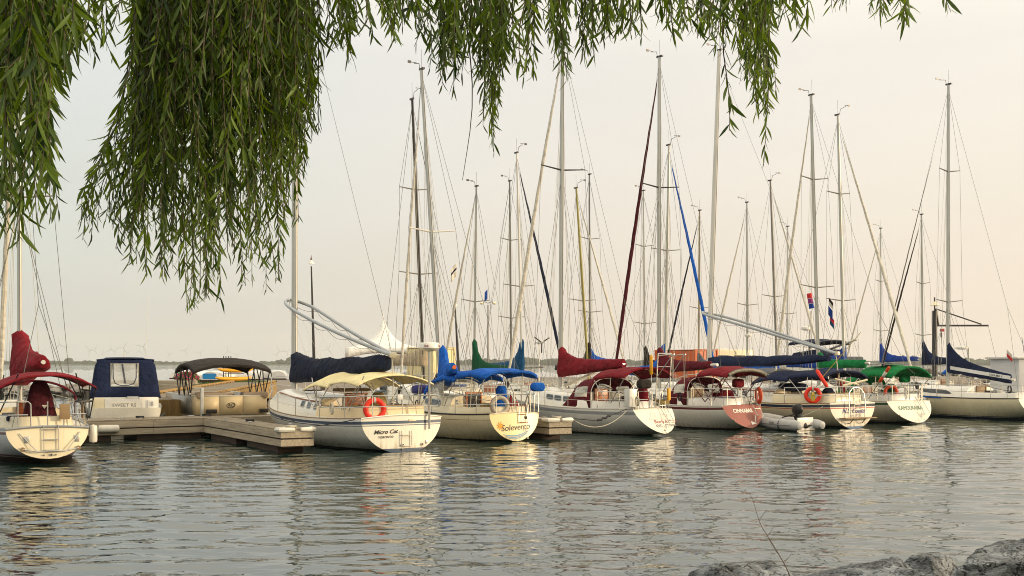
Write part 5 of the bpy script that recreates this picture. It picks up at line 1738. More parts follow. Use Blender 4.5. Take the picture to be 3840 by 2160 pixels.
# canopy
rows = []
for i in range(11):
    u = i / 10; x = lerp(-.1, 3.6, u)
    row = []
    for j in range(17):
        q = lerp(1, -1, j / 16)
        z = 2.14 + .22 * (1 - abs(q) ** 2.6) + .12 * math.sin(PI * u) - .12 * (abs(2 * u - 1) ** 4) - .03 * abs(math.sin(u * PI * 3)) * (1 - q * q)
        row.append(Vector((x, 1.28 * q, z + .012 * noise.noise(Vector((u * 6, q * 5, 1))))))
    row = [row[0] + Vector((0, .01, -.08 - .025 * math.sin(u * 9)))] + row + [row[-1] + Vector((0, -.01, -.08 - .025 * math.cos(u * 9)))]
    rows.append(row)
rows = [[p + Vector((-.02, 0, -.08)) for p in rows[0]]] + rows + [[p + Vector((.02, 0, -.1)) for p in rows[-1]]]
MB().grid(rows).build('canopy', 'charcoal', root, angle=60, solid=.02)
for sd in (1, -1):
    for xa, xb in ((.7, .0), (.7, 1.1), (1.9, 1.3), (1.9, 2.5), (.95, 2.0), (3.0, 3.5), (2.9, 2.4)):
        MB().tube([(xa, sd * 1.24, 1.22), (xb, sd * 1.27, 2.1)], .02, 6).build('canopy_bow', 'black', root)
MB().tube([(-.3, 1.5, 0), (-.3, 1.5, 1.45)], .001, 4)
MB().box((-.35, 1.05, 1.0), (.1, .1, 1.0)).build('ladder_post', 'alu', root, bevel=.01)
MB().box((-.2, 1.15, 1.5), (.35, .3, .03)).build('ladder_top', 'alu', root, bevel=.01)
MB().box((.3, 1.32, 1.3), (.06, .06, .06)).build('rail_bracket', 'alu', root)

# ------------------------------------------------------------------ inflatable dinghy with an outboard
root = thing('inflatable_dinghy', 'pale inflatable dinghy with a dark outboard motor between the red and navy striped sterns', 'dinghy', (11.35, 45.6, 0), PI / 2 + R(33))
for sd in (1, -1):
    pts = [(-.45, sd * .62, .22), (-.38, sd * .62, .22), (-.1, sd * .62, .23), (1.0, sd * .62, .25), (1.7, sd * .55, .30), (2.2, sd * .34, .40), (2.42, sd * .04, .46)]
    t_ = MB().tube(pts, [.05, .15, .21, .21, .21, .2, .17], 14).build('tube', 'hypalon', root)
    MB().tube([(x, y_ + sd * .2, z) for x, y_, z in pts[2:5]], .025, 6).build('rubbing_strake', 'grey_stripe', t_)
    MB().loft([[(x, sd * .62 + .214 * math.cos(a), .235 + .214 * math.sin(a)) for a in np.linspace(0, 2 * PI, 17)[:-1]] for x in (.55, .62)], False).build('tube_stripe', 'navy_paint', t_)
    MB().box((.9, sd * .84, .32), (.22, .03, .07)).build('handle', 'grey_stripe', t_, bevel=.01)
MB().prism([(-.1, .5), (-.1, -.5), (1.6, -.5), (2.1, 0), (1.6, .5)], .02, .12).build('floor', 'grey_white', root)
MB().box((-.05, 0, .3), (.05, .86, .44)).build('transom', 'grey_white', root, bevel=.01)
MB().box((.8, 0, .36), (.24, 1.0, .03)).build('seat', 'alu', root, bevel=.01)
mot = MB()
for k, (z, sx_, sy_) in enumerate(((.62, .10, .09), (.66, .17, .13), (.76, .2, .15), (.86, .18, .14), (.91, .1, .08))):
    pass
mot.loft([[(-.2 + sx_ * math.cos(a), sy_ * math.sin(a), z) for a in np.linspace(0, 2 * PI, 15)[:-1]] for z, sx_, sy_ in ((.60, .10, .09), (.66, .18, .13), (.76, .21, .15), (.87, .19, .14), (.93, .1, .08))])
m_ = mot.build('outboard_motor', 'black', root, angle=50)
m_.rotation_euler = (0, R(26), 0); m_.location = (.16, 0, -.16); m_.scale = (1.3, 1.05, 1.25)
MB().tube([(-.2, 0, .6), (-.26, 0, .3), (-.3, 0, .1)], [.07, .06, .05], 8, sx=1.5).build('motor_leg', 'black', m_)
MB().box((-.3, 0, .12), (.34, .18, .02)).build('cavitation_plate', 'black', m_)
MB().box((-.1, 0, .5), (.12, .2, .22)).build('clamp', 'charcoal', m_)
MB().tube([(-.02, 0, .68), (.4, .1, .78)], .022, 6).build('tiller', 'black', m_)
rope('mooring_line', [(10.4, 47.2, .55), boat_navy.M @ boat_navy.pt(.03, .9, 1, .05)], 'thin pale tow line from the inflatable dinghy up to the navy striped catboat', .01, 'line_white', sag=.25)

# fenders and coiled lines on the docks
fz = Vector((-12.6, 39.95, .42))
q0 = wk0 + WK * 5.3
dv = WK
pa = q0 + dv * .0 + Vector((-.02, -.16, .45)); 
f_ = fender(tuple(q0 + dv * .0 - Vector((-WK.y, WK.x, 0)) * .14 + Vector((0, 0, .42))), .72, 'white fender lashed level along the front of the timber walkway', .13, vertical=False, dirv=dv,
       rope_to=[(q0 + Vector((0, 0, .45)), q0 - dv * .45 + Vector((0, 0, .62))), (q0 + dv * .72 + Vector((0, 0, .45)), q0 + dv * 1.2 + Vector((0, 0, .62)))])
def coil(world, label, mt='line_white', r=.16, n=4):
    mb = MB()
    pts = []
    for i in range(n * 16):
        a = 2 * PI * i / 16
        pts.append((r * math.cos(a) * (1 + .12 * math.sin(i * .7)), r * math.sin(a) * .9, .015 + .012 * (i / 16) + .02 * abs(math.sin(i * .35))))
    o = mb.tube(pts, .014, 5).build('rope_coil', mt)
    o.location = world
    return tag(o, label, 'rope')
coil((-6.55, 34.75, .70), 'pale rope coil lying on the outer end of the finger dock by the catboat', 'line_white', .15)
coil((-8.6, 38.5, .70), 'dark rope coil midway along the finger dock below the catboat bow', 'line_dark', .13)
coil((-11.1, 42.6, .70), 'dark rope heap on the walkway in front of the pontoon boat', 'line_dark', .14)
coil((-13.0, 41.0, .70), 'dark rope heap on the walkway between the motor boat and the pontoon boat', 'line_dark', .13)
coil((1.55, 40.6, .70), 'pale rope coil on the end of the finger dock beside the grey hull', 'line_white', .14)
# ================================================================== boats beyond the walkway
BG = 'sailboats moored beyond the walkway'
def bg_boat(label, top, bot, H_, head, L, spar='alu', cover=None, jib=None, hullm='white', sp=(.45,), cov=None, bim=None, stripe='navy_paint', jr=.07, windows=3, r=.07, hs=.62, seed=0, boom=True):
    g = random.Random(seed)
    d = (H_ - EYE) * F / (HY - top[1])
    base = P(bot[0], 1365, d)
    m = L * .54
    ux, uy = math.cos(PI / 2 + R(head)), math.sin(PI / 2 + R(head))
    b = Boat(label, base.x - ux * m, d - uy * m, head, L, L * .32, L * .22, .95, .9, 1.32, rake=g.choice((.1, .4, .6)), zk0=.06, over=1., vee=.1, group=BG)
    b.hull([(0, .07, 'black_paint'), (.84, .93, stripe)], hullm, hullm, transom_bands=[], n=16)
    b.toe_rail(g.choice(('alu', 'teak_pale')), .025)
    b.coaming(.7, L * .34, .22, mt=hullm)
    b.cabin(L * .34, L * .8, L * .115, L * .05, .48, hullm)
    for k in range(windows):
        x = L * .40 + k * L * .085; b.window(x, x + L * .05, .35, .72)
    b.companionway(L * .34 - .04, .55, .98, 1.5, g.choice(('teak', 'oak', 'teak_pale')))
    b.pushpit(L * .2, (.34, .64), .018)
    b.lifelines(L * .2, n=5, r=.009)
    b.mast(m, top, r, spar)
    b.spreaders(sp, L * .1)
    b.rig(r=.009, split=g.random() < .5); b.masthead(); b.halyards(5, seed + 50)
    if jib: b.jib(jib, jr, k1=.95, seed=seed)
    if boom:
        zb = 2.35 if not cov else cov.get('z', 2.35)
        a_ = Vector((m - .1, 0, zb)); e_ = Vector((m - L * .40, 0, zb + .08))
        b.boom(a_, e_, .06, spar)
        if cover:
            o = dict(top=(.4, .18), low=(.2, .14), w=.2, rise=.6, power=8, seed=seed, n=30, wr=.04)
            o.update({k: v for k, v in (cov or {}).items() if k != 'z'})
            b.cover(a_ + Vector((.02, 0, .03)), e_, cover, **o)
    if bim: b.bimini(.4, 2.3, L * .115, 2.15, 2.42, bim, seed=seed, hang=.12, power=2.8)
    return b
b = bg_boat('white sailboat with a tall black mast and a beige sail cover beyond the walkway', (1546, 373), (1592, 1330), 14.2, 211, 9.4, 'alu_dark', 'beige', None, sp=(.42, .7), r=.085, seed=1, cov=dict(top=(.42, .3), low=(.15,.15), rise=.3, power=4, w=.26, z=2.62))
b = bg_boat('sailboat with a dark green sail cover and a pale furled headsail', (1786, 700), (1777, 1300), 11.6, 31, 8.2, 'alu', 'green_dark', 'white_cloth', 'old_white', seed=2, cov=dict(rise=1.15, z=2.2, top=(.5, .25)))
b = bg_boat('sailboat with a bare two spreader mast between the green and teal sail covers', (1911, 680), (1918, 1300), 13.2, 31, 8.8, 'alu_grey', None, None, sp=(.35, .72), seed=3)
b = bg_boat('sailboat with a teal sail cover and a furled headsail in dark navy', (1938, 574), (1960, 1310), 13.4, 211, 9.2, 'alu_white', 'teal', 'navy_dark', seed=4, jr=.08, cov=dict(rise=1.1, z=2.2, top=(.55, .35)), bim=None)
b = bg_boat('sailboat with a yellowed olive mast leaning among the grey ones', (2161, 706), (2211, 1310), 12.4, 211, 8.6, 'alu_olive', 'charcoal', 'white_cloth', 'old_white', seed=5, r=.085, cov=dict(rise=1.2, top=(.3, .15), z=2.3))
q = Vector((.5, -.7, 0))
wg = MB().tube([q + Vector((0, 0, 1)), q + Vector((0, 0, 3.75))], .03, 6).build('generator_pole', 'white', b.root)
MB().tube([q + Vector((-.35, 0, 3.85)), q + Vector((-.1, 0, 3.85)), q + Vector((.25, 0, 3.85)), q + Vector((.5, 0, 3.9))], [.03, .1, .09, .02], 8).build('wind_generator', 'grey_white', b.root)
mb = MB()
for k in range(3):
    a = .5 + k * 2 * PI / 3
    mb.box(q + Vector((.28, .3 * math.cos(a), 3.85 + .3 * math.sin(a))), (.02, .6, .07), Matrix.Rotation(a, 3, 'X'))
mb.build('generator_blade', 'charcoal', b.root)
b = bg_boat('sailboat with a thin grey mast right behind the yellowed one', (2210, 655), (2212, 1310), 14.6, 31, 9.2, 'alu_grey', 'blue', None, sp=(.36, .7), seed=6, cov=dict(z=2.6))
b = bg_boat('sailboat with a slim pale mast between the maroon headsail and the tall grey mast', (2412, 716), (2418, 1310), 13.8, 31, 9., 'alu_white', 'charcoal', None, sp=(.33, .72), seed=7, cov=dict(rise=1.))
b = bg_boat('sailboat with a bright blue furled headsail and blue mast collar', (2509, 545), (2492, 1300), 13.6, 211, 9.2, 'alu', 'blue', 'blue', seed=8, jr=.085, sp=(.58,), cov=dict(rise=1.1, z=2.1, top=(.4, .25)), r=.085)
b = bg_boat('sailboat with a tan wooden looking mast and a black furled headsail', (2623, 790), (2619, 1310), 12.8, 31, 8.6, 'alu_tan', 'grey_cloth', 'navy_dark', 'cream', seed=9)
b = bg_boat('sailboat with a radar on its silver mast before the second wishbone', (2800, 760), (2802, 1310), 13., 31, 8.8, 'alu', 'white_cloth', 'white_cloth', seed=10)
p_ = b.mpt(.28)
MB().tube([p_, p_ + Vector((-.3, .15, 0))], .03, 6).build('radar_bracket', 'alu_grey', b.root)
MB().lathe([(.2, 0), (.24, .05), (.24, .15), (.1, .2)], 14, p_ + Vector((-.35, .2, 0))).build('radar_dome', 'white', b.root)
b = bg_boat('sailboat with a brownish grey mast, blue cover and pale furled headsail', (2889, 678), (2917, 1310), 13.4, 211, 9., 'alu_grey', 'blue', 'white_cloth', seed=11, r=.08, cov=dict(z=2.2))
b = bg_boat('small far sailboat with a bare mast beside the brownish grey mast', (2953, 850), (2952, 1310), 13., 31, 8.4, 'alu_white', None, None, seed=12, windows=2)
b = bg_boat('sailboat with a tall silver mast and white headsail over the green canopy', (3142, 432), (3168, 1310), 15., 211, 10., 'alu', 'royal', 'white_cloth', sp=(.34, .72), seed=13, jr=.08, r=.085, cov=dict(z=2.5))
b = bg_boat('far sailboat with a royal blue sail cover left of the black headsail', (3302, 857), (3302, 1310), 13.6, 31, 9.4, 'alu_white', 'royal', 'white_cloth', sp=(.34, .66), seed=14, cov=dict(rise=1.0, z=2.9))
b = bg_boat('sailboat with a navy sail cover and a black furled headsail near the crane', (3455, 805), (3461, 1310), 13., 31, 8.8, 'alu', 'navy', 'charcoal', sp=(.3, .6), seed=15, bim='blue', cov=dict(rise=1.1, z=2.7))
b.soft_box((.35, .8, 1.9), (.3, .5, .45), 'white_cloth', 3, 'rail_bag')

# ------------------------------------------------------------------ motor boats among them
def cruiser(label, px, d, head, L=7.5, canvas='navy', fly=False, hullm='white', seed=0, zf=1.0):
    X = (px - 1920) / F * d
    b = Boat(label, X, d, head, L, L * .36, L * .31, 1., 1., 1.5, rake=0, zk0=-.1, over=1.2, camber=.03, cat='motorboat', name='motorboat')
    b.hull([(.7, .76, 'navy_paint')], hullm, n=14)
    b.coaming(.3, L * .42, .2, mt=hullm)
    b.cabin(L * .42, L * .9, L * .15, L * .06, .6, hullm, nose=.5)
    b.window(L * .45, L * .62, .45, .8)
    xs = L * .5
    MB().grid([[(xs + .55 * (1 - k) , q * L * .14, b.dz(xs) + .5 + .55 * k) for q in np.linspace(1, -1, 9)] for k in (0, .5, 1)]).build('windscreen', 'glass', b.root, solid=.02)
    if canvas: b.bimini(L * .12, L * .42, L * .15, 2.2, 2.45, canvas, seed=seed, hang=.15)
    b.pushpit(L * .2, (.5,), .018)
    b.lifelines(L * .45, n=4)
    return b
cruiser('white motor boat with a low rail glimpsed under the cream awning', 1395, 50.5, 205, 6.5, None, seed=1)
cruiser('white motor boat partly hidden behind the bright blue canopy', 1830, 54.5, 31, 6.8, None, seed=2)
cruiser('white motor boat partly hidden behind the burgundy dodger', 2300, 57.5, 208, 7., None, seed=3)
cruiser('white motor boat seen between the red sterned boat and the navy canopies', 2790, 62., 206, 7.5, 'grey_cloth', seed=4)
b = cruiser('motor yacht with a navy flybridge top and grey canvas enclosure', 3205, 70., 25, 9.5, None, seed=5)
mb = MB().prism([(2.2, 1.35), (2.2, -1.35), (6.2, -1.1), (6.2, 1.1)], 1.1, 2.75)
mb.build('cabin_top', 'white', b.root, bevel=.1)
MB().prism([(.6, 1.25), (.6, -1.25), (2.2, -1.3), (2.2, 1.3)], 1.3, 3.05).build('canvas_enclosure', 'grey_cloth', b.root, bevel=.12)
MB().loft([[(2.2, 1.3, 2.8), (2.2, -1.3, 2.8), (2.2, -1.1, 3.5), (2.2, 1.1, 3.5)], [(5., 1.1, 2.7), (5., -1.1, 2.7), (4.6, -.9, 3.3), (4.6, .9, 3.3)]]).build('flybridge', 'navy', b.root, bevel=.06)
b.bimini(1.9, 4.6, 1.25, 4.02, 4.2, 'navy', seed=6, hang=.14, foot=3.3)
MB().tube([(4.2, 0, 2.8), (4.0, 0, 5.9)], .06, 8).build('mast', 'alu_white', b.root)
MB().lathe([(.1, 0), (.28, .06), (.28, .2), (.1, .26)], 14, (4.15, .3, 4.7)).build('radar_dome', 'white', b.root)
MB().tube([(3.9, 0, 3.1), (1.2, -1.2, 4.1)], .06, 8).build('cargo_boom', 'alu', b.root)

root = thing('motorboat', 'pale grey work boat with a boxy cabin at the right edge of the harbour', 'motorboat', (29.0, 66.5, 0), R(200))
MB().loft([[(x, w_ * q, z) for q, z in ((1, 1.05), (.95, .4), (.7, -.2), (-.7, -.2), (-.95, .4), (-1, 1.05))] for x, w_ in ((-3.2, 1.25), (1, 1.35), (2.6, 1.0), (3.8, .15))]).build('hull', 'white', root)
MB().box((-.4, 0, 1.9), (3.6, 2.2, 2.0)).build('cabin', 'silver_hull', root, bevel=.08)
MB().box((-.4, 0, 2.95), (4.1, 2.5, .12)).build('roof', 'grey_white', root, bevel=.04)
for x in (-1.3, .4):
    for sd in (1, -1): MB().box((x, sd * 1.11, 2.2), (1.0, .03, .75)).build('window', 'glass', root, bevel=.01)
for yy in (.5, -.5): MB().box((-2.21, yy, 2.2), (.03, .7, .75)).build('window', 'glass', root, bevel=.01)
MB().tube([(.5, .6, 3.), (.7, .6, 4.1)], .015, 5).build('antenna', 'black', root)
flag(P(3775, 1310, 64.5), 'small red and white flag beside the roof of the boxy work boat', .5, .4, lambda u, v: 0 if v > .5 else 1, ['red', 'white_cloth'], Vector((.8, -.3, 0)).normalized(), 3, .8)
MB_ = MB().tube([(0, 0, 0), (0, 0, 1.1)], .014, 5)

# ------------------------------------------------------------------ ashore
# marquee
tz = 1.22
c = P(1437, HY, 97); 
root = thing('marquee', 'white marquee with one tall pointed peak standing on the yard', 'tent', (c.x, c.y, tz), R(8))
W2 = 3.1
rows = []
for k in range(15):
    u = k / 14
    row = []
    for j in range(33):
        a = 2 * PI * j / 32
        sq = 1 / max(abs(math.cos(a)), abs(math.sin(a)))
        rad = W2 * (1 - u) * lerp(sq, 1, u) * (1 - .0)
        prof = 2.65 + .8 * u + 1.75 * u ** 4.4
        row.append((rad * math.cos(a), rad * math.sin(a), prof + .02 * math.sin(a * 8) * (1 - u)))
    rows.append(row)
MB().grid(rows).build('roof', 'white_tent', root, angle=60)
for sx_, sy_ in ((1, 1), (1, -1), (-1, 1), (-1, -1)): MB().tube([(sx_ * (W2 - .06), sy_ * (W2 - .06), 0), (sx_ * (W2 - .06), sy_ * (W2 - .06), 2.65)], .05, 6).build('leg', 'alu', root)
mb = MB()
for (ax_, ay_), (bx_, by_) in (((-1, -1), (1, -1)), ((1, -1), (1, 1)), ((-1, 1), (1, 1)), ((-1, -1), (-1, 1))):
    top_, low_ = [], []
    for k in range(17):
        u = k / 16
        x, y_ = lerp(ax_, bx_, u) * (W2 + .01), lerp(ay_, by_, u) * (W2 + .01)
        top_.append((x, y_, 2.67)); low_.append((x, y_, 2.3 - .55 * abs(2 * u - 1) ** 2.6))
    mb.grid([top_, low_])
mb.build('valance', 'white_tent', root, solid=.01)
MB().grid([[(W2 * .98, y_, z) for y_ in (-3, 0, 3)] for z in (0, 2.4)]).build('side_wall', 'white_tent', root, solid=.01)
MB().tube([(0, 0, 5.1), (0, 0, 5.5)], .03, 6).build('finial', 'alu', root)
lg = MB()
for k, (x, z) in enumerate(((.5, 3.55), (.95, 3.4), (.2, 3.3))): lg.torus((x, -1.75 + .35 * (z - 3.3), z), .18, .02, (1, 0, 0), (0, .6, .8), 14, 5)

M['container_cream'] = mat('cream_container_paint', 'd9cc9c', .5, var=.15, vscale=1.5)
M['container_orange'] = mat('orange_container_paint', 'c55a1c', .5, var=.15, vscale=1.5)
def container(label, px, d, L, Wd, Hh, rot, mt, cat='container'):
    c = P(px, HY, d)
    root = thing('shipping_container', label, cat, (c.x, c.y, 1.22), R(rot))
    # corrugated long sides
    mb = MB()
    for sd in (1, -1):
        n = int(L / .14)
        pts = [(-L / 2 + L * i / n, sd * (Wd / 2 - (.035 if i % 4 in (1, 2) else 0))) for i in range(n + 1)]
        mb.grid([[(x, y_, z) for x, y_ in pts] for z in (.14, Hh - .12)])
    mb.box((0, 0, Hh - .05), (L, Wd - .02, .06)).box((0, 0, .1), (L, Wd - .02, .1))
    mb.build('side_wall', mt, root, angle=20)
    for sx_ in (1, -1):
        mb = MB()
        for sd in (1, -1):
            mb.box((sx_ * (L / 2 - .07), sd * (Wd / 2 - .06), Hh / 2), (.16, .16, Hh))
        mb.box((sx_ * (L / 2 - .07), 0, Hh - .07), (.14, Wd - .3, .15)).box((sx_ * (L / 2 - .07), 0, .08), (.14, Wd - .3, .16))
        mb.build('frame', mt, root)
    for sd in (1, -1):
        o = MB().box((L / 2 - .08, sd * Wd * .235, Hh / 2), (.05, Wd * .45, Hh - .34)).build('door', mt, root, bevel=.01)
        for q in (-.1, .1): MB().tube([(L / 2 - .035, sd * Wd * .235 + q * Wd, .2), (L / 2 - .035, sd * Wd * .235 + q * Wd, Hh - .2)], .03, 6).build('locking_bar', mt, o)
    MB().box((-L / 2 + .06, 0, Hh / 2), (.06, Wd - .3, Hh - .3)).build('end_wall', mt, root)
    return root
container('cream shipping container with its doors facing the boats', 1617, 93, 3., 2.44, 2.7, -42, 'container_cream')
container('bright orange container on the yard behind the wine sail cover', 2572, 108, 6., 2.6, 2.7, -60, 'container_orange')

# camper behind the wine cover
c = P(2705, HY, 112)
root = thing('camper_van', 'cream camper with rounded window outlines parked on the yard', 'camper', (c.x, c.y, 1.22), R(12))
MB().prism([(-3.2, 1.1), (-3.2, -1.1), (2.6, -1.1), (2.9, -.9), (2.9, .9), (2.6, 1.1)], .5, 2.75).build('body', 'cream', root, bevel=.2)
for x in (-2.1, -.3, 1.4): MB().box((x, -1.115, 1.9), (1.1, .03, .6)).build('window', 'glass', root, bevel=.01)
for x in (-1.9, 1.8):
    for sd in (1, -1): MB().tube([(x, sd * .85, .36), (x, sd * 1.08, .36)], .36, 16).build('wheel', 'black', root)
MB().box((0, 0, 2.82), (.8, .6, .14)).build('roof_vent', 'grey_white', root, bevel=.03)

# upturned dinghies
M['dinghy_white'] = mat('white_dinghy_paint', 'dedcd6', .4, var=.08)
def upturned(label, px, py, d, rot, mt='dinghy_white', L=4.2, Wd=1.6, panel=None):
    c = P(px, HY, d)
    root = thing('upturned_dinghy', label, 'dinghy', (c.x, c.y, 1.2), R(rot), 'dinghies laid upside down on the yard')
    prof = [(-1, 0), (-.97, .3), (-.8, .5), (-.45, .62), (0, .66), (.45, .62), (.8, .5), (.97, .3), (1, 0)]
    secs = ((-2.1, .82, .95), (-1.2, .95, 1.05), (0, 1., 1.1), (1., .85, 1.05), (1.7, .5, .9), (2.1, .06, .6))
    MB().loft([[(x * L / 4.2, y_ * w_ * Wd / 2, .16 + z * h_) for y_, z in prof] for x, w_, h_ in secs]).build('hull', mt, root, angle=50)
    MB().prism([(-2.05, .78), (-2.05, -.78), (1.2, -.6), (1.2, .6)], .02, .15).build('trestle', 'float', root)
    if panel: MB().box((-2.115 * L / 4.2, 0, .45), (.02, 1.05, .42)).build('stern_panel', panel, root)
UP = [('upturned white dinghy left of the pink flowers', 683, 1418, 108, 96, None), ('upturned white dinghy just right of the pink flowers', 752, 1430, 96, 84, None),
      ('upturned white dinghy with a bright blue stern panel', 808, 1434, 93, 92, 'wave_panel'), ('upturned white dinghy behind the kayak rack', 862, 1430, 96, 80, None),
      ('upturned white dinghy right of the yellow kayaks', 918, 1428, 97, 60, None), ('upturned white dinghy under the right end of the black canopy', 978, 1420, 105, 110, None),
      ('upturned white dinghy by the mast of the navy covered catboat', 1042, 1422, 103, 100, None), ('upturned white dinghy in the shade under the marquee edge', 1300, 1422, 103, 60, None),
      ('upturned white dinghy in front of the cream container', 1560, 1422, 100, 130, None)]
M['wave_panel'] = mat('bright_blue_panel_paint', '1d83c4', .4, var=.1)
for lb, px, py, d, rot, pn in UP: upturned(lb, px, py, d, rot, panel=pn)

# kayak rack and kayaks
c = P(843, HY, 91)
root = thing('kayak_rack', 'tall blue steel rack holding yellow kayaks on three levels', 'rack', (c.x, c.y, 1.22))
M['rack_blue'] = mat('dark_blue_steel', '22304a', .5, .3)
for x in (-.1, .09):
    for yy in (0, 1.6): MB().tube([(x, yy, 0), (x, yy, 2.0)], .035, 6).build('upright', 'rack_blue', root)
for z in (.62, 1.12): 
    for yy in (0, 1.6): MB().tube([(-.1, yy, z), (1.15, yy, z)], .03, 6).build('arm', 'rack_blue', root)
def kayak(label, loc, rot):
    o = thing('kayak', label, 'kayak', loc, R(rot), 'yellow kayaks on and under the rack')
    MB().loft([[(x, w_ * .34 * math.cos(a), .19 + .17 * h_ * math.sin(a) + up) for a in np.linspace(0, 2 * PI, 13)[:-1]] for x, w_, h_, up in ((-1.5, .08, .3, .14), (-1.2, .5, .7, .05), (-.5, .95, 1, 0), (.3, 1, 1, 0), (1.1, .6, .8, .05), (1.5, .08, .3, .15))]).build('hull', 'yellow', o)
    MB().loft([[(x, w_ * math.cos(a), .34 + .03 * math.sin(a)) for a in np.linspace(0, 2 * PI, 13)[:-1]] for x, w_ in ((-.4, .15), (0, .22), (.4, .15))]).build('cockpit', 'black', o)
for z, lb in ((.66, 'yellow kayak on the middle arm of the blue rack'), (1.16, 'yellow kayak on the top arm of the blue rack'), (.0, 'yellow kayak lying on the ground below the blue rack')):
    kayak(lb, (c.x + .75, c.y + .5 - (z == 0) * .8, 1.24 + z), 38)

# flowers and timber edging
c = P(700, HY, 88)
root = thing('flower_planter', 'wooden planter overflowing with pink flowers on the shore', 'planter', (c.x, c.y, 1.1))
MB().box((0, 0, .2), (1.5, .6, .4)).build('box', 'pine', root, bevel=.02)
g = random.Random(4)
M['pink'] = mat('pink_petals', 'c43a6e', .8, var=.4, vscale=9.)
for nm, mt, n_, sz in (('foliage', 'grass', 260, .10), ('blossom', 'pink', 420, .075)):
    mb = MB()
    for k in range(n_):
        a, e_ = g.uniform(0, 2 * PI), g.uniform(.1, 1) ** .5
        p = Vector((e_ * .95 * math.cos(a), e_ * .5 * math.sin(a), .42 + .45 * (1 - e_ * e_) + g.uniform(-.12, .1)))
        u = Vector((g.uniform(-1, 1), g.uniform(-1, 1), g.uniform(-1, 1))).normalized(); v_ = u.orthogonal().normalized()
        mb.add([p + u * sz, p + v_ * sz, p - u * sz, p - v_ * sz], [(0, 1, 2, 3)])
    mb.build(nm, mt, root, recalc=False)
c = P(640, HY, 87)
root = thing('timber_wall', 'low retaining wall of grey timber beams along the shore', 'wall', (c.x, c.y, .62), R(-4))
for k in range(3): MB().box((0, .03 * k, .12 + .25 * k), (2.6 + .3 * (k % 2), .3, .24)).build('beam', 'pine', root, bevel=.015)
# grass tufts by the pier
mb = MB(); g = random.Random(9)
for k in range(2600):
    x = g.uniform(-25.5, -18.2); y0, dp = land(x)
    y_ = y0 + g.uniform(.5, 7)
    if noise.noise(Vector((x * .5, y_ * .5, 2))) < -.12: continue
    h = g.uniform(.08, .25); a = g.uniform(0, PI)
    dx, dy = .05 * math.cos(a), .05 * math.sin(a)
    z = .85 + min(.3, (y_ - y0) * .08)
    mb.add([(x - dx, y_ - dy, z), (x + dx, y_ + dy, z), (x + g.uniform(-.08, .08), y_ + g.uniform(-.08, .08), z + h)], [(0, 1, 2)])
tag(mb.build('grass', 'grass', recalc=False), 'tufts of grass on the gravel shore beside the pier', 'grass', kind='stuff')

# rocks of the shore and the breakwater
def boulder(loc, s, seed, mt='stone', sub=3, flat=.7, rough=1.):
    """a broken block: flat faces worn at the edges"""
    gg = random.Random(int(seed * 1000))
    planes = []
    for k in range(17):
        n_ = Vector((gg.gauss(0, 1), gg.gauss(0, 1), gg.gauss(0, 1))).normalized()
        planes.append((n_, gg.uniform(.66, 1.0)))
    planes.append((Vector((gg.uniform(-.15, .15), gg.uniform(-.15, .15), 1)).normalized(), gg.uniform(.72, .85)))
    bm = bmesh.new()
    bmesh.ops.create_icosphere(bm, subdivisions=sub, radius=1)
    off = Vector((seed, seed * .7, -seed))
    for v in bm.verts:
        p = v.co.normalized()
        acc = 0.
        for n_, d_ in planes:
            q = p.dot(n_)
            if q > .05: acc += (d_ / q) ** -22.
        f = acc ** (-1 / 22.) if acc > 0 else 1.
        f = min(f, 1.25)
        w_ = p * f
        f *= 1 + .07 * noise.noise(w_ * 1.3 + off) + rough * (.035 * noise.noise(w_ * 4 + off) + .02 * noise.noise(w_ * 9 + off) + .012 * noise.noise(w_ * 22 + off)
              - .05 * max(0, .12 - abs(noise.noise(w_ * 2.1 - off))) / .12)
        v.co = Vector((p.x * s[0] * f, p.y * s[1] * f, p.z * s[2] * f * flat))
    me = bpy.data.meshes.new('boulder'); bm.to_mesh(me); bm.free()
    me.materials.append(M[mt])
    me.polygons.foreach_set('use_smooth', [True] * len(me.polygons)); me.set_sharp_from_angle(angle=R(30))
    o = bpy.data.objects.new('boulder', me); C.objects.link(o); o.location = loc
    return o
g = random.Random(12)
protos = [boulder((0, 0, -50), (1, .9, .8), 3.1 * k, sub=2) for k in range(6)]
meshes = [o.data for o in protos]
for o in protos: bpy.data.objects.remove(o)
def scatter_rocks(n, fn, smin, smax, label, group):
    for k in range(n):
        o = bpy.data.objects.new('boulder', g.choice(meshes)); C.objects.link(o)
        s = g.uniform(smin, smax)
        o.location = fn(k); o.scale = (s, s * g.uniform(.8, 1.1), s * g.uniform(.6, .9)); o.rotation_euler = (g.uniform(-.3, .3), g.uniform(-.3, .3), g.uniform(0, 6.3))
        tag(o, label, 'boulder', group)
def shore_pt(k):
    x = g.uniform(-45.5, -17.5); y0, dp = land(x)
    return (x, y0 + g.uniform(-1.2, 1.4), g.uniform(-.1, .8))
scatter_rocks(150, shore_pt, .35, .9, 'grey riprap boulder along the gravel shore behind the left hand boats', 'riprap boulders along the left shore')
scatter_rocks(60, lambda k: (g.uniform(47, 62), g.uniform(134, 138), g.uniform(.2, 1.9)), .5, 1.0, 'grey boulder of the breakwater behind the striped navy sail cover', 'breakwater boulders at the right')

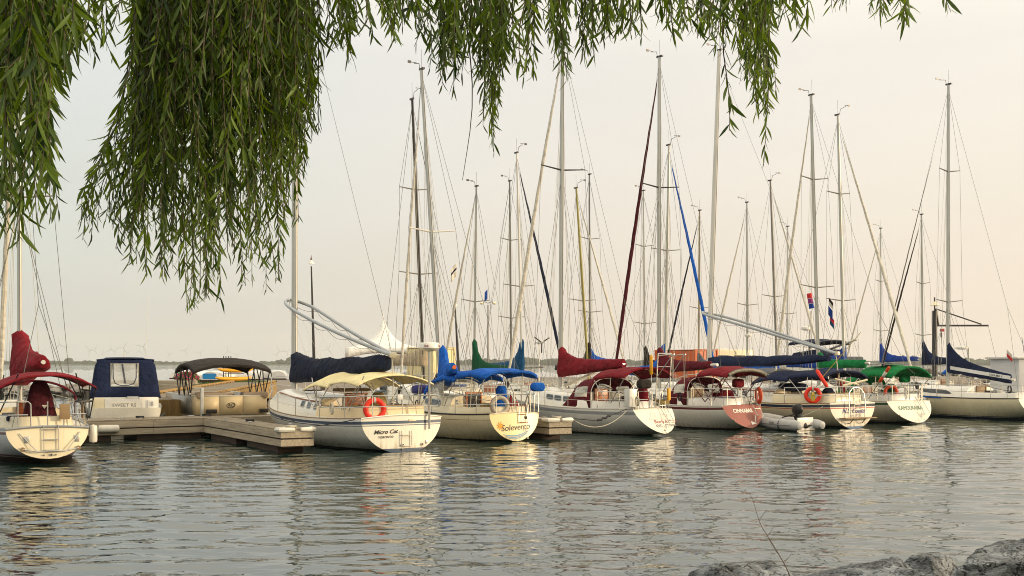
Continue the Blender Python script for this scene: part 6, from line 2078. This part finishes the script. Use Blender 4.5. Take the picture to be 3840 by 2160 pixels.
# ------------------------------------------------------------------ lamps and the crane
def lamp_post(label, top, botx, d, r=.09):
    base = P(botx, HY, d); t = P(top[0], top[1], d)
    root = thing('lamp_post', label, 'lamp post', (base.x, base.y, 1.0))
    tl = t - Vector((base.x, base.y, 1.0))
    MB().tube([(0, 0, 0), tl * .3, tl * .55, tl * .97], [r * 1.5, r * 1.3, r, r * .6], 8).build('post', 'alu_dark', root)
    o = MB().lathe([(.27, -.1), (.25, -.06), (.1, .1), (.06, .2), (.05, .22)], 18, tl).build('lamp_shade', 'white', root)
    MB().lathe([(.05, .2), (.075, .27), (.06, .34), (.03, .42), (.015, .6)], 10, tl).build('finial', 'maroon_paint', root)
lamp_post('tall dark lamp post with a white conical shade near the blue covered catboat mast', (1167, 985), 1180, 92)
lamp_post('leaning dark lamp post with a white conical shade right of the bright blue sail', (1706, 1143), 1722, 118, .11)
c = P(1830, HY, 116); zt = EYE + 222 / F * 116
root = thing('lamp_post', 'slim pole with two small round lamps on a cross arm', 'lamp post', (c.x, c.y, 1.))
MB().tube([(0, 0, 0), (0, 0, zt - 1)], [.09, .06], 8).build('post', 'alu_grey', root)
MB().tube([(-.6, 0, zt - .8), (-.3, 0, zt - .7), (0, 0, zt - .85), (.3, 0, zt - .7), (.6, 0, zt - .8)], .04, 6).build('arm', 'alu_grey', root)
for x in (-.62, .62): MB().lathe([(.02, -.14), (.16, -.1), (.2, 0), (.12, .12), (.02, .15)], 12, (x, 0, zt - .84)).build('lamp', 'cream', root)
c = P(3632, HY, 100); zt = EYE + 62 / F * 100
root = thing('lamp_post', 'short pale lamp post with a broad lamp head over the striped sail cover', 'lamp post', (c.x, c.y, .3))
MB().tube([(0, 0, 0), (0, 0, zt - .3), (-.15, 0, zt - .2)], .08, 8).build('post', 'alu_white', root)
MB().lathe([(.25, -.12), (.55, -.05), (.5, .08), (.2, .14)], 16, (-.6, 0, zt - .35)).build('lamp', 'alu_white', root)
d = 121.; c = P(3505, HY, d)
root = thing('dock_crane', 'dark steel mast crane with a level jib and a hoist hanging from it', 'crane', (c.x, c.y, .9))
zz = lambda y_: EYE - (y_ - HY) / F * d - .9
xx = lambda x_: (x_ - 3505) / F * d
MB().tube([(0, 0, 0), (0, 0, zz(1165))], [.30, .24], 10).build('post', 'alu_dark', root)
MB().box(((xx(3706) + xx(3512)) / 2, 0, zz(1221)), (xx(3706) - xx(3512), .16, .18)).build('jib', 'alu_dark', root)
MB().tube([(.1, 0, zz(1158)), (xx(3680), 0, zz(1216))], .07, 6).build('tie_bar', 'alu_dark', root)
MB().tube([(.15, 0, zz(1158)), (xx(3520), 0, zz(1221))], .11, 6).build('brace', 'alu_dark', root)
MB().box((xx(3533), 0, zz(1238)), (.4, .25, .3)).build('hoist', 'red_paint', root, bevel=.03)
MB().box((xx(3530), 0, zz(1256)), (.16, .16, .5)).build('hook_block', 'black', root, bevel=.03)
MB().tube([(xx(3530), 0, zz(1238)), (xx(3530), 0, zz(1290))], .02, 5).build('chain', 'black', root)
MB().tube([(0, 0, zz(1165)), (0, 0, zz(1115))], .08, 6).build('mast_tip', 'alu_dark', root)
MB().lathe([(.5, -.1), (.3, .1), (.1, .3)], 12, (0, 0, zz(1142))).build('lamp_shade', 'cream', root)
MB().tube([(xx(3706), 0, zz(1222)), (xx(3735), 0, zz(1345))], .02, 5).build('guy_line', 'wire', root)

# small flags in the rigging
flag(P(1712, 985, 44.), 'white and navy pennant hanging under the spreader of the bright blue canvas boat', .42, .5, lambda u, v: 0 if .3 < v < .5 else 1, ['navy', 'white_cloth'], Vector((-.6, -.3, 0)).normalized(), 1, .8)
flag(P(1828, 1085, 56.), 'tiny blue pennant below the spreader of the green covered boat', .25, .45, lambda u, v: 0, ['royal'], Vector((-.8, -.2, 0)).normalized(), 2, .8)
flag(P(3108, 1115, 56.), 'black and white burgee at the top of the flag string by the tall silver mast', .4, .35, lambda u, v: int(v > .5), ['charcoal', 'white_cloth'], Vector((.7, -.2, 0)).normalized(), 3, .9)
flag(P(3106, 1145, 56.), 'blue flag in the middle of the flag string by the tall silver mast', .4, .45, lambda u, v: 0, ['royal'], Vector((.7, -.2, 0)).normalized(), 4, .9)
flag(P(3112, 1180, 56.), 'red and teal flag at the bottom of the flag string by the tall silver mast', .4, .45, lambda u, v: int(v > .5), ['red', 'teal'], Vector((.7, -.2, 0)).normalized(), 5, .9)
ws = MB(); M['purple'] = cloth('purple_cloth', '8a3a7a')
for k, mm in enumerate((0, 1, 2)):
    ws.loft([[(.11 * math.cos(a) * (1 + .06 * z), .11 * math.sin(a), -.17 * (k + z) - (.06 * k)) for a in np.linspace(0, 2 * PI, 13)[:-1]] for z in (0, 1.3)], False, mi=mm)
w_ = ws.build('wind_sock', ['red', 'purple', 'royal'], recalc=False); w_.location = P(3034, 1100, 52.); w_.rotation_euler = (0, R(-10), 0)
tag(w_, 'rainbow striped wind sock hanging left of the tall green covered boat mast', 'wind sock')
# ================================================================== boulders at our feet
def rock_mat(name):
    m = bpy.data.materials.new(name); m.use_nodes = True
    nt = m.node_tree; b = nt.nodes['Principled BSDF']; b.inputs['Roughness'].default_value = .75; b.inputs['Specular IOR Level'].default_value = .35
    tc = nt.nodes.new('ShaderNodeTexCoord')
    def nz(sc, det, st=(1, 1, 1), rg=.6):
        mp = nt.nodes.new('ShaderNodeMapping'); mp.inputs['Scale'].default_value = st; mp.inputs['Rotation'].default_value = (.3, .5, .2)
        nt.links.new(tc.outputs['Object'], mp.inputs['Vector'])
        n = nt.nodes.new('ShaderNodeTexNoise'); n.inputs['Scale'].default_value = sc; n.inputs['Detail'].default_value = det; n.inputs['Roughness'].default_value = rg
        nt.links.new(mp.outputs['Vector'], n.inputs['Vector']); return n.outputs['Fac']
    def rmp(src, stops):
        r = nt.nodes.new('ShaderNodeValToRGB'); e = r.color_ramp.elements
        while len(e) < len(stops): e.new(.5)
        for k, (p, c) in enumerate(stops): e[k].position = p; e[k].color = lin(c)
        nt.links.new(src, r.inputs['Fac']); return r.outputs['Color']
    def mixc(f, a, c):
        x = nt.nodes.new('ShaderNodeMix'); x.data_type = 'RGBA'
        nt.links.new(f, x.inputs['Factor']); nt.links.new(a, x.inputs[6])
        if isinstance(c, str): x.inputs[7].default_value = lin(c)
        else: nt.links.new(c, x.inputs[7])
        return x.outputs[2]
    base = rmp(nz(3.5, 6), [(.36, '33373a'), (.5, '636a6f'), (.62, '92989d')])
    grain = rmp(nz(26, 5, (1, 1, 3.5)), [(.42, '1c1c1c'), (.58, '98999a')])
    f1 = nt.nodes.new('ShaderNodeMath'); f1.operation = 'MULTIPLY'; f1.inputs[1].default_value = .55
    nt.links.new(nz(8, 3), f1.inputs[0])
    col = mixc(f1.outputs[0], base, grain)
    lich = rmp(nz(11, 4, rg=.75), [(.6, '000000'), (.68, 'ffffff')])
    bw = nt.nodes.new('ShaderNodeRGBToBW'); nt.links.new(lich, bw.inputs[0])
    f2 = nt.nodes.new('ShaderNodeMath'); f2.operation = 'MULTIPLY'; f2.inputs[1].default_value = .5; nt.links.new(bw.outputs[0], f2.inputs[0])
    col = mixc(f2.outputs[0], col, 'a4a8a8')
    # thin dark cracks
    vo = nt.nodes.new('ShaderNodeTexVoronoi'); vo.feature = 'DISTANCE_TO_EDGE'; vo.inputs['Scale'].default_value = 3.1
    wp = nt.nodes.new('ShaderNodeVectorMath'); wp.operation = 'ADD'
    nn = nt.nodes.new('ShaderNodeTexNoise'); nn.inputs['Scale'].default_value = 4.; nn.inputs['Detail'].default_value = 4
    nt.links.new(tc.outputs['Object'], nn.inputs['Vector'])
    nt.links.new(tc.outputs['Object'], wp.inputs[0]); nt.links.new(nn.outputs['Color'], wp.inputs[1]); nt.links.new(wp.outputs[0], vo.inputs['Vector'])
    cr = nt.nodes.new('ShaderNodeMapRange'); cr.inputs['From Max'].default_value = .035; cr.inputs['To Min'].default_value = .8; cr.inputs['To Max'].default_value = 0
    nt.links.new(vo.outputs['Distance'], cr.inputs['Value'])
    col = mixc(cr.outputs[0], col, '161616')
    nt.links.new(col, b.inputs['Base Color'])
    ad = nt.nodes.new('ShaderNodeMath'); ad.operation = 'MULTIPLY_ADD'; ad.inputs[1].default_value = .35
    nt.links.new(nz(30, 6, (1, 1, 3)), ad.inputs[0]); nt.links.new(nz(7, 6), ad.inputs[2])
    sb = nt.nodes.new('ShaderNodeMath'); sb.operation = 'SUBTRACT'; nt.links.new(ad.outputs[0], sb.inputs[0]); nt.links.new(cr.outputs[0], sb.inputs[1])
    bp = nt.nodes.new('ShaderNodeBump'); bp.inputs['Strength'].default_value = 1.; bp.inputs['Distance'].default_value = .06
    nt.links.new(sb.outputs[0], bp.inputs['Height']); nt.links.new(bp.outputs['Normal'], b.inputs['Normal'])
    return m
M['near_stone'] = rock_mat('broken_limestone')
for (px, py, d, s, seed, rot, lb) in [
        (2810, 2262, 11.2, (.62, .62, .45), 4.2, .2, 'low dark foreground boulder at the foot of the bare twig'),
        (3200, 2262, 11.0, (.74, .6, .48), 9.7, -.1, 'broad flat foreground boulder in the middle of the shoreline'),
        (3330, 2195, 12.0, (.42, .42, .36), 1.3, .5, 'small pale foreground boulder behind the broad flat one'),
        (3475, 2195, 12.2, (.46, .42, .42), 6.6, .9, 'dark angular foreground boulder wedged beside the largest one'),
        (3900, 2240, 10.2, (1.45, .8, .66), 14.4, .25, 'largest grey foreground boulder at the lower right corner'),
        (2985, 2190, 11.4, (.2, .2, .14), 2.2, 0, 'little stone between two foreground boulders')]:
    o = boulder(P(px, py, d), s, seed, 'near_stone' if 'near_stone' in M else 'stone', sub=6, flat=.95, rough=1.3)
    o.rotation_euler = (0, -.12 if px > 3600 else 0, rot)
    tag(o, lb, 'boulder')
# bare twig
def twig():
    mb = MB(); g = random.Random(2)
    a, b_ = P(2965, 2175, 10.9), P(2803, 1852, 10.9)
    pts = [a.lerp(b_, k / 10) + Vector((.02 * math.sin(k * .8), 0, .01 * math.cos(k * 1.3))) for k in range(11)]
    mb.tube(pts, [lerp(.0055, .0016, k / 10) for k in range(11)], 6)
    for k, sx, ln in ((2, 1, .13), (3, -1, .2), (5, 1, .1), (7, 1, .12), (9, 1, .07)):
        p = pts[k]; q = [p]
        for i in range(1, 6): q.append(p + Vector((sx * ln * .55 * (i / 5) ** .8, g.uniform(-.02, .02), ln * (i / 5) * .9)))
        mb.tube(q, [lerp(.003, .0012, i / 5) for i in range(6)], 5)
    M['twig'] = mat('dry_stem', '5a4632', .8, var=.3)
    o = mb.build('bare_twig', 'twig')
    tag(o, 'thin leafless twig rising between the foreground boulders', 'plant')
twig()

# ================================================================== weeping willow over the view
def leaf_mat(name, c1, c2, trans):
    m = bpy.data.materials.new(name); m.use_nodes = True
    nt = m.node_tree; nt.nodes.clear()
    out = nt.nodes.new('ShaderNodeOutputMaterial')
    at = nt.nodes.new('ShaderNodeAttribute'); at.attribute_name = 'tint'
    rp = nt.nodes.new('ShaderNodeValToRGB')
    rp.color_ramp.elements[0].color = lin(c1); rp.color_ramp.elements[1].color = lin(c2)
    nt.links.new(at.outputs['Fac'], rp.inputs['Fac'])
    pb = nt.nodes.new('ShaderNodeBsdfPrincipled'); pb.inputs['Roughness'].default_value = .42; pb.inputs['Specular IOR Level'].default_value = .35
    nt.links.new(rp.outputs['Color'], pb.inputs['Base Color'])
    tl = nt.nodes.new('ShaderNodeBsdfTranslucent')
    hs = nt.nodes.new('ShaderNodeHueSaturation'); hs.inputs['Hue'].default_value = .485; hs.inputs['Saturation'].default_value = 1.15; hs.inputs['Value'].default_value = 1.5
    nt.links.new(rp.outputs['Color'], hs.inputs['Color']); nt.links.new(hs.outputs['Color'], tl.inputs['Color'])
    mx = nt.nodes.new('ShaderNodeMixShader'); mx.inputs['Fac'].default_value = trans
    nt.links.new(pb.outputs[0], mx.inputs[1]); nt.links.new(tl.outputs[0], mx.inputs[2])
    nt.links.new(mx.outputs[0], out.inputs['Surface'])
    return m
M['leaf'] = leaf_mat('willow_leaf', '1c350b', '647d24', .38)
M['bark'] = mat('willow_bark', '4a3b2a', .9, var=.4, vscale=4., bump=.9, bscale=8., stretch=(1, 1, .25))
M['stem'] = mat('willow_twig', '3a3216', .7, var=.3)

willow = thing('willow_tree', 'weeping willow whose leafy green branches hang down across the top of the view', 'tree', (-4.6, 1.4, .9))
wl = Vector(willow.location)
LV, LF, LT = [], [], []
stems = MB()
gw = random.Random(31)
def leaf(p, d, ln, wd, tint):
    """a narrow curved blade from p along d"""
    d = d.normalized()
    s = d.cross(Vector((gw.uniform(-1, 1), gw.uniform(-1, 1), gw.uniform(-.6, .6))))
    if s.length < .05: s = d.orthogonal()
    s.normalize(); n = s.cross(d)
    cv = gw.uniform(-.32, .32); cs = gw.uniform(-.26, .26)
    o = len(LV)
    for k, w_ in ((0, .12), (.22, .8), (.5, 1.), (.78, .62)):
        c = p + d * (ln * k) + n * (cv * ln * k * k) + s * (cs * ln * k * k)
        LV.append(c - s * wd * w_ * .5 + n * wd * .14 * w_); LV.append(c - n * wd * .06 * w_); LV.append(c + s * wd * w_ * .5 + n * wd * .14 * w_)
    LV.append(p + d * ln + n * cv * ln + s * cs * ln)
    for k in range(3):
        a = o + 3 * k
        LF.append((a, a + 1, a + 4, a + 3)); LF.append((a + 1, a + 2, a + 5, a + 4))
    LF.append((o + 9, o + 10, o + 12)); LF.append((o + 10, o + 11, o + 12))
    LT.extend([tint] * 13)
def strand(px0, py0, px1, py1, d, tint=.5, step=.022, ln=.095, skip=0., sweep=0.):
    a, b_ = P(px0, py0, d), P(px1, py1, d + gw.uniform(-.25, .25))
    L_ = (b_ - a).length
    n = max(4, int(L_ / .1))
    w1, w2 = gw.uniform(-.05, .05), gw.uniform(0, 6)
    pts = []
    for i in range(n + 1):
        u = i / n
        # drops steeper towards the tip
        p = a.lerp(b_, u); p.x += (b_.x - a.x) * ((smooth((u - sweep) / (1 - sweep)) - u) if sweep else .55 * (u ** .7 - u)) + w1 * math.sin(u * 5 + w2) * .6; p.y += w1 * math.cos(u * 4 + w2)
        pts.append(p)
    stems.tube([p - wl for p in pts], [lerp(.0036, .0012, i / n) for i in range(n + 1)], 4, cap=False)
    k, s_ = 0, gw.uniform(0, step)
    side = gw.uniform(0, 6.28)
    while s_ < L_:
        u = s_ / L_; i = min(n - 1, int(u * n)); f = u * n - i
        p = pts[i].lerp(pts[i + 1], f); t = (pts[i + 1] - pts[i]).normalized()
        if u > skip:
            ang = side + k * 2.4
            o = t.orthogonal().normalized(); o = Matrix.Rotation(ang, 3, t) @ o
            dr = (t * gw.uniform(.55, 1.0) + o * gw.uniform(.35, .8) + Vector((0, 0, -.35))).normalized()
            l_ = ln * gw.uniform(.5, 1.3) * (1 - .45 * u ** 6)
            leaf(p, dr, l_, l_ * gw.uniform(.115, .168), min(1, max(0, tint + gw.gauss(0, .22))))
        s_ += step * gw.uniform(.6, 1.4); k += 1
# the low edge of the foliage, from the photograph: (x, y) of strand tips in its 2576 px width, how many, spread, depth
def curtain(tips, n, top, d0, d1, jx=22, up=.55, tint=.5, ln=.095, step=.022, fan=.25, jt=15, sweep=0.):
    for _ in range(int(n * 1.05)):
        k = gw.randrange(len(tips)); tx, ty = tips[k]
        q = gw.random() ** 1.6 * up
        x1 = (tx + gw.gauss(0, jx)) * 1.4907; y1 = (ty * (1 - q) + gw.gauss(0, 12)) * 1.4907
        x0 = x1 + (gw.gauss(0, jt) + (top - tx) * fan) * 1.4907
        d = gw.uniform(d0, d1)
        strand(x0, gw.uniform(-420, -60), x1, max(y1, 20), d, tint + gw.uniform(-.2, .2), step, ln, 0., sweep)
# left edge, close
curtain([(0, 640), (12, 560), (30, 330), (60, 620), (95, 620), (112, 560), (112, 420), (95, 380)], 34, 60, 3.2, 4.0, 8, .5, .45, .105)
curtain([(10, 220), (60, 210), (110, 190), (140, 205), (165, 160), (40, 260), (90, 240)], 58, 80, 3.0, 3.9, 16, .6, .4, .105)
curtain([(215, 140), (250, 110), (280, 130), (300, 60), (235, 60)], 8, 260, 3.6, 4.4, 10, .5, .5, .09, jt=8)
# the great hanging mass
curtain([(215, 590), (240, 610), (285, 560), (300, 640), (330, 610)], 20, 420, 4.3, 5.2, 9, .12, .5, 0.083, fan=.72, jt=12, sweep=.42)
curtain([(350, 672), (400, 705), (430, 735), (490, 775), (520, 755), (560, 730), (610, 725), (640, 705), (690, 700)], 80, 520, 4.2, 5.4, 16, .42, .5, 0.083, fan=.18)
curtain([(350, 520), (380, 560), (420, 600), (470, 620), (520, 640), (580, 620), (640, 600), (690, 560), (375, 420), (440, 470), (540, 480), (620, 470)], 105, 520, 4.2, 5.6, 22, .5, .42, 0.083, fan=.2)
curtain([(375, 330), (400, 300), (430, 280), (480, 330), (540, 300), (600, 340), (660, 320), (700, 400)], 56, 520, 4.4, 5.6, 24, .5, .35, 0.083, fan=.2)
curtain([(715, 570), (735, 590), (750, 560), (725, 480), (755, 470), (770, 400), (790, 320), (775, 300)], 40, 690, 4.5, 5.5, 10, .45, .6, 0.083, fan=.2)
curtain([(820, 215), (850, 170), (880, 200), (895, 170), (865, 110), (900, 60)], 14, 830, 4.6, 5.4, 12, .5, .6, .09)
# along the top
curtain([(930, 85), (970, 120), (1000, 70), (1040, 60), (910, 60)], 17, 960, 4.4, 5.4, 16, .7, .6, .09)
curtain([(1075, 240), (1090, 225), (1110, 190), (1140, 210), (1160, 180), (1060, 110), (1180, 160)], 29, 1130, 4.5, 5.5, 12, .6, .55, .09)
curtain([(1245, 420), (1250, 380), (1235, 330), (1195, 320), (1215, 330), (1225, 260), (1250, 300)], 15, 1200, 4.7, 5.4, 9, .45, .6, .084, fan=.2)
curtain([(1210, 200), (1250, 180), (1290, 160), (1330, 185), (1360, 130)], 22, 1280, 4.4, 5.4, 16, .7, .55, .09)
curtain([(1408, 250), (1405, 215), (1420, 170), (1390, 120), (1450, 130), (1485, 170), (1470, 150)], 18, 1430, 4.6, 5.4, 8, .6, .6, 0.083)
curtain([(1520, 110), (1560, 95), (1600, 80), (1640, 105), (1680, 95), (1720, 80), (1750, 110), (1780, 120)], 30, 1650, 4.4, 5.4, 16, .7, .6, .09)
curtain([(1930, 420), (1940, 380), (1915, 330), (1850, 345), (1840, 310), (1895, 260), (1925, 280), (1885, 190), (1860, 170)], 22, 1850, 4.6, 5.4, 8, .45, .6, .086, fan=.2)
curtain([(1820, 150), (1790, 130), (1880, 110), (1910, 90)], 13, 1840, 4.5, 5.3, 12, .6, .6, .09)
curtain([(1960, 50), (2000, 60), (2035, 45), (1930, 60)], 11, 1960, 4.3, 5.2, 12, .7, .6, .1)
curtain([(2110, 12), (2150, 10), (2190, 30), (2230, 45), (2270, 70), (2262, 60), (2300, 22), (2340, 30), (2385, 35)], 13, 2240, 4.4, 5.2, 8, .3, .6, .09)
strand(1760, -60, 1745, 680, 5.0, .4, .2, .03)
fo = np.array(LV, dtype=np.float32) - np.array(wl, dtype=np.float32)
me = bpy.data.meshes.new('leaves')
me.from_pydata(fo.tolist(), [], LF)
at = me.attributes.new('tint', 'FLOAT', 'POINT'); at.data.foreach_set('value', np.array(LT, dtype=np.float32))
me.materials.append(M['leaf'])
me.polygons.foreach_set('use_smooth', [True] * len(me.polygons))
lv = bpy.data.objects.new('leaves', me); C.objects.link(lv); lv.parent = willow
stems.build('twigs', 'stem', willow, recalc=False)['kind'] = 'stuff'
lv['kind'] = 'stuff'
mb = MB()
def lim(pts, rs): mb.tube([Vector(p) - wl for p in pts], rs, 10)
lim([(-4.6, 1.4, .4), (-4.55, 1.5, 2.), (-4.4, 1.8, 3.6), (-4.0, 2.4, 5.2)], [.42, .34, .3, .22])
mb.build('trunk', 'bark', willow)
mb = MB()
lim([(-4.25, 2.1, 4.4), (-3.2, 3.4, 5.0), (-1.6, 4.6, 5.2), (.2, 5.0, 5.2), (2.4, 5.0, 5.0)], [.2, .15, .11, .08, .03])
lim([(-4.2, 2.2, 4.6), (-3.6, 3.0, 5.2), (-2.8, 3.6, 5.3), (-1.2, 4.2, 5.3)], [.16, .12, .09, .03])
lim([(-4.5, 1.7, 3.2), (-3.9, 2.8, 4.5), (-2.6, 4.4, 4.9)], [.14, .1, .04])
mb.build('limb', 'bark', willow)
